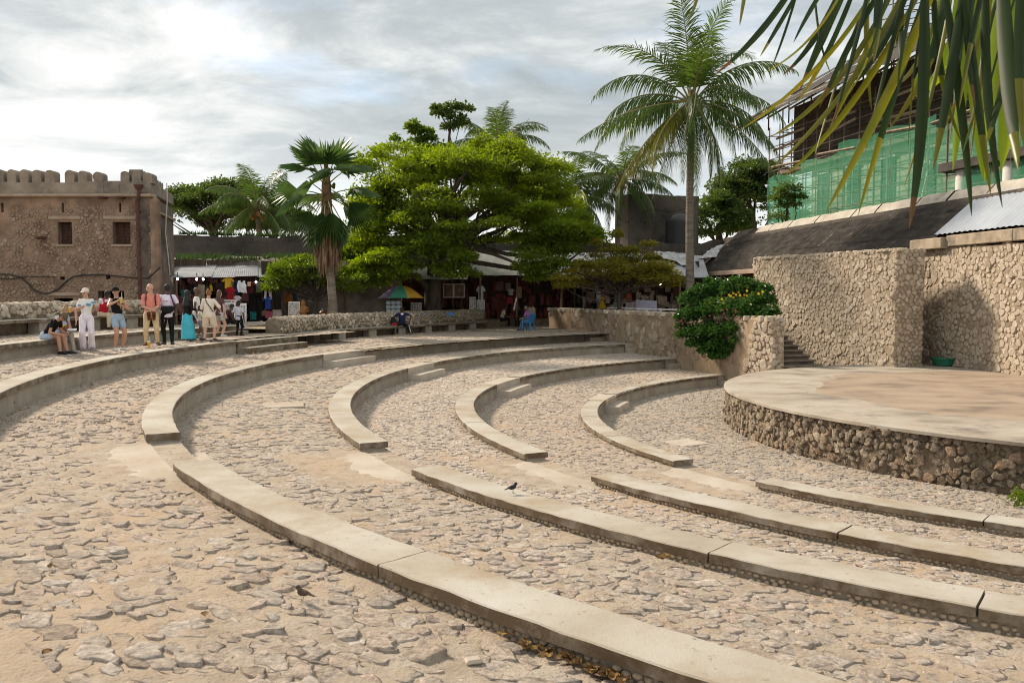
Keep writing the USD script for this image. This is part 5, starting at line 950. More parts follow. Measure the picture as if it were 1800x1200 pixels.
tree('background_tree', 'airy tree top standing above the big tree on its left side', 'tree', at(735, 0, 60)[:2].tolist() + [.7], [blob(732, 235, 60, .55, .5), blob(745, 262, 60, 1.0, .5), blob(712, 262, 60, .8, .5), blob(728, 250, 60, .8, .5), blob(755, 245, 60, .5, .4), blob(735, 285, 60, 1.6, .7), blob(725, 225, 60, .5, .6), blob(700, 245, 60, .5, .4), blob(690, 262, 60, 1.0, .4), blob(670, 278, 60, .9, .4), blob(750, 232, 60, .6, .4), blob(780, 262, 60, 1.0, .5), blob(760, 280, 60, 1.2, .5), blob(700, 285, 60, 1.2, .5)], 300, midl, .26, .16, at(735, 290, 60), .25, 9, gate=.40, nl=9)
tree('slender_tree', 'slender tree with a small tufted crown beside the distant coconut palm', 'tree', at(792, 0, 64)[:2].tolist() + [.7], [blob(795, 190, 64, .9, .5), blob(775, 200, 64, .8, .4), blob(815, 192, 64, .8, .45), blob(800, 208, 64, .8, .4), blob(790, 225, 64, .6, .4), blob(812, 218, 64, .6, .4), blob(768, 192, 64, .4, .3)], 270, darkl, .28, .17, at(792, 215, 64), .13, 10, gate=.38)
tree('background_tree', 'dark tree with reddish pods left of the green netting', 'tree', at(1330, 0, 74)[:2].tolist() + [.7], dome(1325, 395, 74, 75, 105, 50, 1.6, .8, rg), 480, darkl, .3, .18, at(1325, 390, 74), .4, 11, gate=.42, gs=.8, nl=14)
tree('background_tree', 'small dark tree in front of the netting corner', 'tree', at(1385, 0, 62)[:2].tolist() + [.7], [blob(1385, 335, 62, 1.0, .7), blob(1372, 350, 62, .8, .6), blob(1400, 348, 62, .7, .5), blob(1385, 362, 62, .9, .6), blob(1365, 385, 62, 1.0, .6)], 260, darkl, .28, .17, at(1385, 350, 62), .12, 12, gate=.36)
tree('background_tree', 'dark foliage behind the trunk of the tall coconut palm', 'tree', at(1260, 0, 70)[:2].tolist() + [.7], dome(1262, 420, 70, 45, 75, 22, 1.3, .8, rg), 420, darkl, .3, .18, at(1262, 400, 70), .3, 13, gate=.42, nl=8)
tree('market_tree', 'leafy yellow green young tree left of the fan palm trunk', 'tree', at(555, 550, 42) * A(1, 1, 0) + A(0, 0, .7), dome(548, 512, 42, 72, 55, 46, .66, .45, rg) + [blob(490, 470, 42, .5, .25), blob(515, 462, 42, .5, .25), blob(530, 458, 42, .5, .3), blob(610, 475, 42, .5, .25), blob(600, 505, 42, .6, .35), blob(630, 490, 40.6, .5, .3)], 300, midl, .15, .085, at(555, 510, 42), .09, 14, gate=.40, gs=1.8)
tree('market_tree', 'reddish olive spreading tree behind the plastered low wall', 'tree', at(1092, 552, 43.5) * A(1, 1, 0) + A(0, 0, .7), dome(1088, 508, 43.5, 98, 62, 64, .75, .42, rg) + [blob(1062, 432, 43.5, .45, .3), blob(1075, 440, 43.5, .7, .3), blob(1050, 428, 43.5, .35, .25), blob(1140, 430, 43.5, .45, .22), blob(1110, 440, 43.5, .5, .25), blob(1085, 415, 43.5, .3, .4), blob(1150, 455, 43.5, .4, .2), blob(1000, 495, 43.5, .5, .25), blob(1180, 490, 43.5, .45, .2)], 300, olive, .15, .08, at(1090, 500, 43.5), .10, 15, gate=.40, gs=1.7)

# --- coconut palms
frondm = mat_leaf('palm_leaflet', [(0.0567, 0.0972, 0.0216), (0.0918, 0.1418, 0.0324), (0.135, 0.1823, 0.0432), (0.243, 0.243, 0.0473)], .38, .38, clump=.5, mixn=.35)
frondy = mat_leaf('old_palm_leaflet', [(.10, .11, .015), (.17, .15, .02), (.24, .18, .03)], .42, .4)
rachm = mat_plain('frond_rachis', (.16, .15, .045), .55)
ptrunk = mat_noise('palm_trunk', [(.3, (.085, .07, .055)), (.5, (.16, .135, .105)), (.7, (.24, .205, .165))], 3, .93, .8, 14, stretch=(.6, .6, 5))
cocom = mat_plain('coconut_green', (.15, .17, .03), .5); cocoo = mat_plain('coconut_orange', (.42, .16, .04), .5); fibre = mat_noise('palm_fibre', [(.3, (.06, .038, .02)), (.7, (.20, .125, .06))], 6, .95, .6, 30)
def frond(L, a0, droop, rg, nl=62, ll=.85, w=.045, hang=.55, pw=1.35, sweep_=0.0):
    n = 40; s = np.linspace(0, 1, n); a = a0 - droop * s ** pw; ds = L / (n - 1); x = np.r_[0, np.cumsum(np.cos(a[:-1]) * ds)]; z = np.r_[0, np.cumsum(np.sin(a[:-1]) * ds)]
    y = sweep_ * s ** 2 * L; Pn = np.stack([x, y, z], 1); T = np.stack([np.cos(a), 0 * a, np.sin(a)], 1)
    ss = np.linspace(.14, .995, nl); out = MB()
    for sd in (-1, 1):
        q = np.clip(ss + rg.normal(0, .004, nl), 0, 1); P = np.stack([np.interp(q, s, Pn[:, k]) for k in range(3)], 1); t_ = np.stack([np.interp(q, s, T[:, k]) for k in range(3)], 1); t_ /= np.linalg.norm(t_, axis=1, keepdims=True)
        side = A(0, sd, 0) + 0 * P; up = np.cross(t_, A(0, 1, 0) + 0 * t_) * -1; up = np.where(up[:, 2:3] < 0, -up, up)
        prof = np.clip(np.sin(np.pi * np.clip((q - .02) / 1.02, 0, 1) ** .62) ** .7, .25, 1) * ll
        fw = .35 + .75 * q[:, None]; d0 = side * (1.0 - .35 * min(1, hang)) + t_ * fw * .9 + up * (.10 + rg.normal(0, .10, (nl, 1))) + A(0, 0, -.42 * hang); d0 /= np.linalg.norm(d0, axis=1, keepdims=True)
        g = A(0, 0, -1); h = (hang * .5 + rg.normal(0, .15, nl))[:, None]
        d1 = d0 + g * h; d1 /= np.linalg.norm(d1, axis=1, keepdims=True); d2 = d0 + g * h * 2.6; d2 /= np.linalg.norm(d2, axis=1, keepdims=True)
        l = (prof * rg.uniform(.72, 1.15, nl))[:, None]; p1 = P + d0 * l * .3; p2 = p1 + d1 * l * .35; p3 = p2 + d2 * l * .35
        wd = t_ * w * .5 * (0.6 + .4 * prof[:, None] / ll)
        v = np.stack([P - wd * .6, P + wd * .6, p1 - wd, p1 + wd, p2 - wd * .75, p2 + wd * .75, p3], 1).reshape(-1, 3); i = np.arange(nl)[:, None] * 7
        f = np.concatenate([i + np.array(q_) for q_ in ([0, 1, 3], [0, 3, 2], [2, 3, 5], [2, 5, 4], [4, 5, 6])], 0); out.add(v, f)
    r = MB().tube(Pn[::3], np.linspace(.05, .008, len(Pn[::3])), 5).get(); return out.get(), r
def palm(name, lab, base, crown, r0, r1, fr, seed, coco=None, ll=.85, w=.05, group=None, bend=.03, nl=62):
    rg = np.random.default_rng(seed); t = thing(name, lab, 'palm', group=group); b, c = A(*base), A(*crown); ax = limb(b, c, bend, 24, rg); rr_ = np.linspace(r0, r1, 24); rr_[0] *= 1.5; rr_[1] *= 1.15
    rr_ = np.repeat(rr_, 3)[:-2]; axx = np.stack([np.interp(np.linspace(0, 1, 70), np.linspace(0, 1, 24), ax[:, k]) for k in range(3)], 1); rr_ = rr_ * (1 + .05 * (np.arange(70) % 3 == 0))
    part(t, 'trunk', MB().tube(axx, rr_, 10).get(), ptrunk, 40)
    part(t, 'crownshaft', (lambda m: (m[0] + c - A(0, 0, .5), m[1]))(lathe([(r1, 0), (r1 * 1.7, .3), (r1 * 1.9, .6), (r1 * 1.1, 1.0), (.02, 1.3)], 9)), fibre, True)
    for az, el, L, dr, yel in fr:
        dr = dr + rg.uniform(4, 26) * (el > 0)
        lf, ra = frond(L, rad(el), rad(dr), rg, nl, ll * rg.uniform(.9, 1.1), w, 1.15 + .5 * (el < 10) - .75 * (el > 60), sweep_=rg.normal(0, .11)); az = rad(az) + rg.normal(0, .04)
        o = c + A(math.cos(az), math.sin(az), 0) * r1 * .8 + A(0, 0, .2); f = part(t, 'frond', moved(lf, o, az), frondy if yel else frondm); part(f, 'rachis', moved(ra, o, az), rachm)
    for k in range(coco[0] if coco else 0):
        a = rg.uniform(0, 6.28); q = c + A(math.cos(a) * .42, math.sin(a) * .42, rg.uniform(-.5, -.1)); part(t, 'coconut', ball(q, A(.13, .13, .16), 1), coco[1], True)
    return t
big = [(182, 4, 5.6, 62, 0), (172, 22, 5.3, 88, 0), (160, 48, 5.6, 85, 0), (200, 62, 5.4, 70, 0), (120, 76, 5.2, 50, 0), (60, 80, 5.3, 45, 0), (20, 68, 5.4, 62, 0), (340, 50, 5.3, 80, 0), (5, 24, 5.6, 82, 0), (350, 2, 5.0, 70, 0), (205, -8, 6.4, 30, 0), (228, -26, 6.4, 30, 1), (252, -36, 5.6, 34, 0), (212, -34, 6.4, 26, 1), (290, -42, 5.6, 30, 0), (262, -52, 5.6, 22, 0), (306, -50, 5.6, 24, 0), (238, -46, 5.8, 26, 0), (322, -30, 5.8, 38, 0), (338, -14, 5.2, 55, 0), (270, 62, 4.6, 95, 0), (90, 30, 5, 80, 0), (140, 12, 5.0, 75, 0), (45, 8, 5.0, 70, 0), (265, 10, 4.4, 95, 0), (300, 25, 4.8, 95, 0), (110, -20, 4.6, 40, 0), (70, -25, 4.6, 40, 0), (228, 84, 5.2, 30, 0), (310, 84, 5.0, 35, 0), (180, -38, 4.4, 30, 1)]
palm('coconut_palm', 'tall coconut palm with a full crown standing behind the low wall', at(1214, 560, 42) * A(1, 1, 0) + A(0, 0, .7), at(1216, 186, 41.6), .22, .15, big, 31, (16, cocom), ll=1.4, w=.068, nl=66)
def rfr(n, L, rg, up=1.0): 
    return [((k * 137.5 + rg.uniform(-12, 12)) % 360, 82 - 112 * (k / n) ** .9 * up + rg.uniform(-7, 7), L * rg.uniform(.85, 1.1), rg.uniform(48, 88), 0) for k in range(n)]
palm('coconut_palm', 'coconut palm with pale fronds above the fortress wall on the left', at(452, 0, 56)[:2].tolist() + [.7], at(452, 372, 56), .2, .15, rfr(22, 4.0, rg), 32, (10, cocoo), ll=1.25, w=.07)
palm('coconut_palm', 'distant coconut palm rising above the middle of the big tree', at(872, 0, 66)[:2].tolist() + [.7], at(874, 262, 66), .2, .16, [(180, 28, 4.4, 75, 0), (165, 60, 4.6, 55, 0), (100, 78, 4.6, 35, 0), (60, 75, 4.6, 40, 0), (20, 55, 4.8, 80, 0), (5, 40, 4.6, 95, 0), (350, 62, 4.6, 85, 0), (195, 5, 3.8, 70, 0), (340, 5, 3.6, 85, 0), (270, 70, 4.2, 60, 0), (230, 45, 4.2, 80, 0), (310, 40, 4.2, 85, 0), (140, 35, 4, 80, 0), (40, 30, 4, 80, 0)], 33, None, ll=1.25, w=.07)
palm('coconut_palm', 'coconut palm with orange nuts at the right shoulder of the big tree', at(1000, 0, 58)[:2].tolist() + [.7], at(1000, 352, 58), .2, .15, rfr(20, 4.2, rg), 34, (14, cocoo), ll=1.25, w=.07)
palm('coconut_palm', 'coconut palm half hidden behind the left fronds of the tallest palm', at(1092, 0, 60)[:2].tolist() + [.7], at(1092, 322, 60), .2, .15, rfr(22, 4.6, rg, 1.1), 35, (6, cocoo), ll=1.25, w=.07)

# --- fan palm
fanm = mat_leaf('fan_leaf', [(0.0675, 0.1275, 0.0375), (0.108, 0.177, 0.054), (0.18, 0.2475, 0.075)], .35, .4, clump=.5); deadm = mat_noise('dead_frond', [(.3, (.075, .045, .028)), (.5, (.165, .105, .065)), (.7, (.27, .185, .12))], 5, .9, .4, 20, stretch=(4, 4, .5))
def fan(R, rg, spread=125, n=15, fold=.13, droop=.35):
    th = np.radians(np.linspace(-spread, spread, 2 * n + 1)); v = [A(0, 0, 0)]; f = []
    def pt(r, a, up): x, y = r * math.cos(a), r * math.sin(a); return A(x, y, up - droop * (r / R) ** 2 * R * .35)
    for k, a in enumerate(th): v.append(pt(R * .50, a, fold * R * (1 if k % 2 else -1) * .5))
    for k in range(n): a = th[2 * k + 1]; v.append(pt(R * rg.uniform(.9, 1.05), a + rg.normal(0, .015), -.06 * R))
    for k in range(2 * n): f.append([0, 1 + k, 2 + k])
    for k in range(n): b = 1 + 2 * k; f += [[b, 2 * n + 2 + k, b + 1], [b + 1, 2 * n + 2 + k, b + 2]]
    return np.array(v), np.array(f)
fb_, fc = at(588, 556, 39.3) * A(1, 1, 0) + A(0, 0, .7), at(574, 362, 39.3)
t = thing('fan_palm', 'fan palm with a skirt of dead brown fronds left of the big tree', 'palm'); ax = limb(fb_, fc, .01, 12)
part(t, 'trunk', MB().tube(ax, np.linspace(.21, .16, 12), 10).get(), ptrunk, 40)
part(t, 'old_leaf_bases', MB().tube([fc - A(0, 0, 1.5), fc - A(0, 0, .8), fc - A(0, 0, .2)], [.36, .30, .26], 9).get(), fibre, True)
part(t, 'crown_stem', MB().tube([fc - A(0, 0, .4), fc + A(0, 0, .9), fc + A(0, 0, 1.9)], [.26, .22, .08], 9).get(), fibre, True)
def orient(m, o, az, el, roll=0):
    v, f = m; M = trimesh.transformations.euler_matrix(roll, -el, az, 'sxyz')[:3, :3]; return v @ M.T + A(*o), f
FANS = [(80, 78, 1.1, 1.35), (200, 75, 1.1, 1.3), (350, 72, 1.1, 1.3), (170, 42, 1.2, 1.25), (15, 40, 1.2, 1.2), (180, 12, 1.3, 1.2), (355, 14, 1.3, 1.2), (205, -8, 1.4, 1.2), (165, -20, 1.3, 1.2), (335, -15, 1.3, 1.2), (20, -28, 1.3, 1.2), (235, -38, 1.2, 1.3), (265, -45, 1.1, 1.3), (295, -40, 1.2, 1.3), (320, -60, 1.0, 1.4), (215, -60, 1.0, 1.4), (190, -55, 1.2, 1.45), (350, -58, 1.2, 1.45), (240, -66, 1.0, 1.5), (300, -66, 1.0, 1.5), (270, -62, 1.1, 1.5), (250, 20, 1.2, 1.15), (300, 30, 1.2, 1.15), (120, 10, 1.2, 1.2), (60, -10, 1.2, 1.2), (190, 58, 1.1, 1.2), (270, 68, 1.0, 1.2)]
for k, (az, el, pl, R) in enumerate(FANS):
    az, el = rad(az), rad(el); d = A(math.cos(az) * math.cos(el), math.sin(az) * math.cos(el), math.sin(el)); o = fc + A(0, 0, .9 if el > .4 else .45); e = o + d * pl
    f = part(t, 'fan_leaf', orient(fan(R * 1.12, rg, rg.uniform(70, 110) if el > -.2 else rg.uniform(38, 62)), e, az, el - (.2 if el > .9 else .4), rg.normal(0, .35 if el > -.2 else .9)), fanm); part(f, 'petiole', MB().tube([o, (o + e) / 2 + A(0, 0, .05), e + d * .2], [.035, .025, .02], 5).get(), rachm)
m = MB()
for k in range(420):
    a = rg.uniform(0, 6.28); z = rg.uniform(-.3, .9); r0 = rg.uniform(.2, .34); l = rg.uniform(1.1, 2.1); r1 = r0 + rg.uniform(.10, .42); z -= .85; wv = rg.uniform(.02, .05)
    p = fc + A(math.cos(a) * r0, math.sin(a) * r0, z - .35); q = fc + A(math.cos(a) * r1, math.sin(a) * r1, z - .35 - l * .55); e = fc + A(math.cos(a) * r1 * .85, math.sin(a) * r1 * .85, z - .35 - l); s = A(-math.sin(a), math.cos(a), 0) * wv
    m.add([p - s, p + s, q + s * 1.3, q - s * 1.3, e], [[0, 1, 2], [0, 2, 3], [3, 2, 4]])
part(t, 'dead_skirt', m.get(), deadm, kind='stuff')
for k in range(5): a = rg.uniform(0, 6.28); part(t, 'fruit_bunch', ball(fc + A(math.cos(a) * .35, math.sin(a) * .35, .75 + rg.uniform(0, .3)), A(.07, .07, .10), 1), frondy, True)

# --- flowering bush on the low wall
bushm = mat_leaf('bush_leaf', [(0.0336, 0.0864, 0.0168), (0.06, 0.138, 0.0264), (0.102, 0.198, 0.0384), (0.18, 0.264, 0.048)], .28, .3, clump=1.4)
bl = []
for px, py, Y, r in ((1215, 530, 35, .45), (1235, 520, 35, .5), (1260, 512, 34.8, .5), (1290, 510, 34.2, .5), (1318, 512, 33.8, .5), (1340, 530, 33, .45), (1355, 550, 32.4, .3), (1205, 560, 35, .4), (1230, 555, 34.6, .6), (1260, 550, 34.2, .65), (1290, 550, 33.6, .65), (1320, 550, 33, .6), (1225, 585, 34.4, .4), (1250, 585, 34, .5), (1275, 585, 33.6, .55), (1300, 580, 33.2, .5), (1320, 575, 32.8, .4), (1265, 608, 33.6, .38), (1280, 615, 33.4, .3), (1272, 625, 33.4, .2), (1300, 600, 33, .3), (1200, 575, 34.9, .25), (1352, 575, 32, .2), (1240, 600, 34.2, .25), (1345, 510, 33.2, .25), (1300, 497, 34, .25), (1250, 497, 35, .25), (1205, 525, 35.2, .25), (1205, 590, 34.6, .35), (1222, 606, 34.3, .35), (1245, 618, 33.9, .35), (1312, 592, 33, .35), (1328, 585, 32.6, .3), (1258, 628, 33.6, .25), (1295, 612, 33.2, .28), (1345, 560, 32.3, .3)):
    bl.append((at(px, py, Y - .3), (r * 1.12, r * .8, r * 1.0), r * r * 4.5))
t = thing('flowering_bush', 'dense green bush with yellow flowers draped over the low wall', 'bush'); rb_ = np.random.default_rng(8)
part(t, 'leaves', cloud(bl, 760, rb_, .15, .10, .26, 2.2, shell=.35), bushm, kind='stuff')
part(t, 'stem', MB().tube([at(1280, 590, 34), at(1290, 560, 34.4), at(1300, 545, 34.6)], .05, 6).get(), bark, True)
yel = mat_plain('yellow_petal', (.75, .50, .015), .6); pink = mat_plain('pink_bract', (.28, .06, .075), .6)
def blossoms(nm, mt, pts, n, sprd, sz, num=120):
    k = 0
    for px, py, Y in pts:
        for _ in range(n):
            c = at(px + rb_.normal(0, sprd), py + rb_.normal(0, sprd), Y - .55 + rb_.normal(0, .12)); m = MB(); a0 = rb_.uniform(0, 6.28)
            for j in range(5):
                a = a0 + j * 1.257; d = A(math.cos(a), -.35, math.sin(a)); s = A(-math.sin(a), 0, math.cos(a)) * sz * .45; m.add([c, c + d * sz * .6 + s, c + d * sz, c + d * sz * .6 - s], [[0, 1, 2], [0, 2, 3]])
            part(t, nm, m.get(), mt)
blossoms('yellow_flower', yel, ((1280, 515, 34), (1275, 528, 34), (1270, 535, 34), (1298, 498, 34), (1312, 505, 33.8), (1310, 520, 33.6), (1318, 518, 33.4), (1333, 516, 33), (1250, 533, 34.4), (1278, 500, 34.5), (1335, 524, 33), (1298, 518, 34)), 4, 4.5, .055)
blossoms('pink_bract', pink, ((1195, 565, 35), (1203, 566, 34.8), (1282, 548, 33.4), (1272, 552, 33.5), (1290, 556, 33.2), (1300, 553, 33), (1255, 560, 33.8)), 5, 5.0, .045)
# --- weeds at the stage foot
for px, py, s in ((1800, 872, .16), (1797, 880, .12)):
    p = onz(px, py, FLOOR + .1); cs = p + rb_.normal(0, .12, (80, 3)) * A(1, 1, .5); top('weed', leaf_mesh(cs, rb_.normal(0, 1, (80, 3)) + A(0, 0, .8), rb_.normal(0, 1, (80, 3)) + A(0, 0, 1), .09, .05), midl, 'small green weed growing at the foot of the stage wall' if s > .15 else 'lower green weed sprig beside the stage wall', 'weed', kind='stuff')

# --- the frond hanging into the picture from a palm beside the camera
nearm = mat_leaf('near_palm_leaflet', [(.012, .026, .005), (.022, .046, .007), (.042, .075, .010)], .40, .55, clump=2.0)
tipm = mat_leaf('yellowing_leaflet', [(.05, .075, .008), (.12, .12, .012), (.20, .15, .02)], .42, .35, clump=5.0, mixn=.9)
t = thing('overhanging_frond', 'dark palm frond hanging into the top right corner close to the camera', 'palm frond')
q = thing('overhanging_frond', 'broad yellow green backlit leaves behind the hanging frond at the right edge', 'palm frond')
NEAR = [ # start px,py  bend px,py  end px,py  width px  depth  yellow
 (1236, -60, 1224, 0, 1206, 44, 9, 2.9, 1), (1316, -60, 1308, -5, 1300, 46, 11, 2.9, 1), (1420, -70, 1345, 45, 1256, 132, 17, 2.7, 0), (1424, -50, 1372, 40, 1336, 100, 12, 2.7, 0), (1415, -60, 1382, 50, 1351, 132, 7, 2.7, 0),
 (1500, -70, 1440, 55, 1376, 132, 17, 2.6, 0), (1505, -60, 1452, 55, 1406, 158, 22, 2.6, 0), (1430, -50, 1440, 60, 1462, 132, 6, 2.6, 0), (1560, -60, 1450, 105, 1302, 228, 13, 2.5, 1), (1590, -60, 1480, 130, 1356, 240, 16, 2.5, 1),
 (1600, -40, 1490, 150, 1352, 300, 17, 2.4, 1), (1640, -60, 1510, 165, 1376, 312, 18, 2.4, 1), (1660, -60, 1560, 170, 1452, 372, 26, 2.3, 1), (1530, -70, 1524, 60, 1532, 195, 15, 2.6, 1), (1640, -40, 1575, 160, 1508, 380, 24, 2.3, 0),
 (1625, -60, 1622, 200, 1598, 402, 30, 2.2, 0), (1655, -60, 1690, 190, 1708, 380, 22, 2.2, 0), (1590, -70, 1580, 50, 1590, 130, 22, 2.5, 0), (1700, -60, 1672, 130, 1640, 300, 26, 2.2, 0), (1690, -70, 1718, 160, 1742, 345, 24, 2.1, 0),
 (1735, -60, 1735, 150, 1762, 365, 24, 2.1, 0), (1760, -70, 1770, 140, 1790, 300, 40, 2.0, 0), (1740, -60, 1725, 120, 1690, 275, 18, 2.2, 1), (1800, -60, 1795, 100, 1800, 260, 30, 2.0, 0), (1610, -60, 1560, 60, 1500, 150, 20, 2.5, 0), (1575, -60, 1500, 70, 1440, 190, 18, 2.5, 0),
 (1660, -60, 1640, 90, 1560, 230, 22, 2.4, 0), (1820, -50, 1760, 160, 1735, 250, 20, 2.1, 0), (1715, -60, 1705, 60, 1715, 190, 26, 2.2, 0), (1545, -60, 1545, 30, 1535, 110, 24, 2.5, 0), (1640, -60, 1655, 120, 1690, 250, 18, 2.3, 0), (1475, -60, 1430, 10, 1395, 75, 12, 2.6, 0), (1680, -60, 1640, 150, 1588, 330, 12, 2.3, 1)]
for qq in range(22):
    x0 = 1440 + qq * 17; x2 = x0 - 60 + (qq * 37 % 90) - max(0, 1560 - x0) * .35; NEAR.append((x0 + 60, -60, (x0 + 60 + x2) / 2 + 12 - (qq * 13 % 24), 60 + (qq * 29 % 50), x2, 130 + (qq * 53 % 170), 7 + (qq * 7 % 9), 2.25 + (qq * 11 % 7) * .07, int(qq % 5 == 0)))
def leaflet(P, w, rg, twist=.6):
    n = len(P); T = np.gradient(P, axis=0); T /= np.linalg.norm(T, axis=1, keepdims=True); v0 = P - A(0, 0, CAM_Z); v0 /= np.linalg.norm(v0, axis=1, keepdims=True); S = np.cross(T, v0); S /= np.linalg.norm(S, axis=1, keepdims=True)
    tw = rg.uniform(-twist, twist) + rg.uniform(-.5, .5) * np.linspace(0, 1, n); N = np.cross(S, T); S = S * np.cos(tw)[:, None] + N * np.sin(tw)[:, None]; N = np.cross(S, T)
    s = np.linspace(0, 1, n); pr = np.minimum(1, .55 + s * 1.8) * np.clip((1 - s) / .45, 0, 1) ** .6; ww = (w * .5 * np.maximum(pr, .04))[:, None]
    return MB().grid(np.stack([P - S * ww + N * ww * .45, P, P + S * ww + N * ww * .45], 1)).get()
rn = np.random.default_rng(44); brownm = mat_leaf('brown_tip', [(.10, .055, .02), (.17, .10, .03), (.22, .15, .05)], .3, .6, clump=6.0)
for x0, y0, x1, y1, x2, y2, w, Y, ye in NEAR:
    s = np.linspace(0, 1, 14)[:, None]; a, b, c = A(x0, y0), A(x1, y1), A(x2, y2); ctrl = 2 * b - (a + c) / 2; pp_ = (1 - s) ** 2 * a + 2 * s * (1 - s) * ctrl + s ** 2 * c; Yv = Y + .25 * (1 - s[:, 0]) + rn.uniform(-.1, .1)
    P = np.array([at(u, v_, yy) for (u, v_), yy in zip(pp_, Yv)]); v, f = leaflet(P, w * Y / FPX * .68, rn); k = 13 if ye else int(rn.choice([7, 8, 9, 10, 11, 13])); row = f.min(1) // 3; cut = lambda ok: (lambda g: (v[np.unique(g)], np.searchsorted(np.unique(g), g)))(f[ok])
    q_ = part(t, 'leaflet', cut(row < k), tipm if ye else nearm, True)
    if k < 13: part(q_, 'yellow_tip', cut(row >= k), tipm if k < 11 else brownm, True)
part(t, 'rachis', MB().tube([at(1215, -70, 3.1), at(1330, -85, 3.0), at(1450, -95, 2.85), at(1580, -90, 2.7), at(1700, -85, 2.45), at(1860, -80, 2.1), at(2100, -40, 1.7)], [.006, .01, .014, .018, .022, .026, .03], 7).get(), rachm, True)
for x0, y0, x1, y1, x2, y2, w, Y in ((1780, -60, 1765, 60, 1748, 200, 60, 3.6), (1800, -60, 1790, 90, 1760, 300, 50, 3.5), (1690, -60, 1680, 80, 1610, 170, 30, 3.6), (1700, -40, 1690, 120, 1675, 300, 26, 3.6), (1720, -40, 1720, 130, 1730, 320, 34, 3.5), (1650, 0, 1640, 80, 1600, 160, 18, 3.6), (1815, -40, 1800, 60, 1790, 120, 50, 3.4)):
    s = np.linspace(0, 1, 14)[:, None]; a, b, c = A(x0, y0), A(x1, y1), A(x2, y2); ctrl = 2 * b - (a + c) / 2; pp_ = (1 - s) ** 2 * a + 2 * s * (1 - s) * ctrl + s ** 2 * c
    P = np.array([at(u, v_, Y) for u, v_ in pp_]); part(q, 'leaflet', leaflet(P, w * Y / FPX, rn, .3), limem, True)
part(q, 'rachis', MB().tube([at(1640, -70, 3.7), at(1760, -75, 3.6), at(1900, -60, 3.4)], [.008, .014, .02], 6).get(), rachm, True)
# ================================================================ PEOPLE
SK = {'fair': mat_plain('skin_fair', (.50, .28, .20), .5, var=.05), 'tan': mat_plain('skin_tan', (.42, .22, .14), .5, var=.05), 'dark': mat_plain('skin_dark', (.075, .035, .022), .45, var=.08), 'brown': mat_plain('skin_brown', (.13, .065, .04), .45, var=.08)}
HAIR = {'blond': mat_plain('hair_blond', (.30, .19, .09), .6), 'auburn': mat_plain('hair_auburn', (.20, .085, .03), .6), 'black': mat_plain('hair_black', (.012, .010, .009), .7), 'grey': mat_plain('hair_grey', (.20, .19, .18), .7), 'brown': mat_plain('hair_brown', (.09, .05, .03), .6)}
eyem = mat_plain('eye_dark', (.015, .01, .01), .3); lipm = mat_plain('lip', (.28, .10, .085), .5); rubberm = mat_plain('white_rubber', (.6, .58, .55), .6)
SPH = trimesh.creation.icosphere(subdivisions=1).vertices; SP2 = trimesh.creation.icosphere(subdivisions=2).vertices
def eln(c, r, M=None, s=SPH): p = s * np.broadcast_to(r, (3,)); return (p @ M.T if M is not None else p) + c
def hull(*ps): return m3.Manifold.hull_points(np.vstack(ps).astype(np.float32))
def bone(a, b, ra, rb_): return hull(eln(A(*a), ra), eln(A(*b), rb_))
def solid(parts, L=.03, it=8, wr=0.0, seed=0, ws=9.0):
    m = m3.Manifold.batch_boolean(parts, m3.OpType.Add).refine_to_length(L); v, f = man(m); tm = trimesh.Trimesh(v, f, process=True)
    if it: trimesh.smoothing.filter_taubin(tm, .5, .53, it)
    v = np.array(tm.vertices)
    if wr: v = v + tm.vertex_normals * ((fbm(v * ws + seed, 3, seed) - .45) * wr)[:, None]
    return v, np.array(tm.faces)
def ik(r, t, l1, l2, hint):
    r, t = A(*r), A(*t); d = t - r; L = np.linalg.norm(d); d = d / L; L = min(L, (l1 + l2) * .995); a = (l1 ** 2 - l2 ** 2 + L * L) / (2 * L); hgt = math.sqrt(max(0, l1 * l1 - a * a)); hh = A(*hint); hh = hh - d * hh.dot(d); hh /= np.linalg.norm(hh) + 1e-9
    return r + d * a + hh * hgt, r + d * L
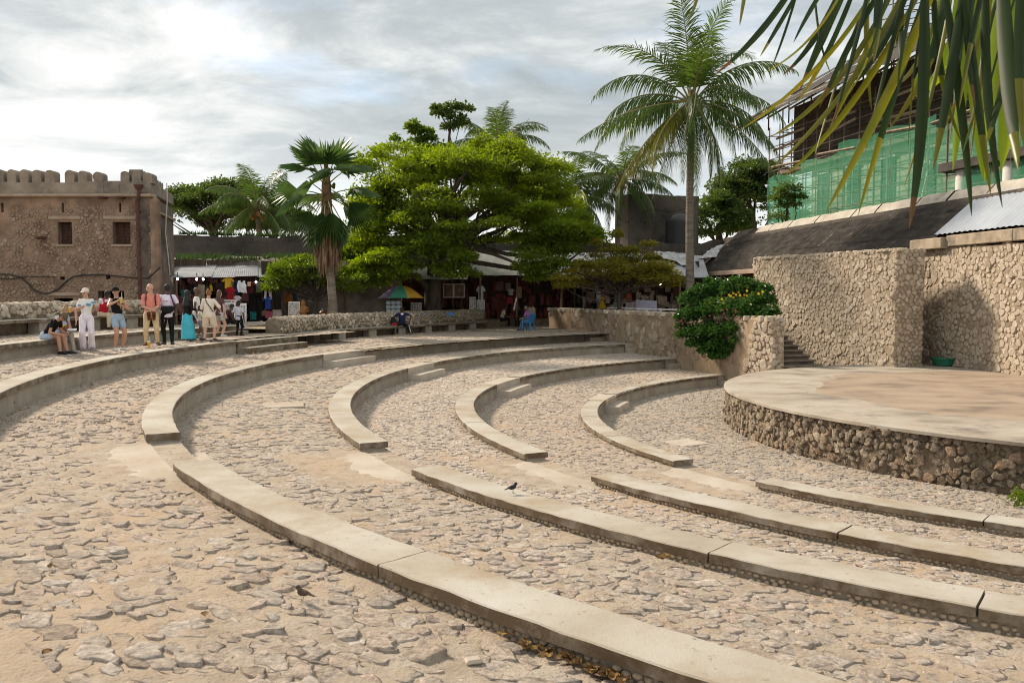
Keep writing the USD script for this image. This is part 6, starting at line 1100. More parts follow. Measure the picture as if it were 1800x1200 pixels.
def person(lab, pos, rz, h=1.7, fem=False, skin='fair', hip=None, lean=3, lhand=None, rhand=None, lfoot=None, rfoot=None, lel=(-.6, -1, -.2), rel=(.6, -1, -.2), lkn=(-.1, 1, 0), rkn=(.1, 1, 0), head=(0, 0), top_=None, sleeve=.55, bottom=None, bcol=None, shoe=None, hair=('black', 'short'), cap=None, wide=1.0, loc_off=(0, 0), hem=0.0, extra=None, group=None):
    t = thing('person', lab, 'person', pos, rz, group); hp = A(0, 0, .53 * h) if hip is None else A(*hip); le = rad(lean); up = A(0, math.sin(le), math.cos(le)); fw = A(0, math.cos(le), -math.sin(le)); X = A(1, 0, 0); M = np.stack([X, fw, up], 1)
    k = (.92 if fem else 1.0) * h * wide; T = lambda s, x=0, y=0: hp + up * (s * h) + X * x * h + fw * y * h
    tor = [(T(-.01), A(.094, .066, .06) * h * (1.0 if not fem else 1.03) * wide), (T(.09), A(.078 if not fem else .068, .058, .05) * h * wide), (T(.20), A(.098, .068, .07) * k), (T(.272), A(.094, .048, .036) * k)]
    def torso(e=0, n0=0, n1=3): return [hull(eln(tor[i][0], tor[i][1] + e, M), eln(tor[i + 1][0], tor[i + 1][1] + e, M)) for i in range(n0, n1)]
    sw = (.101 if not fem else .088) * wide ** .5; SL, SR = T(.277, -sw), T(.277, sw); hl, hr = T(-.03, -.052 * wide), T(-.03, .052 * wide)
    hd_up = (np.cos(rad(head[1])) * up + np.sin(rad(head[1])) * fw); y_ = rad(head[0]); hf = fw * math.cos(y_) * math.cos(rad(head[1])) + X * math.sin(y_) - up * math.sin(rad(head[1])); hf /= np.linalg.norm(hf); hx = np.cross(hf, hd_up); hx /= np.linalg.norm(hx); hu = np.cross(hx, hf); HM = np.stack([hx, hf, hu], 1)
    nk = T(.33, 0, .005); hc = T(.335) + hu * .072 * h + hf * .012 * h
    hs_ = h if h > 1.4 else h * 1.18; H = lambda x, y, z: hc + HM @ (A(x, y, z) * hs_)
    lhand = T(-.04, -.15, .02) if lhand is None else A(*lhand); rhand = T(-.04, .15, .02) if rhand is None else A(*rhand)
    EL, WL = ik(SL, lhand, .178 * h, .155 * h, lel); ER, WR = ik(SR, rhand, .178 * h, .155 * h, rel)
    gz = .045 * h; lfoot = A(-.065 * h, 0, gz) if lfoot is None else A(*lfoot); rfoot = A(.065 * h, 0, gz) if rfoot is None else A(*rfoot)
    KL, AL = ik(hl, lfoot, .245 * h, .25 * h, lkn); KR, AR = ik(hr, rfoot, .245 * h, .25 * h, rkn)
    B = torso() + [bone(T(.28), nk + hu * .03 * h, .036 * h, .032 * h)]
    B += [hull(eln(H(0, -.006, .012), A(.046, .056, .056) * hs_, HM, SP2), eln(H(0, .012, -.03), A(.036, .042, .035) * hs_, HM)), hull(eln(H(0, .014, -.035), A(.034, .038, .03) * hs_, HM), eln(H(0, .032, -.052), A(.017, .014, .012) * hs_, HM)), hull(eln(H(0, .056, .002), .006 * hs_), eln(H(0, .066, -.018), A(.009, .010, .007) * hs_, HM))]
    for s in (-1, 1): B.append(hull(eln(H(s * .047, -.004, .0), A(.006, .012, .018) * hs_, HM)))
    for S, E, W_ in ((SL, EL, WL), (SR, ER, WR)): B += [bone(S, E, .030 * k, .023 * k), bone(E, W_, .0235 * k, .0155 * k)]
    for hj, K, An in ((hl, KL, AL), (hr, KR, AR)): B += [bone(hj, K, .050 * h * wide, .034 * h), bone(K + (An - K) * .0, K + (An - K) * .28, .033 * h, .034 * h), bone(K + (An - K) * .28, An, .034 * h, .021 * h)]
    hands = []
    for E, W_, s in ((EL, WL, -1), (ER, WR, 1)):
        d = (W_ - E) / np.linalg.norm(W_ - E); sd = np.cross(d, A(0, 0, 1)); sd /= np.linalg.norm(sd) + 1e-9; nn = np.cross(sd, d); c = W_ + d * .03 * h; B.append(hull(eln(W_, .014 * h), eln(c + nn * .012 * h, .010 * h), eln(c - nn * .012 * h, .010 * h), eln(c + d * .02 * h + nn * .014 * h, .008 * h), eln(c + d * .02 * h - nn * .014 * h, .008 * h)))
        for j, (o, l) in enumerate(((-.016, .036), (-.0055, .042), (.0055, .040), (.016, .031))): p = c + d * .022 * h + nn * o * h; q = p + d * l * h * .55 + sd * .004 * h; B += [bone(p, q, .0058 * h, .0052 * h), bone(q, q + d * l * h * .4 + sd * .012 * h, .0052 * h, .0045 * h)]
        B.append(bone(c - d * .012 * h - nn * .012 * h, c + d * .012 * h - nn * .03 * h, .0065 * h, .0055 * h)); hands.append(c + d * .03 * h)
    feet = []
    for K, An, s in ((KL, AL, -1), (KR, AR, 1)):
        g = An[2] - gz; fd = A(s * .25, 1, 0) / 1.03; hz = A(An[0], An[1], An[2] - .03 * h); toe = hz + fd * .105 * h; feet.append((An, hz, toe, fd)); B.append(hull(eln(An, .021 * h), eln(hz - fd * .02 * h, A(.02, .025, .014) * h), eln(toe, A(.026, .028, .011) * h)))
    part(t, 'body', solid(B, .032, 6), SK[skin], True)
    for s in (-1, 1): part(t, 'eye', ball(H(s * .0185, .0475, .004), .0065 * hs_, 1), eyem, True)
    part(t, 'mouth', (hull(eln(H(-.012, .0555, -.034), .0035 * hs_), eln(H(.012, .0555, -.034), .0035 * hs_), eln(H(0, .058, -.033), .004 * hs_)) and man(hull(eln(H(-.012, .0535, -.034), .0035 * hs_), eln(H(.012, .0535, -.034), .0035 * hs_)))), lipm, True)
    hcol, hst = hair
    if hst != 'none':
        P_ = [hull(eln(H(0, -.012, .022), A(.051, .056, .056) * hs_, HM, SP2), eln(H(0, -.02, -.005), A(.049, .045, .04) * hs_, HM))]
        P_ = [m for m in P_]
        if hst == 'bun': P_.append(hull(eln(H(0, -.05, .065), A(.028, .028, .026) * hs_, HM, SP2)))
        if hst == 'pony': P_.append(hull(eln(H(0, -.058, .0), .02 * hs_), eln(H(0, -.085, -.03), .022 * hs_))); P_.append(hull(eln(H(0, -.085, -.03), .022 * hs_), eln(H(0, -.085, -.09), .010 * hs_)))
        if hst == 'long': P_.append(hull(eln(H(0, -.03, .0), A(.05, .035, .04) * hs_, HM), eln(H(0, -.045, -.085), A(.05, .02, .03) * hs_, HM)))
        if hst == 'hijab': P_ += [hull(eln(H(0, -.014, .02), A(.060, .062, .064) * hs_, HM, SP2), eln(H(0, -.02, -.04), A(.058, .052, .04) * hs_, HM)), hull(eln(H(0, -.02, -.05), A(.06, .05, .03) * hs_, HM), eln(T(.27), A(.125, .075, .04) * k, M)), hull(eln(T(.27), A(.125, .075, .04) * k, M), eln(T(.18), A(.118, .085, .03) * k, M))]
        mm = m3.Manifold.batch_boolean(P_, m3.OpType.Add)
        cut = hull(eln(H(0, .075, -.012), A(.046, .055, .062) * hs_, HM, SP2)) if hst != 'hijab' else hull(eln(H(0, .075, .0), A(.036, .055, .046) * hs_, HM, SP2))
        part(t, 'hair' if hst != 'hijab' else 'headscarf', solid([mm - cut], .025, 3, .008, 3), HAIR[hcol], True)
    if cap is not None:
        cm = cloth(cap); P_ = [hull(eln(H(0, -.004, .03), A(.055, .064, .05) * hs_, HM, SP2)) - hull(eln(H(0, 0, -.055), A(.09, .1, .075) * hs_, HM, SP2))]
        part(t, 'cap', solid(P_, .03, 2), cm, True); part(t, 'cap_brim', man(hull(eln(H(0, .05, .022), A(.042, .02, .005) * hs_, HM), eln(H(0, .095, .014), A(.034, .02, .004) * hs_, HM))), cm, True)
    if top_ is not None:
        P_ = torso(.012) if hem == 0 else torso(.012, 1) + [hull(eln(T(.09 - hem), tor[1][1] + .014, M), eln(T(.09), tor[1][1] + .012, M))]
        if hem == 0: P_ += [hull(eln(T(-.01), tor[0][1] + .014, M), eln(T(-.055), (tor[0][1] + .012) * A(1, 1, .35), M))]
        for S, E, W_ in ((SL, EL, WL), (SR, ER, WR)):
            if sleeve > 0: P_.append(bone(S, S + (E - S) * min(sleeve, 1) * 1.0, .034 * k, .034 * k))
            if sleeve > 1: P_.append(bone(E, E + (W_ - E) * (sleeve - 1), .031 * k, .026 * k))
        part(t, 'shirt', solid(P_, .03, 9, .026, 5), cloth(top_), True)
    if bottom:
        P_ = [hull(eln(T(-.012), tor[0][1] + .016, M), eln(T(.045), (tor[1][1] + .016) * A(1.05, 1.05, .5), M))]
        if bottom == 'skirt':
            P_ = [hull(eln(T(.05), (tor[1][1] + .01), M), eln(T(-.02), tor[0][1] + .025, M)), hull(eln(T(-.02), tor[0][1] + .025, M), eln((AL + AR) / 2 + A(0, .02 * h, -.015 * h), A(.17, .14, .012) * h))]
            part(t, 'skirt', solid(P_, .05, 3, .05, 7, 6.0), cloth(bcol), True)
        else:
            for hj, K, An in ((hl, KL, AL), (hr, KR, AR)):
                if bottom == 'shorts': P_.append(bone(hj, hj + (K - hj) * .48, .058 * h * wide, .055 * h * wide))
                elif bottom == 'longshorts': P_.append(bone(hj, hj + (K - hj) * .85, .062 * h * wide, .058 * h * wide))
                else:
                    w1, w2 = (.047, .068) if bottom == 'wide' else (.040, .033); P_ += [bone(hj, K, .060 * h * wide, w1 * h), bone(K, K + (An - K) * (.93 if bottom != 'wide' else 1.02), w1 * h, w2 * h * (.9 if bottom != 'wide' else .8))]
            part(t, bottom if bottom in ('shorts',) else ('shorts' if bottom == 'longshorts' else 'trousers'), solid(P_, .034, 4, .026, 9), cloth(bcol), True)
    if shoe is not None:
        for An, hz, toe, fd in feet:
            s_ = part(t, 'shoe', solid([hull(eln(An - A(0, 0, .006 * h), .025 * h), eln(hz - fd * .022 * h, A(.025, .029, .018) * h), eln(toe, A(.030, .032, .015) * h))], .03, 2), cloth(shoe), True)
            part(s_, 'sole', man(hull(eln(hz - fd * .022 * h - A(0, 0, .012 * h), A(.026, .03, .005) * h), eln(toe - A(0, 0, .012 * h), A(.031, .033, .005) * h))), rubberm if sum(shoe) < 1.2 else cloth((.2, .17, .14)), True)
    J = dict(T=T, H=H, hands=hands, SL=SL, SR=SR, EL=EL, ER=ER, WL=WL, WR=WR, h=h, k=k, hl=hl, KL=KL, KR=KR, AL=AL, AR=AR, t=t, pos=A(*pos), rz=rz)
    if extra: extra(t, J)
    return J
def wpt(J, p): c, s = math.cos(J['rz']), math.sin(J['rz']); return J['pos'] + A(c * p[0] - s * p[1], s * p[0] + c * p[1], p[2])
def chestprint(col, x=0.0, z=.22, w=.06, hh=.03, back=False):
    def f(t, J):
        h = J['h']; rg = np.random.default_rng(3)
        for q in range(5): c = J['T'](z + rg.normal(0, hh * .5), x + rg.normal(0, w * .5), (-1 if back else 1) * .079); part(t, 'print', man(hull(eln(c, A(w * rg.uniform(.25, .6), .008, hh * rg.uniform(.3, .7)) * h))), cloth(col), True)
    return f
Z1 = .74
def stand(px, py, z=Z1): p = onz(px, py, z); return p
R2 = lambda d: math.radians(d)
# seated pair on the raised bench
def on_ring(i, px, dr, z):
    d = ray(px, 600); d = d[:2] / d[1]
    for Y in np.arange(12, 60, .02):
        if math.hypot(d[0] * Y - C[0], Y - C[1]) >= float(rr(i, math.atan2(Y - C[1], d[0] * Y - C[0]) % 6.2832)) + dr and Y > 15: return A(d[0] * Y, Y, z)
p = on_ring(0, 82, .10, .70)
def strap(pts, mt, r=.012): return MB().tube(pts, r, 6).get()
J = person('woman in black top, denim shorts and olive cap, leaning forward on the raised bench', p, R2(-95), 1.68, True, 'tan', hip=(0, 0, .50), lean=38, lhand=(-.08, .50, .55), rhand=(.10, .46, .52), lfoot=(-.10, .50, .075), rfoot=(.08, .42, .075), lkn=(0, 1, .6), rkn=(0, 1, .6), head=(-8, 25), top_=(.012, .012, .012), sleeve=.5, bottom='shorts', bcol=(.35, .42, .52), shoe=(.02, .02, .02), hair=('brown', 'pony'), cap=(.13, .10, .06))
p = on_ring(0, 104, .10, .70)
J = person('woman in pale blue top and grey trousers seated beside the woman in black', p, R2(-120), 1.68, True, 'fair', hip=(0, 0, .50), lean=20, lhand=(-.12, .36, .62), rhand=(.16, .38, .66), lfoot=(-.10, .48, .075), rfoot=(.12, .46, .075), lkn=(0, 1, .6), rkn=(0, 1, .6), head=(5, 22), top_=(.42, .50, .68), sleeve=.25, bottom='trousers', bcol=(.36, .32, .27), shoe=(.35, .3, .28), hair=('blond', 'bun'))
q = wpt(J, J['hands'][1]); t = thing('fruit_drink', 'drink with yellow garnish held by the seated woman in pale blue', 'drink', q); part(t, 'cup', lathe([(0, -.05), (.04, -.05), (.055, .08), (.05, .08), (0, .02)], 10), mat_plain('coconut_cup', (.25, .08, .03), .5), True); part(t, 'garnish', ball((-.06, -.03, .08), A(.07, .05, .05), 1), mat_plain('yellow_flower_garnish', (.75, .48, .02), .6), True)
q = wpt(J, J['hands'][0]); top('white_card', rb(q + A(.02, -.02, .02), (.22, .14, .012), .004, .3, .35), mat_plain('white_paper', (.75, .74, .72), .6), 'white folded paper in the lap between the two seated women', 'paper')
# standing woman, white outfit
p = A(-11.77, 23.6, .735)
J = person('woman in cream cap, printed white t-shirt and wide white trousers standing with hand on hip', p, R2(-155), 1.68, True, 'fair', lean=-2, lhand=(.30, .20, 1.12), rhand=None, head=(30, 4), top_=(.70, .68, .64), sleeve=.5, hem=.055, bottom='wide', bcol=(.74, .68, .74), shoe=(.3, .25, .25), hair=('brown', 'short'), cap=(.66, .58, .50), extra=chestprint((.10, .30, .45), -.02, .21, .07, .03), lel=(-1, -.6, -.2), rel=(1, -.7, 0))
q = wpt(J, J['hands'][0])
def cup(lab, q, col=(.55, .28, .04)):
    t = thing('drink_cup', lab, 'drink', q); part(t, 'cup', lathe([(0, -.06), (.035, -.06), (.045, .08), (.04, .08), (.034, -.03), (0, -.03)], 12), mat_plain('cup_' + str(len(_names)), col, .3), True); part(t, 'lid', lathe([(0, .08), (.048, .08), (.046, .1), (0, .1)], 12), rubberm); part(t, 'straw', MB().tube([(0, 0, .08), (.02, 0, .24)], .006, 5).get(), rubberm)
cup('amber drink held by the woman in wide white trousers', q)
# man on pier bench
p = on_ring(-1, 182, .02, 1.04)
person('man in red and white polo shirt and khaki trousers on the pier bench, looking away', p, R2(-115), 1.72, False, 'dark', hip=(0, 0, .55), lean=16, lhand=(-.28, .12, .92), rhand=(-.10, .34, .85), lfoot=(-.10, .42, .08), rfoot=(.14, .44, .08), lkn=(0, 1, .5), rkn=(0, 1, .5), head=(-70, 8), top_=(.42, .015, .03), sleeve=.0, bottom='trousers', bcol=(.50, .40, .27), shoe=(.06, .03, .02), hair=('black', 'short'),
       extra=lambda t, J: [part(t, 'sleeve', solid([bone(J['S' + s], J['S' + s] + (J['E' + s] - J['S' + s]) * .6, .042 * J['h'], .038 * J['h'])], .03, 3), cloth((.62, .58, .64)), True) for s in 'LR'] + [part(t, 'collar', solid([hull(eln(J['T'](.285), A(.07, .06, .012) * J['h']), eln(J['T'](.24), A(.085, .075, .012) * J['h']))], .04, 1), cloth((.62, .58, .64)), True)])
# woman with black cap
p = stand(208, 616)
J = person('woman in black cap, black top and denim shorts sipping a drink through a straw', p, R2(-128), 1.70, True, 'tan', lean=-4, lhand=(-.02, .22, 1.22), rhand=(.12, .26, 1.34), lfoot=(-.12, -.02, .076), rfoot=(.13, .06, .076), head=(28, -6), top_=(.012, .012, .014), sleeve=.0, hem=.05, bottom='shorts', bcol=(.28, .36, .44), shoe=(.62, .58, .54), hair=('blond', 'pony'), cap=(.012, .012, .012), lel=(-1, -.3, -.6), rel=(1, -.3, -.6))
cup('drink with yellow top held by the woman in denim shorts', wpt(J, (J['hands'][0] + J['hands'][1]) / 2 + A(0, .04, .02)), (.45, .36, .1))
# bald man
p = stand(267, 607)
def backpack(t, J):
    for s in (-1, 1): T = J['T']; part(t, 'backpack_strap', strap([T(.29, s * .06, -.05), T(.305, s * .068, .02), T(.22, s * .07, .082), T(.12, s * .08, .05), T(.10, s * .075, -.06)], 0, .018), cloth((.03, .018, .015)), True)
    part(t, 'backpack', solid([hull(eln(J['T'](.24, 0, -.12), A(.07, .04, .04) * J['h']), eln(J['T'](.08, 0, -.12), A(.08, .05, .05) * J['h']))], .04, 3), cloth((.03, .018, .015)), True)
J = person('bald man in salmon shirt and khaki trousers holding brown sandals', p, R2(-160), 1.82, False, 'fair', lean=0, lhand=(.02, .20, 1.02), rhand=(-.04, .20, 1.06), lfoot=(-.16, 0, .082), rfoot=(.15, .03, .082), head=(48, 6), top_=(.62, .22, .17), sleeve=.8, bottom='trousers', bcol=(.56, .42, .24), shoe=(.10, .055, .035), hair=('black', 'none'), lel=(-1, -.3, -.3), rel=(1, -.3, -.3), wide=1.06, extra=backpack)
q = wpt(J, A(-.02, .26, .90)); t = thing('sandals', 'pair of brown sandals dangling from the hands of the bald man', 'sandals', q, R2(-160))
for s in (-1, 1): part(t, 'sandal', solid([hull(eln(A(s * .07, 0, .08), A(.05, .025, .03)), eln(A(s * .07, .0, -.10), A(.045, .02, .05)))], .03, 2), cloth((.09, .035, .02)), True); part(t, 'strap', strap([(s * .07 - .05, .02, 0), (s * .07, .06, .0), (s * .07 + .05, .02, 0)], 0, .012), cloth((.05, .02, .015)), True)
q = stand(262, 609.5); cup('orange drink cup standing on the ground before the bald man', q + A(0, 0, .06), (.60, .30, .02))
# man with purple strap
p = stand(296, 606)
def bagm(t, J): part(t, 'bag_strap', strap([J['T'](.13, .09, -.085), J['T'](.22, .07, -.086), J['T'](.295, .05, -.05), J['T'](.30, .04, .03), J['T'](.12, -.09, .07)], 0, .020), cloth((.10, .02, .10)), True)
J = person('man in white t-shirt and black trousers seen from behind, arm stretched out', p, R2(28), 1.80, False, 'dark', lean=2, lhand=(-.62, .28, 1.14), rhand=(.24, .18, 1.0), lfoot=(-.10, .04, .08), rfoot=(.10, -.06, .08), head=(-15, 4), top_=(.66, .62, .70), sleeve=.62, bottom='trousers', bcol=(.012, .012, .014), shoe=(.05, .045, .045), hair=('black', 'short'), extra=lambda t, J: (bagm(t, J), chestprint((.55, .12, .14), .0, .20, .05, .008, True)(t, J)), wide=1.02)
q = wpt(J, J['T'](.06, -.01, -.10)); t = thing('belt_bag', 'round black bag on the back of the man in white t-shirt', 'bag', q, R2(28)); part(t, 'pouch', solid([hull(eln(A(-.14, 0, .02), A(.05, .06, .09)), eln(A(.14, 0, .02), A(.05, .06, .09)), eln(A(0, 0, -.04), A(.14, .06, .08)))], .04, 3), cloth((.015, .015, .016)), True); part(t, 'zip', strap([(-.15, -.05, .06), (0, -.07, .07), (.15, -.05, .06)], 0, .006), cablem)
# hijab woman
person('woman in black headscarf and long turquoise skirt seen from behind', stand(330, 598), R2(-35), 1.62, True, 'brown', lean=2, lhand=(-.02, .26, 1.0), rhand=(.12, .26, 1.0), top_=(.012, .012, .013), sleeve=1.8, bottom='skirt', bcol=(.07, .42, .53), shoe=(.02, .02, .02), hair=('black', 'hijab'), wide=1.05)
person('woman in white top with cropped dark hair, facing right behind the headscarf woman', stand(347, 594.5), R2(-75), 1.72, True, 'dark', lean=0, lhand=(-.1, .2, 1.0), head=(-8, 0), top_=(.66, .64, .62), sleeve=.4, bottom='longshorts', bcol=(.5, .48, .46), shoe=(.4, .38, .36), hair=('brown', 'short'))
person('small child in white t-shirt and grey trousers beside the turquoise skirt', stand(353, 597), R2(-70), 1.12, False, 'dark', lean=0, lhand=(-.12, .18, .55), rhand=(.16, .20, .5), head=(-5, 0), top_=(.62, .58, .50), sleeve=.6, bottom='trousers', bcol=(.20, .185, .185), shoe=(.05, .05, .05), hair=('black', 'short'))
def crossbag(t, J): part(t, 'bag_strap', strap([J['T'](.30, -.05, -.04), J['T'](.24, -.03, -.083), J['T'](.14, .04, -.078), J['T'](.04, .10, -.06)], 0, .014), cloth((.02, .02, .02)), True)
person('person in cream shirt and shorts seen from behind with a dark crossbody strap', stand(368, 599), R2(8), 1.64, True, 'fair', lean=2, lhand=(-.12, .30, 1.05), rhand=(.30, .28, 1.0), lfoot=(-.15, 0, .074), rfoot=(.15, .02, .074), top_=(.66, .60, .50), sleeve=.95, bottom='longshorts', bcol=(.62, .53, .41), shoe=(.10, .06, .04), hair=('auburn', 'bun'), wide=1.14, extra=crossbag)
person('person in shorts and grey trainers mostly hidden behind the cream clothed tourist', stand(386, 592), R2(-20), 1.64, True, 'fair', top_=(.10, .05, .05), sleeve=.5, bottom='shorts', bcol=(.45, .42, .40), shoe=(.45, .47, .48), hair=('brown', 'long'), lfoot=(-.2, .1, .074), rfoot=(.12, 0, .074))
person('boy in pale grey shirt and black trousers standing before the picture boards', stand(420, 590.5), R2(-5), 1.26, False, 'dark', lean=0, top_=(.46, .47, .53), sleeve=.7, bottom='trousers', bcol=(.012, .012, .013), shoe=(.02, .02, .02), hair=('black', 'short'))
p = stand(397, 584); person('person in black crouched on a low stool left of the picture board', p, R2(-60), 1.65, False, 'brown', hip=(0, -.1, .42), lean=30, lhand=(-.1, .45, .5), rhand=(.1, .45, .5), lfoot=(-.12, .35, .075), rfoot=(.12, .4, .075), lkn=(0, 1, .6), rkn=(0, 1, .6), top_=(.05, .03, .03), sleeve=.9, bottom='trousers', bcol=(.015, .015, .016), shoe=(.03, .03, .03), hair=('black', 'short'))
# man on the bench in the middle
p = on_ring(9, 707, .06, .315)
def sides(t, J): 
    for a, b in (('KL', 'AL'), ('KR', 'AR')): part(t, 'trouser_stripe', strap([J['hl'] * 0 + J[a] + A((-1 if b == 'AL' else 1) * .062, .02, 0), (J[a] + J[b]) / 2 + A((-1 if b == 'AL' else 1) * .058, .03, 0), J[b] + A((-1 if b == 'AL' else 1) * .045, .02, .06)], 0, .02), cloth((.62, .6, .6)), True)
    part(t, 'collar', solid([hull(eln(J['T'](.292, 0, .01), A(.058, .048, .012) * J['h']), eln(J['T'](.26, 0, .055), A(.03, .03, .01) * J['h']))], .03, 1), cloth((.7, .7, .72)), True)
J = person('man in navy polo and black track trousers sprawled on the bench on piers', p, R2(-172), 1.74, False, 'dark', hip=(0, 0, .50), lean=8, lhand=(-.36, -.02, .62), rhand=(.26, .12, .62), lfoot=(-.36, .62, .08), rfoot=(.26, .40, .08), lkn=(-.3, 1, .7), rkn=(.2, 1, .7), head=(38, 22), top_=(.018, .025, .075), sleeve=.5, bottom='trousers', bcol=(.014, .014, .018), shoe=(.16, .12, .09), hair=('black', 'short'), extra=sides, lel=(-1, -.5, 0), rel=(1, -.3, 0))
q = on_ring(9, 692, .12, .74); t = thing('rucksack', 'black and red rucksack on the bench beside the man in navy', 'bag', q, R2(-160)); part(t, 'body', solid([hull(eln(A(0, 0, .12), A(.17, .12, .11)), eln(A(.02, 0, .34), A(.10, .09, .09)))], .04, 3, .02), cloth((.02, .018, .02)), True); part(t, 'pocket', solid([hull(eln(A(-.02, .10, .08), A(.15, .05, .07)))], .04, 1), cloth((.35, .02, .03)), True)
# group at the far end of the bench
p = on_ring(9, 882, .10, .31)
person('man in cream shirt and black trousers seated sideways on the far bench end', p, R2(-88), 1.72, False, 'dark', hip=(0, 0, .50), lean=14, lhand=(-.1, .42, .62), rhand=(.08, .4, .6), lfoot=(-.1, .46, .08), rfoot=(.1, .36, .08), lkn=(0, 1, .6), rkn=(0, 1, .6), head=(0, 16), top_=(.55, .46, .37), sleeve=.6, bottom='trousers', bcol=(.014, .014, .014), shoe=(.2, .15, .12), hair=('black', 'short'))
p = on_ring(9, 915, .10, .31)
person('man in dark clothes seated between the cream shirt and the purple shirt', p, R2(150), 1.7, False, 'dark', hip=(0, 0, .50), lean=18, lhand=(-.1, .4, .62), rhand=(.12, .4, .6), lfoot=(-.1, .46, .08), rfoot=(.1, .4, .08), lkn=(0, 1, .6), rkn=(0, 1, .6), head=(0, 15), top_=(.02, .02, .022), sleeve=1.2, bottom='trousers', bcol=(.012, .012, .013), shoe=(.03, .03, .03), hair=('black', 'short'))
# blue plastic chair and the man on it
bluep = mat_plain('blue_plastic', (.005, .19, .46), .35, .5, var=.04)
p = onz(929, 581, .31); rzc = R2(62)
t = thing('plastic_chair', 'bright blue moulded plastic armchair at the end of the far bench', 'chair', p, rzc)
part(t, 'seat', rb((0, 0, .42), (.46, .46, .05), .02), bluep, 30)
u = np.linspace(-1, 1, 11)[:, None]; v_ = np.linspace(0, 1, 8)[None]; P = np.stack([u * (.25 + .02 * v_) * (1 - .12 * np.clip(v_ - .7, 0, 1)), -.23 - .14 * v_ + .09 * u ** 2 + 0 * v_, .42 + .48 * v_ - .05 * u ** 4 * v_], -1); m = MB().grid(P); m.grid(P - A(0, .025, 0), True)
for e in (P[0], P[-1]): m.grid(np.stack([e, e - A(0, .025, 0)], 1))
m.grid(np.stack([P[:, -1], P[:, -1] - A(0, .025, 0)], 1)); part(t, 'backrest', m.get(), bluep, 40)
for sx in (-1, 1):
    for sy, top_z in ((.20, .62), (-.20, .44)): part(t, 'leg', man(hull(eln(A(sx * .23, sy, top_z), A(.028, .035, .01)), eln(A(sx * .27, sy * 1.2, .012), A(.03, .04, .01)))), bluep, 30)
    part(t, 'armrest', MB().tube([(sx * .26, .24, .62), (sx * .27, .05, .65), (sx * .27, -.18, .68), (sx * .24, -.30, .72)], [.03, .032, .03, .025], 6).get(), bluep, True)
person('grey haired man in purple shirt and jeans sitting on the blue chair', p, rzc, 1.70, False, 'brown', hip=(0, -.08, .52), lean=16, lhand=(-.2, .36, .62), rhand=(.16, .40, .6), lfoot=(-.12, .44, .08), rfoot=(.14, .4, .08), lkn=(0, 1, .6), rkn=(0, 1, .6), head=(0, 14), top_=(.33, .17, .42), sleeve=.6, bottom='trousers', bcol=(.10, .17, .24), shoe=(.1, .06, .05), hair=('grey', 'short'))
# people deep in the market
for px, Y, c, lab, rz in ((1131, 47, (.58, .56, .54), 'person in pale robe and headcloth in the shade behind the lavender board', 150), (1145, 48, (.34, .28, .22), 'person in beige seated right of the pale robed one in the shade', 170), (1112, 46, (.40, .36, .40), 'person in grey lilac left of the lavender board', 160), (1088, 47, (.12, .18, .14), 'person in dark green behind the low tables in the shade', 180)):
    p = at(px, 0, Y); p[2] = .72; person(lab, p, R2(rz), 1.65, True, 'brown', hip=(0, 0, .55), lean=8, lhand=(-.1, .4, .62), rhand=(.1, .4, .62), lfoot=(-.1, .45, .075), rfoot=(.1, .45, .075), lkn=(0, 1, .6), rkn=(0, 1, .6), top_=c, sleeve=1.5, bottom='trousers', bcol=(.08, .07, .07), shoe=(.1, .08, .07), hair=('black', 'hijab' if px in (1131, 1145) else 'short'))
    t = thing('stool', 'low stool under the ' + {1131: 'pale robed person', 1145: 'seated person in beige', 1112: 'person in grey lilac', 1088: 'person in dark green'}[px], 'stool', p, R2(rz)); part(t, 'seat', rb((0, 0, .44), (.4, .4, .05), .01), counterm)
    for sx in (-1, 1):
        for sy in (-1, 1): part(t, 'leg', rb((sx * .16, sy * .16, .21), (.04, .04, .42), .005), counterm)

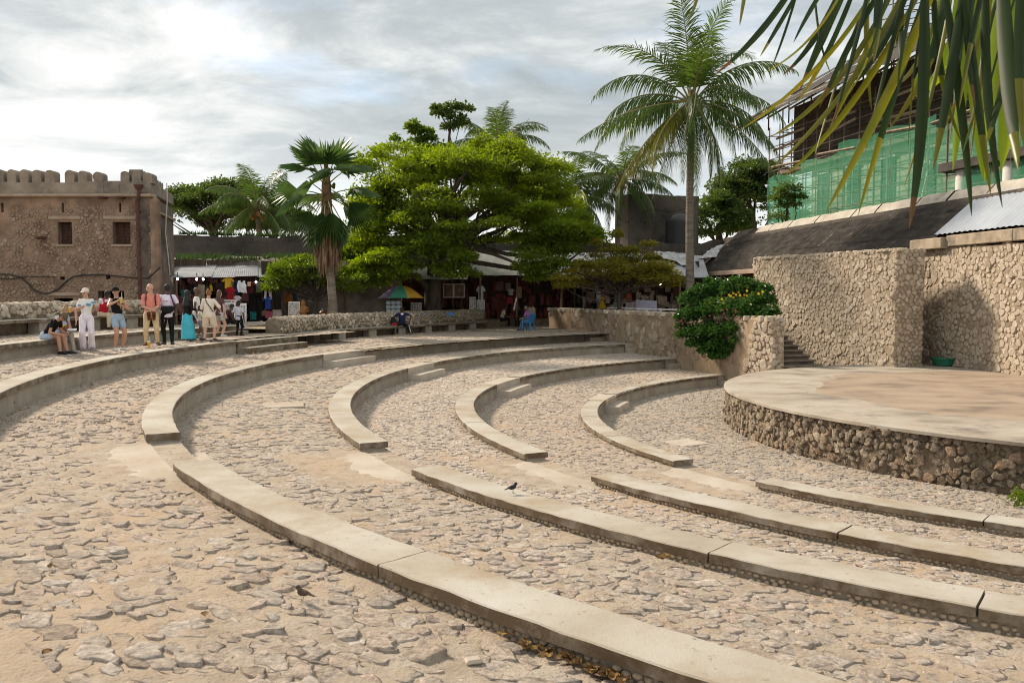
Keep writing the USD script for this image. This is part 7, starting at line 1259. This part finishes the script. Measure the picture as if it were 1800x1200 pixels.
# ---- birds, litter
def bird(lab, p, rz, s, back, belly, headc):
    t = thing('bird', lab, 'bird', p, rz); b = solid([hull(eln(A(0, -.02, .075), A(.026, .04, .026), None, SP2), eln(A(0, .015, .085), A(.022, .025, .024))), hull(eln(A(0, .035, .112), .019, None, SP2)), bone((0, .02, .095), (0, .035, .112), .019, .016), hull(eln(A(0, -.05, .075), .012), eln(A(0, -.115, .06), A(.010, .01, .003)))], .01, 4)
    part(t, 'body', (b[0] * s, b[1]), mat_plain('feather_' + lab.split()[0], back, .8)); m2 = solid([hull(eln(A(0, .005, .066), A(.021, .033, .018)))], .01, 1); part(t, 'belly', (m2[0] * s, m2[1]), mat_plain('belly_' + lab.split()[0], belly, .8), True)
    m3_ = solid([hull(eln(A(0, .036, .118), A(.0195, .02, .017), None, SP2))], .01, 1); part(t, 'head', (m3_[0] * s, m3_[1]), mat_plain('head_' + lab.split()[0], headc, .8), True)
    for sx in (-1, 1):
        w = solid([hull(eln(A(sx * .024, .005, .082), A(.006, .025, .018)), eln(A(sx * .016, -.065, .072), A(.004, .012, .006)))], .01, 1); part(t, 'wing', (w[0] * s, w[1]), mat_plain('wing_%s_%s' % (lab.split()[0], 'lr'[sx > 0]), tuple(np.array(back) * .7), .8), True)
        part(t, 'leg', MB().tube(A([sx * .011, 0, .055], [sx * .012, -.004, .028], [sx * .012, .002, .002], [sx * .014, .02, .002]) * s, .0022 * s, 5).get(), mat_plain('bird_leg_%s_%s' % (lab.split()[0], 'lr'[sx > 0]), (.06, .04, .03), .6)); part(t, 'eye', ball(A(sx * .016, .046, .117) * s, .003 * s, 1), eyem)
    part(t, 'beak', MB().tube(A([0, .05, .112], [0, .066, .108]) * s, [.006 * s, .001 * s], 6).get(), mat_plain('beak_' + lab.split()[0], (.12, .09, .06), .5))
p = onz(531, 1057, 0); g = zground(*p[:2]); p = onz(531, 1057, g + .030); bird('brown sparrow standing on the paving in the left foreground', p, R2(70), .85, (.085, .055, .035), (.16, .115, .06), (.055, .032, .022))
p = onz(902, 867, -.09); bird('black and white small bird on the second bench from the camera', p, R2(-60), 1.0, (.02, .02, .022), (.5, .46, .4), (.012, .012, .012))
leafd = mat_stones('dry_leaf', [(.24, .135, .045), (.16, .09, .04), (.33, .21, .07), (.12, .07, .035), (.28, .16, .06)], 30, .3, .3)
rl = np.random.default_rng(19); k = 0
spots = [(870 + 225 * q + rl.normal(0, 6), 1113 + 84 * q + rl.normal(0, 4) + rl.exponential(3)) for q in rl.beta(1.7, 1.2, 60)] + [(1165 + rl.normal(0, 12), 982 + rl.normal(0, 3)) for _ in range(7)] + [(88, 1000), (83, 1152), (360, 1085), (1630, 1040), (1510, 1000), (1020, 858), (995, 860)]
for px, py in spots:
    p = onz(px, py, .15); g = zground(p[0], p[1]); p = onz(px, py, g + .015); a = rl.uniform(0, 6.28); L, W = rl.uniform(.04, .085), rl.uniform(.018, .035); u = np.linspace(0, 1, 6)[:, None]; w = np.linspace(-1, 1, 4)[None]
    P = np.stack([L * (u - .5) + 0 * w, W * np.sin(np.pi * np.clip(u, .03, .98)) ** .8 * w, .012 + .018 * rl.uniform(.2, 1) * w ** 2 + .02 * rl.uniform(-.2, 1) * (u - .5) ** 2 * 4 + rl.uniform(0, .01)], -1)
    v, f = MB().grid(P).get(); 
    top('dry_leaf', moved((v, f), p, a), leafd, 'dry curled leaf in the litter along the foot of the foreground bench' if 860 < px < 1110 and py > 1090 else 'dry leaf lying under the second bench from the camera' if 1120 < px < 1210 else ['lone dry leaf on the paving at the left edge', 'lone dry leaf in the bottom left corner', 'lone dry leaf left of the foreground bench middle', 'dry leaf below the joint at the right end of the second bench', 'dry leaf on the paving between the third and fourth benches at the right', 'first of two dry leaves on the cement by the aisle', 'second of two dry leaves on the cement by the aisle'][[88, 83, 360, 1630, 1510, 1020, 995].index(px)], 'leaf', True, 'fallen dry leaves' if (860 < px < 1110 and py > 1090) or 1120 < px < 1210 else None)
p = onz(832, 1160, .2); top('pale_stone_chip', rb(onz(832, 1160, zground(*p[:2]) + .022), (.10, .08, .03), .012, .3), patchmat, 'loose pale stone chip near the foreground bench', 'stone')
